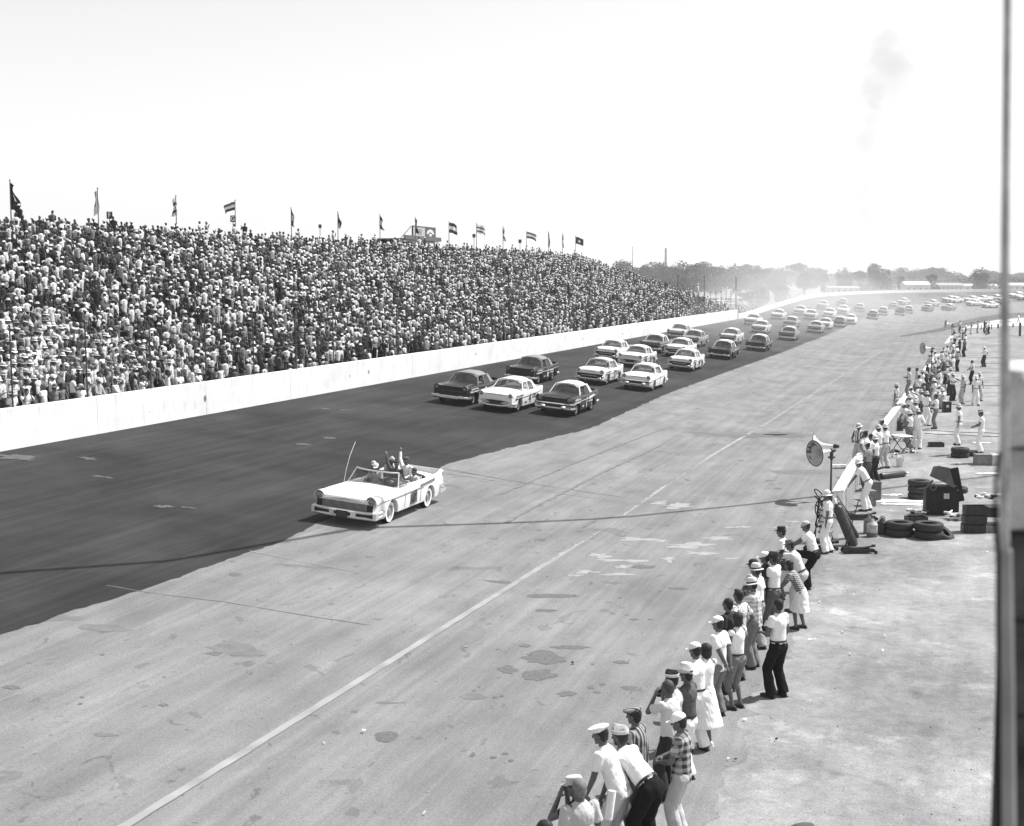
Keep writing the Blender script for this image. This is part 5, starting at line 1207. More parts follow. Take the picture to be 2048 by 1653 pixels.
man(1474, 1226, 'dark-haired woman in sleeveless white top and grey calf-length trousers', 42, pose='folded', shirt='sleeveless', sc='white', pants='capri', pc='mid', hair='bob', group=G1, size=.98)
man(1456, 1197, 'dark-haired person in dark shirt, mostly hidden behind the white-capped man', 50, sc='dark', pc='dark', hair='short', group=G1)
man(1477, 1180, 'dark-haired man in patterned pale shirt, third behind the woman in white top', 45, sc='print', pc='mid', hair='quiff', pose='hips', group=G1)
man(1503, 1155, 'man in straw boater and plaid shirt looking through a camera', 60, pose='camera', sc='plaidlight', pc='mid', hat='straw', hc='straw', group=G1, tuck=False)
man(1512, 1127, 'man in broad straw hat and plain white shirt, khaki trousers', 55, pose='stand2', sc='white', pc='khaki', hat='fedora', hc='straw', group=G1)
man(1507, 1117, 'person in dark cap hidden behind the broad straw hat', 50, sc='light', pc='mid', hat='cap', hc='dark', group=G1)
man(1547, 1104, 'man in dark garrison cap, white T-shirt and dark grey trousers', 50, pose='folded', sc='white', shirt='tee', pc='grey', hat='garrison', hc='dark', band=cloth('dark'), group=G1)
man(1530, 1102, 'man in white cap beside the dark garrison cap', 70, sc='dark', pc='dark', hat='cap', hc='white', group=G1, pose='stand')
man(1578, 1078, 'man in grey cap with one knee raised, lifting a camera, pale clothes', 72, pose='legupcam', sc='cream', pc='light', hat='kepi', hc='mid', group=G1)
man(1577, 1122, 'woman bending forward in white shorts and dark checked top', 60, pose='leanwall', shirt='tee', sc='check', pants='skirt', pc='white', hair='bob', group=G1, size=.88)
man(1563, 1052, 'man in dark cap and white shirt, furthest of the tight group', 70, sc='white', pc='dark', hat='kepi', hc='dark', group=G1)
man(1611, 1041, 'man in pale peaked cap, white shirt, dark trousers, one foot raised', 72, pose='legup', sc='white', shirt='tee', pc='black', hat='cap', hc='light', group=G1)
man(1556, 1198, 'lone dark-haired man in white T-shirt and black trousers holding papers', 40, pose='paper', sc='white', shirt='tee', pc='black', hair='short', group=G1, size=1.03)
man(1654, 981, 'mechanic in white uniform and sun helmet leaning by the gas cylinders', 75, pose='stand2', sc='white', pc='white', hat='pith', hc='white', group=G1, size=.98)
man(1607, 1745-98, 'top of a dark cap at the bottom edge of the picture, right of the crowd', 80, sc='grey', pc='dark', hat='flat', hc='grey', group=G1)
def nb(*a, **k): k.setdefault('group', G2); return man(*a, **k)
nb(1716, 918, 'mechanic in white overalls and sun helmet leaning over the near end of the pit wall', 70, pose='leanwall', sc='white', pc='white', hat='pith', hc='white')
nb(1717, 847, 'official in black and white striped shirt and straw hat beyond the wall', 130, pose='hold', sc='bwstripe', pc='light', hat='straw', hc='straw')
nb(1731, 861, 'man in dark cap and white uniform shirt beside the striped official', 30, sc='white', pc='white', hat='flat', hc='grey', pose='hips')
nb(1756, 850, 'man in banded sun helmet and white shirt, middle of the near pit huddle', 55, sc='white', pc='light', hat='pith', hc='light', pose='hold')
nb(1764, 838, 'stout man in grey cap and loose white shirt at the back of the near huddle', 55, sc='white', pc='white', hat='flat', hc='light', fat=1)
nb(1750, 871, 'man in sun helmet, white T-shirt and dark trousers, nearest of the huddle', 55, sc='white', shirt='tee', pc='dark', hat='pith', hc='cream', pose='stand2')
nb(1735, 882, 'man in checked shirt and dark trousers with a white cap, back turned', 40, sc='check', pc='grey', hat='cap', hc='white', pose='stand')
nb(1819, 821, 'boy in sun helmet, white T-shirt and grey trousers beside the wall', 60, sc='white', shirt='tee', pc='mid', hat='pith', hc='cream', pose='hold', size=.98)
nb(1836, 817, 'man in grey sun helmet and white uniform, hand on hip', 330, sc='white', shirt='long', pc='white', hat='pith', hc='light', pose='hipR', size=1.02, fat=1)
nb(1872, 789, 'bareheaded man in white T-shirt and grey trousers by the dark box', 70, sc='white', shirt='tee', pc='mid', hair='short', pose='folded')
nb(1854, 783, 'man in sun helmet and white shirt and trousers, arm bent', 300, sc='white', pc='white', hat='pith', hc='light', pose='hips')
nb(1842, 779, 'man in sun helmet, white shirt and dark trousers reaching to the wall', 80, sc='cream', pc='dark', hat='pith', hc='light', pose='point')
nb(1819, 790, 'man in straw-like sun helmet and white shirt leaning on the pit wall', 80, sc='white', pc='white', hat='pith', hc='straw', pose='leanwall')
nb(1821, 773, 'man in plain white cap crouching over the wall', 60, sc='white', pc='light', hat='cap', hc='white', pose='leanwall')
nb(1826, 826, 'man with pale cap sitting low against the wall among cans', 20, z=0, sc='cream', pc='dark', hat='flat', hc='light', pose='crouch')
nb(1793, 767, 'man in straw hat and checked shirt standing on the track side of the wall', 50, sc='plaidlight', pc='cream', hat='straw', hc='straw', pose='stand')
nb(1818, 735, 'tall bareheaded man in pale grey shirt standing up on the pit wall', 70, z=.78, sc='light', pc='mid', hair='short', pose='folded', size=1.02)
nb(1838, 748, 'man in cap and white shirt on the wall, back turned', 20, z=.4, sc='cream', pc='dark', hat='cap', hc='light', pose='stand')
nb(1852, 744, 'man in straw hat and dark overalls behind the speaker pole', 60, sc='dark', pc='dark', hat='fedora', hc='straw', pose='stand2')
nb(1862, 746, 'man in dark shirt leaning in beside the straw hat', 70, sc='grey', pc='grey', hat='straw', hc='light', pose='leanwall')
nb(1877, 770, 'crouching man in white cap working on the ground', 100, sc='white', pc='light', hat='cap', hc='white', pose='crouch')
nb(1884, 776, 'kneeling man in sun helmet and white shirt beside the upright box', 120, sc='white', pc='light', hat='pith', hc='cream', pose='crouch')
nb(1906, 745, 'man in sun helmet, white shirt and very dark trousers facing the camera', 200, sc='white', pc='dark', hat='pith', hc='cream', pose='folded')
nb(1926, 750, 'man in sun helmet and pale grey overalls, arm stretched out', 110, sc='light', pc='light', hat='pith', hc='cream', pose='point')
nb(1953, 752, 'man in sun helmet and white uniform walking towards the camera', 175, sc='white', pc='white', hat='pith', hc='white', pose='walk')
nb(1960, 745, 'man in straw-brimmed helmet just behind the walking man in white', 190, sc='cream', pc='cream', hat='pith', hc='straw', pose='stand')
nb(1944, 721, 'bareheaded man in white T-shirt and black trousers, side view', 90, sc='white', shirt='tee', pc='black', hair='short', pose='hold')
nb(1969, 693, 'lone man in sun helmet, white shirt and dark trousers, hands at hips', 110, sc='white', pc='dark', hat='pith', hc='white', pose='hips')
nb(1918, 808, 'man in sun helmet and white uniform standing on a low tyre stack', 70, z=.42, sc='white', shirt='tee', pc='white', hat='pith', hc='cream', pose='stand', size=1.0)
nb(1961, 820, 'person in dark beret and very wide white trousers standing on a crate', 70, z=.42, sc='white', shirt='tee', pants='wide', pc='white', hat='garrison', hc='mid', pose='hold')
far = [(1902, 676, 'white', 'light', 'cap', 'pale-capped man leaning on the far pit wall', .9), (1910, 664, 'white', 'dark', None, 'grey-haired man in white shirt at the far end of the wall', 1), (1921, 663, 'cream', 'light', 'straw', 'straw-hatted man beyond the third loudspeaker', 1),
 (1931, 668, 'white', 'light', 'cap', 'white-capped man in the far pit group', 1), (1919, 677, 'dark', 'dark', 'flat', 'man in dark overalls, left of the far dark pair', 1), (1929, 677, 'grey', 'black', 'flat', 'man in dark overalls, right of the far dark pair', 1.02),
 (1907, 683, 'white', 'mid', 'cap', 'man in white shirt in front of the far dark pair', 1), (1916, 700, 'light', 'dark', 'cap', 'man in grey shirt and cap stepping sideways', 1), (1898, 702, 'cream', 'mid', 'pith', 'man in sun helmet, left of the grey-shirted one', 1),
 (1892, 707, 'white', 'mid', 'straw', 'straw-hatted man behind the wall sheet end', 1), (1906, 709, 'white', 'cream', 'pith', 'tall man in sun helmet and long white coat', 1.08), (1887, 721, 'dark', 'white', 'straw', 'person in dark shirt and white trousers by the speaker pole', 1),
 (1869, 729, 'check', 'mid', 'pith', 'man in checked shirt and sun helmet below the second loudspeaker', 1), (1870, 702, 'white', 'mid', 'cap', 'capped man just right of the second loudspeaker', 1), (1859, 708, 'light', 'mid', 'cap', 'man in pale shirt under the second loudspeaker', 1),
 (1855, 726, 'dark', 'mid', 'straw', 'small straw-hatted figure left of the speaker pole', .95), (1834, 736, 'light', 'mid', None, 'dark-haired man left of the wall-top group', 1), (1845, 740, 'white', 'mid', 'pith', 'man in sun helmet turned away beside the pole', 1), (1895, 728, 'cream', 'khaki', 'pith', 'man in sun helmet between the dark-shirted one and the coat', 1),
 (1920, 642, 'cream', 'grey', None, 'onlooker with folded arms at the left of the far infield group', 1), (1932, 646, 'white', 'grey', 'cap', 'onlooker in white shirt, second in the far infield group', 1), (1943, 643, 'check', 'cream', 'cap', 'onlooker in checked shirt, third in the far infield group', 1),
 (1956, 642, 'light', 'mid', None, 'onlooker with raised arms, fourth in the far infield group', 1), (1969, 642, 'black', 'dark', None, 'onlooker dressed all in black in the far infield group', 1), (1973, 645, 'white', 'mid', None, 'onlooker in white just behind the one in black', 1), (1978, 643, 'white', 'black', 'cap', 'rightmost onlooker of the far infield group, black trousers', 1), (2037, 628, 'white', 'cream', None, 'figure walking alone at the far right beyond the pole', 1)]
far += [(1877, 712, 'white', 'dark', 'pith', 'man in sun helmet third right of the speaker pole', 1), (1884, 700, 'cream', 'mid', 'cap', 'capped man among the far helmets', 1), (1865, 722, 'light', 'dark', 'pith', 'man in pale helmet between the checked shirt and the pole', 1),
 (1878, 738, 'white', 'white', 'cap', 'man in white cap and white clothes in the middle of the crew', 1), (1890, 744, 'dark', 'white', 'fedora', 'person in dark top and white trousers in the middle of the crew', 1), (1901, 735, 'white', 'dark', 'pith', 'man in white shirt turned to the wall, right side of the crew', 1.03),
 (1846, 762, 'mid', 'dark', 'straw', 'straw-hatted man in grey just behind the wall', 1), (1858, 765, 'grey', 'grey', None, 'dark-haired man in grey overalls, middle of the crew', 1), (1834, 768, 'white', 'grey', 'pith', 'man in sun helmet just behind the wall-top pair', 1), (1868, 757, 'cream', 'white', 'pith', 'man in sun helmet and cream shirt, middle of the crew', 1),
 (1914, 690, 'white', 'mid', 'cap', 'white-capped man between the wall sheet and the dark pair', 1), (1895, 690, 'white', 'dark', 'straw', 'straw-hatted man leaning at the far sheet', 1), (1908, 652, 'light', 'dark', None, 'dark-haired person right of the furthest loudspeaker', 1), (1926, 652, 'white', 'grey', 'cap', 'capped person beyond the far wall end', 1)]
far = far[:-14] [:-1]+far[-14:]+[far[-15]]
for i, (u, v, sc, pc, hat, lab, sz) in enumerate(far):
    nb(u, v, lab, random.uniform(30, 110), sc=sc, pc=pc, hat=hat, hc=random.choice(['white', 'cream', 'light']), pose=['stand', 'hips', 'folded', 'stand2', 'hold'][i % 5] if i != len(far)-1 else 'walk', near=False, size=sz)
nb(1770, 848, 'man in white shirt with sun helmet at the back right of the near huddle', 40, sc='white', pc='light', hat='pith', hc='cream', pose='stand2')
nb(1742, 868, 'dark-haired man in white shirt peeping between the two helmets', 50, sc='white', pc='dark', pose='stand')
nb(1807, 806, 'man in pale cap bent over behind the second wall stretch', 70, sc='cream', pc='mid', hat='cap', hc='white', pose='leanwall')
nb(1830, 800, 'man in sun helmet behind the two standing together', 60, sc='cream', pc='mid', hat='pith', hc='light', pose='hold')
# cameras and papers in hands
def camera_at(u, v, h, label):
    p = P(u, v, h); o = empty('camera', p, R(55)); tag(o, label, 'camera'); obj('camera_body', MB().box((0, 0, 0), (.14, .06, .09)), DARKM, o, smooth=False); obj('lens', MB().cone((0, .03, 0), (0, .10, 0), .032, .036, 12), CHROME, o)
camera_at(1322, 1386, 1.52, 'small camera held up by the brown-haired photographer'); camera_at(1491, 1187, 1.55, 'camera held up by the man in the straw boater'); camera_at(1564, 1104, 1.4, 'box camera held by the man with a raised knee'); camera_at(1139, 1577, 1.5, 'camera raised by the light-capped person at the bottom edge')
p = P(1540, 1247, 1.15); pa = obj('paper_sheet', MB().box((0, 0, 0), (.2, .004, .28), Matrix.Rotation(R(55), 4, 'X')), cloth('white'), smooth=False, loc=p); tag(pa, 'white folded paper in the hand of the lone man in black trousers', 'paper')
p = P(1217, 1612, 1.05); rp = obj('rolled_paper', MB().cone((0, 0, -.17), (0.05, .05, .17), .05, .05, 16), cloth('white'), loc=p); tag(rp, 'white rolled programme held low beside the white flat cap man', 'paper')
# ---------------------------------------------------------------- the low pit wall: white board top on posts
def pit_run(name, sa, sb, label, ta=None, hh=.84):
    o = empty(name, ST(sa, pit_t(sa), 0)); tag(o, label, 'pit wall'); org = o.location
    f = lambda s, t, z: ST(s, pit_t(s)+t, z)-org
    rows = []; n = max(4, int((sb-sa)/2))
    for i in range(n+1):
        s = sa+(sb-sa)*i/n; j = .01*noise.noise(Vector((s, 0, 0))); rows.append([f(s, .22, hh-.03+j), f(s, .23, hh+j), f(s, -.12, hh+.05+j), f(s, -.13, hh+.01+j), f(s, .22, hh-.03+j)])
    mb = MB(); mb.grid(rows); mb.add(rows[0][:4], [(0, 1, 2, 3)]); obj('cap_board', mb, WOODW, o, ang=30)
    rows = []
    for i in range(n+1):
        s = sa+(sb-sa)*i/n; rows.append([f(s, .19, hh-.035), f(s, .30, .01), f(s, .26, .01), f(s, .15, hh-.035), f(s, .19, hh-.035)])
    mb = MB(); mb.grid(rows); mb.add(rows[0][:4], [(0, 1, 2, 3)]); obj('face_board', mb, WOODW, o, smooth=False)
    s = sa+.05
    while s < sb:
        mb = MB(); v = [f(s, a, z) for z in (-.05, hh-.01) for a in (-.10, .0)]+[f(s+.1, a, z) for z in (-.05, hh-.01) for a in (-.10, .0)]
        mb.add(v, [(0, 1, 3, 2), (4, 6, 7, 5), (0, 4, 5, 1), (2, 3, 7, 6), (0, 2, 6, 4), (1, 5, 7, 3)]); obj('post', mb, WOODW, o, smooth=False); s += .62 if sa < 60 else 1.4
    return o
pit_run('pit_wall', 43.8, 53.8, 'near stretch of low white pit wall with board top and close-set posts'); pit_run('pit_wall', 57.5, 73.5, 'second stretch of low white pit wall beside the cluttered cans', hh=.9); pit_run('pit_wall', 75.5, 84, 'third stretch of white pit wall where men stand on top', hh=.9)
pit_run('pit_wall', 103, 126, 'far broad stretch of white pit wall beyond the second loudspeaker', hh=.95); pit_run('pit_wall', 148, 168, 'furthest stretch of white pit wall beside the third loudspeaker', hh=.95)
# ---------------------------------------------------------------- loudspeakers
def horn(parent, M, L_, r_, letters=None):
    h = empty('horn', (0, 0, 0)); h.parent = parent; h.matrix_local = M
    pr = [(.045, 0), (.05, L_*.2), (.075, L_*.45), (.13, L_*.68), (r_*.62, L_*.87), (r_*.93, L_*.985), (r_, L_)]
    mb = MB(); mb.lathe(pr, None, 36); obj('bell', mb, mat('horn_paint', .72, .5, .05), h); mb = MB(); mb.lathe([(a*.965-.004, b+.004) for a, b in pr][::-1], None, 36); obj('bell_inside', mb, mat('horn_inside', .42, .6, .1), h)
    obj('rim', MB().torus((0, 0, L_), r_, .016, None, 40, 8), DARKM, h); obj('driver_unit', MB().lathe([(0, -.20), (.05, -.20), (.055, -.12), (.075, -.12), (.08, -.02), (.05, 0), (0, 0)], None, 20), DARKM, h)
    if letters:
        for ch, a, rr, sz in letters:
            me = textmesh(ch, sz, 'letter', .004); me.materials.append(DARKM); k = link('letter', me, h); zz = L_*.905+(rr/r_-.7)*L_*.26+.045
            Mx = Matrix.Rotation(R(a), 4, 'Z') @ Matrix.Translation((0, rr, zz)) @ Matrix.Rotation(R(38), 4, 'X'); k.matrix_local = Mx
    return h
def speaker(u, vg, vtop, aim, r_, L_, label, double=False, letters=None, tilt=8):
    g = P(u, vg, 0); o = empty('loudspeaker', g); tag(o, label, 'loudspeaker', 'horn loudspeakers along the pit wall'); zt = PY(u, vtop, g.y).z
    mb = MB(); mb.cone((0, 0, 0), (0, 0, zt-.22), .035, .03, 10); obj('pole', mb, mat('iron_pole', .05, .5, .2, 8), o); obj('bracket', MB().cone((0, 0, zt-.3), (0, 0, zt-.05), .06, .06, 10).cone((-.12, 0, zt-.22), (.12, 0, zt-.22), .03, .03, 8), DARKM, o)
    d = Vector((math.cos(R(aim)), math.sin(R(aim)), -math.sin(R(tilt)))).normalized(); X = UP.cross(d).normalized(); Y = d.cross(X)
    def MM(dz, dd, off=0): return oriented(X, Y, d, Vector((0, 0, zt+dz))-d*dd+X*off)
    horn(o, MM(0, -.05), L_, r_, letters)
    if double:
        d2 = Matrix.Rotation(R(-42), 3, 'Z') @ Vector((d.x, d.y, 0)); d2 = (d2+UP*.02).normalized(); X2 = UP.cross(d2).normalized(); h = horn(o, oriented(X2, d2.cross(X2), d2, Vector((0, 0, zt+.13))+d2*.0+Vector((.10, .22, .0))), L_, r_*.95)
    return o
ltr = [('B', 86, .31, .19), ('A', 58, .31, .19), ('U', 31, .31, .19), ('C', 5, .31, .19), ('c', 130, .33, .12), ('o', 118, .33, .10)]
speaker(1661, 1003, 902, 206, .43, .66, 'nearest big horn loudspeaker, twin horns, black letters inside the bell', True, ltr, 4)
speaker(1861, 790, 697, 192, .36, .6, 'second horn loudspeaker on a tall pole above the crowd at the wall', False, None, 0)
speaker(1903, 690, 649, 178, .42, .7, 'furthest small horn loudspeaker on a pole near the wall end', False, None, -5)
# ---------------------------------------------------------------- equipment
def tyre_mesh(r_=.37, w_=.2):
    mb = MB(); pr = [(r_*.55, -w_*.36), (r_*.72, -w_*.5), (r_*.92, -w_*.46), (r_, -w_*.28), (r_*.995, 0), (r_, w_*.28), (r_*.92, w_*.46), (r_*.72, w_*.5), (r_*.55, w_*.36), (r_*.60, w_*.3), (r_*.8, w_*.38), (r_*.9, 0), (r_*.8, -w_*.38), (r_*.6, -w_*.3), (r_*.55, -w_*.36)]
    mb.lathe(pr, None, 36); return mb.mesh('tyre', None, True, 60)
TB = None
def tyre(p, z, label, rot=(0, 0, 0), r_=.38):
    o = link('tyre', cm('tyre_m', tyre_mesh), None, Vector((p.x, p.y, z))); o.rotation_euler = rot; o.scale = (r_/.37,)*3
    if not o.data.materials: o.data.materials.append(mat('tyre_rubber', .03, .7, .3, 14, .3, 40))
    return tag(o, label, 'tyre', 'spare racing tyres lying in the pits')
a = P(1799, 1072); b = P(1857, 1077); c = P(1838, 998)
tyre(a, .11, 'bottom tyre of the left front stack of two', r_=.40); tyre(a+Vector((.01, .01, 0)), .32, 'top tyre of the left front stack of two', r_=.40)
tyre(b, .12, 'bottom tyre of the right front stack', r_=.42); tyre(b+Vector((-.01, 0, 0)), .36, 'top tyre of the right front stack', r_=.42); tyre(b+Vector((.42, .1, 0)), .14, 'tyre leaning half hidden behind the right front stack', (R(20), R(30), 0))
tyre(c, .11, 'bottom tyre of the stack beside the dark machine', r_=.38); tyre(c, .33, 'middle tyre of the stack beside the dark machine', r_=.38); tyre(c+Vector((.02, .1, 0)), .54, 'top tyre of the stack beside the dark machine', r_=.38); tyre(P(1912, 1000), .35, 'tyre lying on boxes right of the dark machine', r_=.38)
d = P(1920, 915); tyre(d, .11, 'bottom tyre under the feet of the man on the low stack'); tyre(d, .31, 'top tyre under the feet of the man on the low stack')
tyre(P(1945, 912), .11, 'flat tyre between the stack and the crate')
# gas cylinders leaning on the wall end and one lying down
def cyl(p0, p1, r_, label):
    o = empty('gas_cylinder', p0); tag(o, label, 'gas cylinder', 'dark gas cylinders at the pit wall'); d = p1-p0; n = d.normalized(); Z = n.to_track_quat('Z', 'Y').to_matrix().to_4x4(); L_ = d.length
    mb = MB(); mb.lathe([(0, 0), (r_*.9, 0), (r_, .05), (r_, L_*.86), (r_*.85, L_*.92), (r_*.4, L_*.96), (r_*.35, L_)], Z, 24); obj('tank', mb, mat('cylinder_paint', .045, .4, .25, 6), o)
    mb = MB(); mb.lathe([(0, L_), (r_*.38, L_), (r_*.38, L_+.06), (r_*.2, L_+.08), (r_*.2, L_+.16), (0, L_+.16)], Z, 14); obj('valve', mb, CHR2, o); return o
k1 = P(1707, 1092); cyl(k1, Vector((P(1672, 1010, 1.15).x, P(1672, 1010, 1.15).y, 1.18)), .14, 'long dark gas cylinder leaning on the near end of the pit wall'); k2 = P(1712, 1076); cyl(k2, Vector((P(1676, 1002, 1.2).x, P(1676, 1002, 1.2).y+.3, 1.15)), .115, 'second gas cylinder behind the leaning one')
k3 = P(1762, 953, .12); cyl(k3, P(1812, 947, .12), .125, 'dark gas cylinder lying flat on the ground behind the huddle')
# trolley jacks
def jack(p, ang, hang, label):
    o = empty('trolley_jack', p, R(ang)); tag(o, label, 'jack', 'trolley jacks on the pit ground'); mb = MB()
    for s in (-1, 1): mb.add([(x, s*.10+q, z) for q in (-.012, .012) for x, z in ((-.42, .04), (.45, .05), (.45, .11), (.1, .13), (-.3, .20), (-.42, .16))], [(0, 1, 2, 3, 4, 5), (11, 10, 9, 8, 7, 6)]+[(i, (i+1) % 6, 6+(i+1) % 6, 6+i) for i in range(6)])
    mb.box((0, 0, .07), (.7, .18, .03)); mb.cone((-.35, 0, .13), (.3, 0, .16), .05, .03, 10); obj('frame', mb, DARKM, o, smooth=False)
    obj('lifting_arm', MB().cone((-.1, 0, .12), (.42, 0, .20), .03, .025, 8).cone((.42, 0, .18), (.42, 0, .24), .05, .06, 12), DARKM, o)
    for x, r_ in ((-.38, .07), (.45, .05)):
        for s in (-1, 1): obj('wheel', MB().cone((x, s*.12, r_), (x, s*.155, r_), r_, r_, 14), DARKM, o)
    obj('handle', MB().cone((-.36, 0, .16), hang, .016, .014, 8).cone((-.36, 0, .15), Vector((-.36, 0, .15)).lerp(Vector(hang), .3), .03, .022, 8), DARKM, o); return o
j = P(1716, 1107); jack(j, 0, (.0, .1, 1.42), 'dark trolley jack with handle raised, in front of the gas cylinders'); jack(P(1722, 1040), 0, (-.75, .1, .75), 'trolley jack behind the white-uniformed mechanic legs'); jack(P(1640, 1102), 20, (.1, .1, 1.0), 'trolley jack partly hidden behind the standing mechanic')
bo = empty('jack_handle', P(1700, 1088)); tag(bo, 'long thin rod leaning across the mechanic', 'rod'); obj('rod', MB().cone((.2, 0, .1), (-1.0, .1, 1.35), .014, .014, 8), DARKM, bo); obj('grip', MB().cone((-.88, .09, 1.22), (-1.0, .1, 1.35), .02, .02, 8), RUBBER, bo)
# welding cart with hoses behind the mechanic
wc = empty('hose_cart', P(1650, 1085)); tag(wc, 'cart hung with looped hoses and white canister behind the mechanic', 'cart')
obj('canister', MB().lathe([(0, .1), (.17, .1), (.18, .9), (.12, 1.0), (0, 1.02)], None, 20), cloth('cream'), wc)
for i in range(5): obj('hoop', MB().torus((0, 0, .3+i*.16), .2, .013, None, 24, 6), DARKM, wc)
mb = MB(); pts = [Vector((.12*math.cos(t*2.2)-.15-.05*math.sin(t), .1*math.sin(t*1.7), 1.2+.35*math.sin(t*1.3)-.03*t)) for t in np.linspace(0, 16, 90)]; mb.tube(pts, .016, 6); obj('hose', mb, RUBBER, wc)
obj('frame', MB().cone((-.3, 0, 0), (-.2, 0, 1.3), .02, .02, 8).cone((.25, 0, 0), (-.2, 0, 1.3), .02, .02, 8).box((0, 0, .05), (.7, .4, .06)), DARKM, wc)
# petrol cans, funnels, boxes
def can(p, h, r_, m, label, cone=False):
    o = empty('fuel_can', p); tag(o, label, 'fuel can', 'round fuel cans in the pits'); mb = MB(); mb.lathe([(0, 0), (r_, 0), (r_, h*.68), (r_*1.03, h*.69), (r_*.95, h*.74), (r_*.3, h*.9), (r_*.22, h), (0, h)], None, 24); obj('can_body', mb, m, o)
    obj('handle', MB().torus((0, 0, h*.92), r_*.5, .012, Matrix.Rotation(R(90), 4, 'X'), 18, 6), DARKM, o)
    if cone: obj('band', MB().lathe([(r_+.003, .01), (r_+.003, h*.26)], None, 24), mat('rust_band', .12, .8, .3, 9), o)
    return o
can(P(1744, 1074), .52, .155, mat('can_pale', .42, .5, .25, 9), 'pale milk-churn fuel can with dark lower band, front of three', True); can(P(1737, 1067), .55, .15, mat('can_grey', .16, .5, .3, 9), 'grey fuel can behind the pale one'); can(P(1764, 1069), .5, .15, DARKM, 'dark fuel can at the right of the three')
bk = P(1800, 934); o = empty('bucket', bk); tag(o, 'white bucket with dark mark below the huddle', 'bucket'); obj('pail', MB().lathe([(0, 0), (.13, 0), (.18, .36), (.17, .36), (.12, .02), (0, .02)], None, 24), cloth('cream'), o); obj('bail', MB().torus((0, 0, .33), .17, .007, Matrix.Rotation(R(70), 4, 'X'), 20, 5), STEEL, o)
def crate(p, d, m, label, ang=0, name='crate', lid=None):
    o = empty(name, p, R(ang)); tag(o, label, 'crate' if name == 'crate' else name.replace('_', ' ')); x, y, z = d; mb = MB(); t = .02
    for (c, s) in (((0, 0, t/2), (x, y, t)), ((0, y/2, z/2), (x+t, t, z)), ((0, -y/2, z/2), (x+t, t, z)), ((x/2, 0, z/2), (t, y-t, z-.004)), ((-x/2, 0, z/2), (t, y-t, z-.004))): mb.box(c, s)
    obj('box_sides', mb, m, o, smooth=False)
    if lid is not None: obj('lid', MB().box((0, 0, z+.012), (x+.05, y+.05, .022), Matrix.Rotation(R(lid), 4, 'X')), m, o, smooth=False)
    mb = MB()
    for s in (-1, 1): mb.box((s*x*.38, -y/2-.017, z/2), (.04, .012, z*.96))
    obj('batten', mb, m, o, smooth=False); return o
WB = mat('crate_wood', .2, .85, .3, 7, .3, 30); WBL = mat('crate_pale', .5, .8, .15, 6); DKB = mat('toolbox_dark', .025, .5, .3, 8)
crate(P(1965, 930), (.62, .4, .42), WB, 'wooden crate under the wide white trousers', 0, lid=0); crate(P(1988, 930), (.4, .5, .4), WBL, 'pale crate next to the blurred post', 10, lid=0)
crate(P(1872, 894), (.62, .34, .2), DKB, 'dark open tool box on the ground with black lumps', 0, 'tool_box'); crate(P(1893, 825), (.42, .32, .58), DKB, 'upright dark case with pale label beside the kneeling man', 0, 'case', 0); obj_l = obj('paper_label', MB().box((0, -.182, .36), (.14, .004, .14)), cloth('cream'), None, False); obj_l.parent = [o for o in scene.objects if o.get('label', '').startswith('upright dark case')][0]
crate(P(1737, 1012), (.34, .36, .5), WB, 'grey crate with pale top by the near wall end', 10, lid=0); crate(P(1745, 1000), (.36, .5, .62), mat('box_mid', .12, .8, .2, 6), 'taller dark-sided box behind the pale-topped crate', 10, lid=0)
# dark machine (generator with raised cowl)
g0 = P(1881, 1028); mc = empty('generator', g0, R(-8)); tag(mc, 'black machine under a tilted dark hood with small white notice', 'machine'); BK = mat('machine_black', .012, .6, .3, 6)
obj('housing', MB().box((0, 0, .40), (1.02, .6, .8)).box((.05, .0, .86), (.8, .5, .12)), BK, mc, smooth=False)
mb = MB(); mb.add([(-.42, -.28, 1.25), (.05, -.34, 1.05), (.38, -.3, .86), (.42, .3, .86), (.2, .3, 1.42), (-.22, .3, 1.48), (-.12, -.1, 1.56), (.22, -.12, 1.5)], [(0, 1, 7, 6), (1, 2, 3, 4, 7), (7, 4, 5, 6), (6, 5, 0), (0, 5, 4, 3, 2, 1)]); obj('hood', mb, mat('tarpaulin', .045, .7, .3, 5, .4, 20), mc, smooth=False)
obj('notice', MB().box((.12, -.305, .62), (.17, .006, .17)), cloth('light'), mc, smooth=False); obj('back_panel', MB().box((.5, .3, .9), (.34, .06, 1.1), Matrix.Rotation(R(-12), 4, 'Y')), BK, mc, smooth=False); obj('pipework', MB().cone((-.5, -.1, .8), (-.3, -.2, 1.1), .04, .04, 8).cone((-.52, 0, .75), (-.2, 0, .95), .03, .03, 8).torus((-.3, -.32, .9), .09, .02, Matrix.Rotation(R(90), 4, 'X'), 18, 6), mat('pipe', .12, .4, .3, 9), mc)
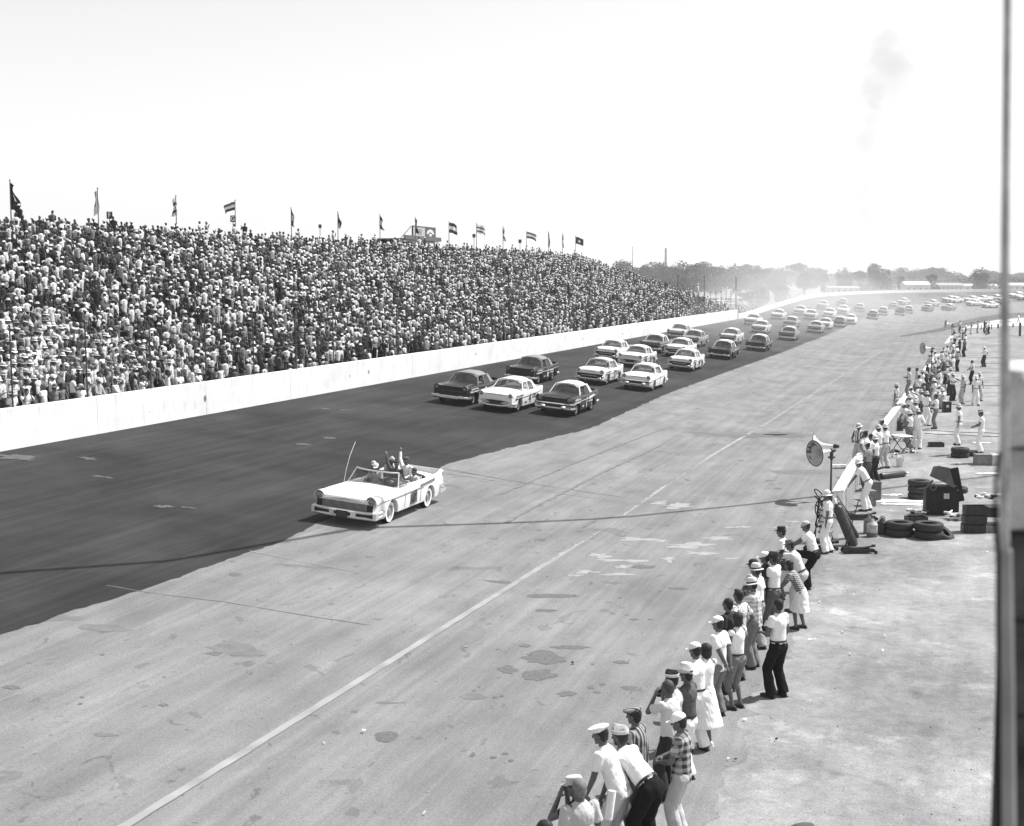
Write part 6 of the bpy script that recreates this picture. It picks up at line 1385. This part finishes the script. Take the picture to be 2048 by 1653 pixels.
# stacked dark crates with parts, right edge
for i in range(3): crate(P(1946, 1065)+Vector((.03*i, .02*i, .27*i)), (.62, .42, .25), DKB, ['bottom', 'middle', 'top'][i]+' one of the three stacked black parts boxes', -6+2*i, 'parts_box')
crate(P(1978, 1064), (.7, .5, .2), WB, 'low wooden tray on the ground by the post', 0); crate(P(1982, 1048)+Vector((0, 0, .25)), (.9, .6, .28), DKB, 'wide dark chest beside the stacked boxes', 0, 'chest', 0)
def parts_heap(p, n, rx, ry, label, big=.07, name='parts_heap'):
    r = random.Random(int(p.x*100)); mb = MB()
    for i in range(n):
        c = Vector((r.uniform(-rx, rx), r.uniform(-ry, ry), r.uniform(.02, .10))); mb.cur = r.choice([0, 1, 1, 2])
        if r.random() < .5: e = Vector((r.uniform(-.2, .2), r.uniform(-.15, .15), r.uniform(-.04, .06))); mb.cone(c, c+e, r.uniform(.01, .03), r.uniform(.01, .03), 8)
        else: mb.box(c, (r.uniform(.05, .2), r.uniform(.04, .15), r.uniform(.03, .1)), Matrix.Rotation(r.uniform(0, 3), 4, 'Z'))
    o = obj(name, mb, [DARKM, CHR2, cloth('cream')], loc=p, smooth=False); return tag(o, label, kind='stuff')
parts_heap(P(1980, 1028)+Vector((0, 0, .52)), 60, .42, .28, 'x'); parts_heap(P(1920, 1040)+Vector((0, 0, .1)), 50, .35, .25, 'x'); parts_heap(P(1832, 1040)+Vector((0, 0, .22)), 26, .25, .14, 'x'); crate(P(1832, 1046), (.6, .36, .2), DKB, 'dark tray heaped with tools behind the tyre stacks', 5, 'tool_tray')
parts_heap(P(1798, 880), 80, .5, .8, 'x'); parts_heap(P(1812, 905), 60, .45, .5, 'x'); parts_heap(P(1783, 915), 40, .3, .4, 'x')
tb = empty('folding_table', P(1804, 905), R(15)); tag(tb, 'folding table with white sheet and crossed legs beside the wall', 'table'); obj('tabletop', MB().box((0, 0, .72), (.6, .9, .04)), cloth('white'), tb, smooth=False)
for y in (-.4, .4): 
    for s in (-1, 1): obj('leg', MB().cone((s*.28, y, 0), (-s*.28, y, .7), .018, .018, 8), DARKM, tb)
for i, (u, v) in enumerate(((1800, 862), (1812, 858), (1806, 845), (1822, 870))): can(P(u, v), .6, .16, [DARKM, mat('can_grey', .16), cloth('cream'), DARKM][i], ['dark', 'grey', 'pale', 'black'][i]+' fuel can in the clutter against the second wall stretch')
# white sheets and litter
def sheet(name, u, v, w_, d_, label, ang=0, z=.012, m=None):
    p = P(u, v); r = random.Random(int(u*7+v)); n = 9; g = []
    for i in range(n): g.append([Vector(((i/(n-1)-.5)*w_*(1+.1*r.uniform(-1, 1)), (j/4-.5)*d_+.04*r.uniform(-1, 1), z+.02*r.random())) for j in range(5)])
    o = obj(name, MB().grid([q for q in g][::-1]), m or cloth('white'), loc=p, ang=180); o.rotation_euler = (0, 0, R(ang)); return tag(o, label, 'paper')
sheet('paper_sheet', 1798, 1003, 2.3, .55, 'long white paper strip on the ground left of the dark machine', -8); sheet('paper_sheet', 1812, 1010, 1.5, .35, 'second white sheet nearer the tyre stacks', -8); sheet('paper_sheet', 1785, 991, .7, .25, 'small white sheet beyond the long strip', 5)
sheet('paper_sheet', 1975, 948, .9, .3, 'white papers on the ground near the blurred post', 10); sheet('paper_sheet', 1678, 931, .55, .2, 'crumpled white sheet on the asphalt behind the near loudspeaker', 0); sheet('paper_sheet', 1963, 905, .7, .3, 'pale lid lying across the tyres', 0, .42)
rl = random.Random(9); LIT = [(1541, 1481), (1553, 1453+30), (1690, 1582), (1628, 1282), (1640, 1208), (1708, 1192), (1503, 1552), (1457, 1523), (1470, 1524), (1768, 1275), (1700, 1311), (1765, 1305), (1620, 1283), (1685, 1267), (850, 1632), (648, 1490), (933, 1296), (893, 1484), (1366, 967), (1147, 1330), (1062, 988), (728, 1467), (1863, 949), (1868, 938), (1850, 942), (1905, 1110), (1913, 1130), (1975, 1107), (1490, 1443), (1600, 1210), (1645, 1212), (1890, 967), (1935, 973), (1895, 870), (1880, 868), (1860, 862), (1846, 880), (1938, 847), (1920, 900), (1880, 950)]
mb = MB()
for i, (u, v) in enumerate(LIT):
    p = P(u, v); s = rl.uniform(.016, .04); mb.cur = 0 if rl.random() < .72 else 1
    vs = [Vector((p.x, p.y, .03+.02*rl.random()))+Vector((s*math.cos(a)*rl.uniform(.6, 1.5), s*math.sin(a)*rl.uniform(.5, 1.2), rl.uniform(-.015, .03))) for a in np.linspace(0, 5.2, 6)]; mb.add(vs, [(0, 1, 2, 3), (0, 3, 4, 5)])
for i in range(150):
    u = rl.uniform(1250, 1990); v = rl.uniform(1000, 1650); p = P(u, v); s, t = to_st(p)
    if t > 3.0: continue
    s = rl.uniform(.006, .014); mb.cur = rl.choice([1, 2, 2]); mb.sph((p.x, p.y, s*.5), s, None, 6, 4)
tag(obj('litter', mb, [cloth('white'), DARKM, mat('pebble', .3)], smooth=False), kind='stuff')
# guard line far right: posts and low rail, pale apron behind
rf = empty('rail_fence', P(1990, 662)); tag(rf, 'low rail fence of dark posts at the far side of the infield', 'fence')
for (u, v0, v1, r_) in ((2039.6, 673, 646, .16), (2026, 655, 647, .12), (1996, 657, 648, .14), (1962, 660, 650, .08), (1983, 659, 649, .08)):
    g = P(u, v0); h = PY(u, v1, g.y).z; obj('post', MB().cone(g-rf.location, g-rf.location+Vector((0, 0, h)), r_, r_, 8), DARKM, rf)
a = P(1940, 660); b = P(2046, 655); obj('rail', MB().cone(a-rf.location+Vector((0, 0, 1.0)), b-rf.location+Vector((0, 0, 1.0)), .04, .04, 6), STEEL, rf)
mb = MB(); mb.add([(P(*q).x, P(*q).y, .018) for q in ((1930, 656), (1965, 646), (2000, 640), (2070, 636), (2120, 640), (2120, 652), (2048, 651), (1960, 656))], [(7, 6, 5, 4, 3, 2, 1, 0)]); tag(obj('pale_concrete', mb, mat('pale_apron', .62, .9, .08, 1), smooth=False), kind='structure')
# hoses / cables on the ground
for (u0, v0, u1, v1, m) in ((1840, 862, 2000, 868, DARKM), (1850, 868, 2000, 875, DARKM), (1850, 818, 1870, 818, DARKM)):
    a, b = P(u0, v0), P(u1, v1); pts = [a.lerp(b, i/16)+Vector((0, .12*math.sin(i*.7+u0), .015)) for i in range(17)]; o = obj('air_hose', MB().tube([p-a for p in pts], .018, 6), m, loc=a); tag(o, 'thin dark hose on the ground, %s' % ('further of the two' if v0 == 862 else 'nearer of the two' if v0 == 868 else 'short piece by the grey trousers'), 'hose')
mb = MB()
for (dv, w_, k) in ((692, .5, 1), (706, .4, 2), (716, .7, 3), (728, .5, 4), (745, .3, 5), (760, .3, 6), (772, .35, 7), (676, .6, 8)):
    for (ua, ub) in ((1935+7*k % 30, 2000), (1960, 2080)):
        a, b = P(ua, dv), P(ub, dv+rl.uniform(-2, 2)); g = [[Vector((a.lerp(b, i/12).x, a.lerp(b, i/12).y+w_*.5*(1+.6*noise.noise(Vector((i*.8, k, 0))))*s+.3*noise.noise(Vector((i*.4, k, 7))), .0125)) for s in (-1, 1)] for i in range(13)]; mb.grid([r[::-1] for r in g])
tag(obj('tyre_tracks', mb, mat('damp_dirt', .17, .9, .2, 2), smooth=False), kind='structure')
# ---------------------------------------------------------------- overhead cable (throws the long thin shadow across the track)
pts = []
sd = SUN_V/SUN_V.z
for (u, v) in ((-60, 1149), (300, 1124), (700, 1091), (1050, 1056), (1300, 1030), (1480, 1012), (1650, 992)):
    g = P(u, v, 0) if u > 500 else PS(u, v); hgt = 19.5+1.2*((u-800)/900)**2; pts.append(Vector((g.x, g.y, 0))+sd*hgt)
cb = empty('overhead_cable', pts[0]); tag(cb, 'thick cable slung high across the track between two tall poles', 'cable'); a0 = pts[0]-(pts[1]-pts[0]).normalized()*48+UP*2; b0 = pts[-1]+(pts[-1]-pts[-2])*3
allp = [a0]+pts+[b0]; fine = []
for i in range(len(allp)-1):
    for k in range(6): fine.append(allp[i].lerp(allp[i+1], k/6))
fine.append(allp[-1]); obj('strand', MB().tube([p-cb.location for p in fine], .09, 8), RUBBER, cb)
for p, lab in ((a0, 'tall timber pole holding the cable behind the grandstand'), (b0, 'tall timber pole holding the cable in the infield')):
    o = empty('cable_pole', (p.x, p.y, 0)); tag(o, lab, 'pole'); obj('pole', MB().cone((0, 0, -.5), (0, 0, p.z+.5), .2, .13, 12), WOODG, o); obj('crossarm', MB().box((0, 0, p.z+.1), (1.4, .12, .14)), WOODG, o, smooth=False)
# ---------------------------------------------------------------- window post and rough wall beside the camera
def near_pt(u, v, y): return PY(u, v, y)
yw = 1.15; po = empty('steel_post', near_pt(2006, 826, yw)); tag(po, 'blurred upright rusty pipe close to the camera at the right', 'post'); pm = mat('rusty_pipe', .17, .7, .4, 14, .4, 40)
lo = po.location; mb = MB(); prev = None
for (u, v, r_) in ((2015.5, -60, 6.5), (2013, 300, 7.5), (2010, 470, 9), (2009, 640, 9.5), (2008, 1060, 10)): pass
A = [(2015.5, -80, 7), (2013, 200, 8), (2010.5, 470, 8.5), (2009.5, 640, 9), (2008, 1060, 10), (2010, 1120, 11)]
for q0, q1 in zip(A, A[1:]): mb.cone(near_pt(q0[0], q0[1], yw)-lo, near_pt(q1[0], q1[1], yw)-lo, q0[2]*yw/F, q1[2]*yw/F, 16)
obj('pipe', mb, mat('dull_pipe', .36, .7, .45, 18, .4, 40), po)
mb = MB(); A = [(2010, 1100, 14), (2012, 1400, 17), (2014, 1760, 19)]
for q0, q1 in zip(A, A[1:]): mb.cone(near_pt(q0[0], q0[1], yw)-lo, near_pt(q1[0], q1[1], yw)-lo, q0[2]*yw/F, q1[2]*yw/F, 20)
obj('sleeve', mb, mat('sleeve_paint', .26, .6, .25, 10), po)
mb = MB(); A = [(1999, 905, 4), (1991.5, 960, 4), (1990, 1010, 4), (1992, 1060, 5), (1996, 1110, 5), (1997, 1400, 5), (1999, 1760, 5)]
for q0, q1 in zip(A, A[1:]): mb.cone(near_pt(q0[0], q0[1], yw-.03)-lo, near_pt(q1[0], q1[1], yw-.03)-lo, q0[2]*yw/F, q1[2]*yw/F, 8)
obj('cable', mb, RUBBER, po)
# rough masonry pier right of it
pr_ = empty('masonry_pier', near_pt(2060, 1100, 1.3)); tag(pr_, 'rough pale block pier beside the blurred pipe at the right edge', 'pier'); lo = pr_.location
yp = 1.3
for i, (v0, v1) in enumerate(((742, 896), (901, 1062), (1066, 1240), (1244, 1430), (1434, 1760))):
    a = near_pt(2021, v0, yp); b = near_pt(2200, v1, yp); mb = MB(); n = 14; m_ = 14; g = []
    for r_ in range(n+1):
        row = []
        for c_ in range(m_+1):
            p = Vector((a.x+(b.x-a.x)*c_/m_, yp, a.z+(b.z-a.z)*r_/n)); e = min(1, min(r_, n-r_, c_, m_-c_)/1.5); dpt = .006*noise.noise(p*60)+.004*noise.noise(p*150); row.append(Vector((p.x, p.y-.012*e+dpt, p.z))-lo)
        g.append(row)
    mb.grid([r[::-1] for r in g]); k_ = 1.13; fr_ = [g[0][0], g[0][-1], g[-1][-1], g[-1][0]]; bk_ = [Vector(((q.x+lo.x)*k_-lo.x, (q.y+lo.y)*k_-lo.y, q.z)) for q in fr_]; mb.add(fr_+bk_, [(0, 4, 5, 1), (1, 5, 6, 2), (2, 6, 7, 3), (3, 7, 4, 0), (4, 7, 6, 5)]); obj('block', mb, mat('rough_block', .5, .95, .35, 16, .8, 60) if i < 2 else mat('shaded_block', .07, .95, .6, 12, .8, 60), pr_, ang=60)  # lower blocks get a darker colour that stands in for the shadow on them
obj('mortar', MB().box(((near_pt(2040, 900, yp).x+near_pt(2200, 900, yp).x)/2-lo.x+.012, yp+.06-lo.y, (near_pt(2021, 745, yp).z+near_pt(2021, 1760, yp).z)/2-lo.z), (near_pt(2200, 900, yp).x-near_pt(2040, 900, yp).x-.01, .06, near_pt(2021, 745, yp).z-near_pt(2021, 1760, yp).z-.004)), mat('mortar_dark', .04, .9), pr_, smooth=False)
# ================================================================ FAR BACKGROUND
LEAF = mat('foliage', .05, .8, .45, .35, coord='Object'); LEAF2 = mat('foliage_light', .085, .8, .4, .3); BARK = mat('bark', .06, .9, .3, 6)
def crown_mesh(seed, w_, h, n, lobes=9, dens=1.0, leaf=.55):
    r = np.random.default_rng(seed); V = []; Fc = []; MI = []
    cs = []
    for i in range(lobes):
        a = r.uniform(0, 6.28); q = r.uniform(.0, .34)*w_; cs.append((q*math.cos(a), q*math.sin(a), h*r.uniform(.2, .84), r.uniform(.17, .30)*w_, r.uniform(.13, .2)*h))
    cs.append((0, 0, h*.72, w_*.3, h*.26))
    k = 0
    while k < n:
        c = cs[r.integers(len(cs))]; d = r.normal(size=3); d /= np.linalg.norm(d); rad = r.uniform(.62, 1.05)
        p = np.array([c[0]+d[0]*c[3]*rad, c[1]+d[1]*c[3]*rad, c[2]+d[2]*c[4]*rad])
        if p[2] > h or p[2] < h*.04: continue
        s = leaf*r.uniform(.6, 1.5); a = r.normal(size=3); a /= np.linalg.norm(a); b = np.cross(a, d+r.normal(size=3)*.6); b /= np.linalg.norm(b)+1e-6
        o = len(V); V += [tuple(p+a*s), tuple(p+b*s*.8), tuple(p-a*s), tuple(p-b*s*.8)]; Fc.append((o, o+1, o+2, o+3)); MI.append(1 if r.random() < .3 else 0); k += 1
    me = bpy.data.meshes.new('crown'); me.from_pydata(V, [], Fc); me.materials.append(LEAF); me.materials.append(LEAF2); me.polygons.foreach_set('material_index', MI); me.update(); return me
def trunk_mesh(h, w_, seed):
    r = random.Random(seed); mb = MB(); mb.cone((0, 0, -.3), (r.uniform(-.3, .3), 0, h*.5), w_*.035, w_*.022, 8)
    for i in range(5):
        a = r.uniform(0, 6.28); mb.cone((0, 0, h*r.uniform(.2, .4)), (w_*.3*math.cos(a), w_*.3*math.sin(a), h*r.uniform(.5, .75)), w_*.014, w_*.006, 6)
    return mb.mesh('trunk', [BARK])
TP = [(crown_mesh(10+i, w_, 20, n, lb), trunk_mesh(20, w_, i)) for i, (w_, n, lb) in enumerate(((17, 1900, 9), (21, 2300, 12), (14, 1500, 8), (24, 2600, 13)))]
def tree(u, vt, vb, d, pw, lab, k, grp='trees beyond the track'):
    x = (u-1024)/F*d; y = d; h = (vb-vt)*d/F; zt = PY(u, vt, y).z; h = zt
    t = empty('tree', (x, y, 0), random.uniform(0, 6.28)); tag(t, lab, 'tree', grp)
    c = link('crown', TP[k][0], t); b = link('trunk', TP[k][1], t); wd = pw*d/F/(17, 21, 14, 24)[k]; t.scale = (wd, wd, h/19.6); return t
rt = random.Random(3)
HAZ = 'tree in the hazy treeline behind the grandstand end'
for i, (u, v, w_) in enumerate([(1240, 519, 50), (1262, 530, 40), (1288, 531, 44), (1318, 526, 60), (1345, 530, 40), (1362, 520, 52), (1392, 527, 44), (1412, 525, 50), (1440, 531, 48), (1466, 527, 44), (1490, 529, 48), (1515, 532, 44)]):
    tree(u, v, 590, 820+rt.uniform(-60, 60), w_*1.25, ['broad', 'round', 'tall', 'wide'][i % 4]+' hazy tree behind the right end of the grandstand, %s from the left' % ordn(i+1), i % 4)
for i, (u, v, w_) in enumerate([(1335, 548, 60), (1385, 550, 60), (1430, 552, 60), (1475, 550, 60), (1550, 549, 56)]):
    tree(u, v, 590, 700, w_*1.2, 'lower hazy tree in front of the treeline, %s from the left' % ordn(i+1), (i+1) % 4)
for i, (u, v, w_) in enumerate([(1540, 534, 40), (1566, 531, 44), (1595, 526, 40), (1618, 536, 36), (1640, 537, 40), (1830, 536, 50), (1862, 535, 44), (1792, 536, 40), (1880, 534, 36), (1905, 542, 50), (1985, 545, 50), (2035, 546, 50)]):
    tree(u, v, 586, 1250+rt.uniform(-60, 60), w_*1.25, 'pale faraway tree on the horizon, %s from the left beyond the turn' % ordn(i+1), i % 4)
tree(1686, 534, 582, 640, 58, 'dark round tree left of the lone dome-shaped tree', 1); tree(1750, 529, 582, 620, 60, 'dark dome-shaped tree standing alone beyond the turn', 3); tree(1716, 541, 582, 640, 34, 'small tree between the two dark round trees', 2)
tree(1797, 551, 582, 640, 24, 'small dark tree at the left end of the white house', 0); tree(1862, 548, 582, 640, 30, 'small dark tree at the right end of the white house', 2)
tree(1957, 533, 582, 760, 56, 'broad pale tree just left of the blurred pole', 1); tree(1606, 544, 585, 700, 50, 'tree fading into the dust above the curving wall', 0); tree(1645, 550, 585, 700, 40, 'small tree above the start of the turn wall', 2)
tree(1522, 570, 606, 330, 50, 'small bushy tree beside the little bleachers', 0); tree(1498, 582, 610, 300, 40, 'bush just beyond the end of the fence', 2); tree(1560, 562, 600, 420, 46, 'small tree behind the little bleachers', 1)
for i, (u, w_) in enumerate(((1760, 60), (1905, 70), (2000, 70), (2046, 50))): tree(u, 556, 584, 900, w_*1.3, 'low pale hedge-like tree on the horizon, %s from left' % ordn(i+1), 3)
woods = MB(); tag(link('distant_woods', (lambda: (lambda me: me)(crown_mesh(99, 17, 20, 10)))(), None), kind='stuff'); bpy.data.objects.remove(bpy.data.objects['distant_woods'])
def wood(name, xs, d, hh, n, seed):
    r = np.random.default_rng(seed); V = []; Fc = []
    for k in range(n):
        u = r.uniform(*xs); top = hh*(.72+.28*noise.noise(Vector((u*.02, seed, 0)))+.18*noise.noise(Vector((u*.07, seed, 3)))); z = top*r.uniform(0, 1)**.5; dd = d+r.uniform(0, 60); x = (u-1024)/F*dd; s = 1.6*r.uniform(.6, 1.5)
        a = r.normal(size=3); a /= np.linalg.norm(a); b = np.cross(a, r.normal(size=3)); b /= np.linalg.norm(b); o = len(V); p = np.array([x, dd, z]); V += [tuple(p+a*s), tuple(p+b*s), tuple(p-a*s), tuple(p-b*s)]; Fc.append((o, o+1, o+2, o+3))
    me = bpy.data.meshes.new(name); me.from_pydata(V, [], Fc); me.materials.append(LEAF); me.update(); tag(link(name, me), kind='stuff')
wood('distant_woods', (1180, 2400), 1500, 19, 16000, 5)
# tall chimney stack
q = PY(1331, 560, 1400); ch = empty('smokestack', (q.x, 1400, 0)); tag(ch, 'tall slim chimney stack rising above the hazy trees', 'chimney'); zt = PY(1331, 497, 1400).z
mb = MB(); mb.lathe([(1.5, 0), (1.05, zt-1), (1.2, zt-.9), (1.2, zt), (.7, zt), (.7, zt-2)], None, 16); obj('shaft', mb, mat('brick_stack', .12, .9, .2, 1), ch); mb = MB(); mb.lathe([(1.22, zt-3), (1.3, zt-2.9), (1.22, zt-2.6)], None, 16); obj('collar', mb, DARKM, ch)
# buildings beyond the turn
def house(u0, u1, vt, ve, d, lab, wl=.75, rf=.7, nwin=3, name='house'):
    a = PY(u0, 575, d); b = PY(u1, 575, d); cx = (a.x+b.x)/2; w_ = b.x-a.x; zr = PY(u0, vt, d).z; ze = PY(u0, ve, d).z
    o = empty(name, (cx, d, 0)); tag(o, lab, 'building'); mb = MB(); dp = min(9, w_*.7)
    mb.box((0, 0, ze/2-.2), (w_, dp, ze+.4)); obj('wall', mb, mat('clapboard_%d' % int(wl*100), wl, .9, .08, 1), o, smooth=False)
    mb = MB(); h = w_/2+.4; y = dp/2+.4
    mb.add([(-h, -y, ze), (h, -y, ze), (h, y, ze), (-h, y, ze), (-h, 0, zr), (h, 0, zr)], [(0, 1, 5, 4), (2, 3, 4, 5), (0, 4, 3), (1, 2, 5), (3, 2, 1, 0)]); obj('roof', mb, mat('tin_roof_%d' % int(rf*100), rf, .6, .1, .5), o, smooth=False)
    for i in range(nwin):
        x = -w_/2+w_*(i+.5)/nwin; wn = obj('window', MB().box((x, -dp/2-.03, ze*.62), (w_*.055, .08, ze*.28)), mat('window_dark', .05, .3, 0), o, smooth=False); obj('pane', MB().box((x, -dp/2-.08, ze*.62), (w_*.04, .02, ze*.22)), mat('pane_dark', .02, .1, 0, spec=.8), wn, smooth=False)
    return o
house(1806, 1854, 563, 570, 560, 'white house with pale roof standing behind the turn wall', .5, .5, 4)
house(1655, 1714, 573, 575.5, 600, 'long low white shed left of the row of parked vehicles', .5, .45, 5, 'shed'); house(1870, 1920, 566, 571, 760, 'long grey low building right of the white house', .35, .3, 6, 'shed'); house(1925, 1990, 568, 572, 800, 'pale low building under the broad pale tree', .5, .5, 6, 'shed'); house(2010, 2060, 566, 571, 800, 'pale low building right of the blurred pole', .5, .55, 4, 'shed')
# parked cars outside the track
pk = STY['round']
def parked(u, v, d, ang, m, lab, grp):
    zz = 0 if d else 0; q = PY(u, v, d); o = empty('parked_car', (q.x, d, 0), R(ang)); tag(o, lab, 'car', grp); D = car_proto('plain', 'round')
    put('body', D['body'], paint(m), o); put('roof', D['roof'], paint(m if m != 'dark' else 'offwhite'), o); put('windshield', D['windshield'], glass(), o); put('interior', D['interior'], INTER, o); put('rear_window', D['rear_window'], glass(), o)
    for s in (-1, 1):
        for y in (1.56, -1.42): put('wheel', cm(('wh', s), lambda: (MB().cone((-.1, 0, 0), (.1, 0, 0), .34, .34, 16)).mesh('wheel', None)), RUBBER, o).location = (s*.8, y, .34)
    return o
for i in range(12):
    parked(1722+7.3*i if i < 7 else 1868+13*(i-7), 578, 620, 20+rt.uniform(-8, 8), rt.choice(['white', 'offwhite', 'pale', 'white']), 'parked car in the far row behind the turn wall, %s from left' % ordn(i+1), 'cars parked beyond the turn')
for r_, (d, u0, u1, n) in enumerate(((300, 1404, 1470, 9), (350, 1400, 1475, 10), (400, 1395, 1470, 10), (470, 1405, 1475, 10))):
    for i in range(n):
        parked(u0+(u1-u0)*i/(n-1)+rt.uniform(-2, 2), 585, d, rt.uniform(60, 110), rt.choice(['white', 'offwhite', 'pale', 'grey', 'white', 'dark']), 'parked car in the %s row of the lot behind the fence end, %s from left' % (ordn(r_+1), ordn(i+1)), 'cars parked behind the grandstand end')
# small bleachers with people outside the first part of the turn
q = PY(1560, 595, 300); bl = empty('small_bleachers', (q.x+2, 335, 1.2), R(-62)); tag(bl, 'small stepped bleachers outside the start of the turn', 'bleachers')
for k in range(9): obj('step', MB().box((0, k*.8, .25+k*.42), (17, .5, .08)), mat('bleached_plank', .5, .9), bl, smooth=False)
for x in (-8, -4, 0, 4, 8): obj('stringer', MB().cone((x, -.3, 0), (x, 7, 3.7), .08, .08, 6), WOODG, bl)
# hazy little group of people at the start of the low wall
for i, (u, v) in enumerate(((1480, 598), (1489, 600), (1499, 597), (1507, 599))):
    q = PY(u, v, 212+i*3); p = person('faint onlooker standing behind the low wall, %s from the fence end' % ordn(i+1), (q.x, q.y, 1.9), FACE, random.choice(['stand', 'hips', 'folded']), 'short', 'white', 'trousers', 'khaki', [None, 'straw', 'cap', 'straw'][i], 'white', near=False, group='onlookers behind the low wall')
q = PY(1396, 572, 186); person('man in white with pale hat standing high at the end of the crowd', (q.x, q.y, PY(1396, 594, 186).z), FACE, 'hips', 'short', 'white', 'trousers', 'light', 'pith', 'white', near=False)
obj_ = MB().box((0, 0, -1.2), (1.2, 1.2, 2.4)); pl = obj('standing_box', obj_, WOODG, None, False, loc=(q.x, q.y, PY(1396, 594, 186).z)); tag(pl, 'wooden box platform under the man in white at the crowd end', 'platform')
# ================================================================ AIR
def volmat(name, dens, ani=.3, col=.96):
    m = bpy.data.materials.new(name); m.use_nodes = True; N, K = nodes(m)
    for n in list(N):
        if n.type == 'BSDF_PRINCIPLED': N.remove(n)
    pv = N.new('ShaderNodeVolumePrincipled'); pv.inputs['Density'].default_value = dens; pv.inputs['Color'].default_value = (col, col, col, 1); pv.inputs['Anisotropy'].default_value = ani
    K.new(pv.outputs[0], N['Material Output'].inputs['Volume']); return m
mb = MB(); mb.box((300, 1400, 29), (4200, 3000, 60)); hz = obj('haze', mb, volmat('haze_air', .00027), smooth=False); tag(hz, kind='stuff')
# dust thrown up by the pack: lumpy low clouds of even density over the track
def dust(cs, dens, seed):
    mb = MB(); p, (a, b, c), rot = cs
    mb.sph((0, 0, 0), (a, b, c), None, 40, 24)
    mb.v = [tuple(Vector(v)*(1+.16*noise.noise(Vector(v)*.10+Vector((seed, 0, 0)))+.08*noise.noise(Vector(v)*.31))) for v in mb.v]
    o = obj('dust_cloud', mb, volmat('dust_%d' % seed, dens, .2), ang=180); o.location = p; o.rotation_euler = (0, 0, rot); tag(o, kind='stuff')
for k, (s_, t_, z_, a_, b_, c_, dn) in enumerate(((150, 24, .5, 9, 40, 3.2, .0022), (185, 23, .5, 13, 60, 5, .0028), (215, 22, 1, 16, 60, 8, .0028), (240, 27, 2, 15, 50, 12, .0026), (265, 26, 3, 20, 55, 11, .0022),
        (225, 30, 3, 12, 34, 15, .0020), (295, 20, 2, 26, 50, 9, .0018), (330, 8, 1, 34, 46, 7, .0016), (255, 14, .5, 18, 60, 4.5, .0016))):
    dust((ST(s_, t_, z_), (a_, b_, c_), -TH), dn*.8, k+1)
for k, (u, v, hgt, r_, dn) in enumerate(((1730, 470, 22, 8, .008), (1742, 400, 16, 12, .007), (1728, 330, 24, 9, .008), (1752, 262, 18, 15, .007), (1738, 205, 16, 10, .006), (1772, 160, 20, 20, .007), (1790, 105, 16, 16, .006), (1765, 75, 12, 12, .004))):
    sm = PY(u, v, 900); mb = MB(); mb.sph((0, 0, 0), (r_, r_, hgt), None, 24, 20); mb.v = [(x*(1+.5*noise.noise(Vector((x, y, z))*.13))+6*noise.noise(Vector((0, z*.06, k)))+4*noise.noise(Vector((x, y, z))*.2), y, z*(1+.3*noise.noise(Vector((x, y, 9))*.1))) for x, y, z in mb.v]
    o = obj('smoke_plume', mb, volmat('smoke_%d' % k, dn, .1, .25), ang=180); o.location = sm; tag(o, kind='stuff')
for s_ in [TMP]: bpy.data.scenes.remove(s_)
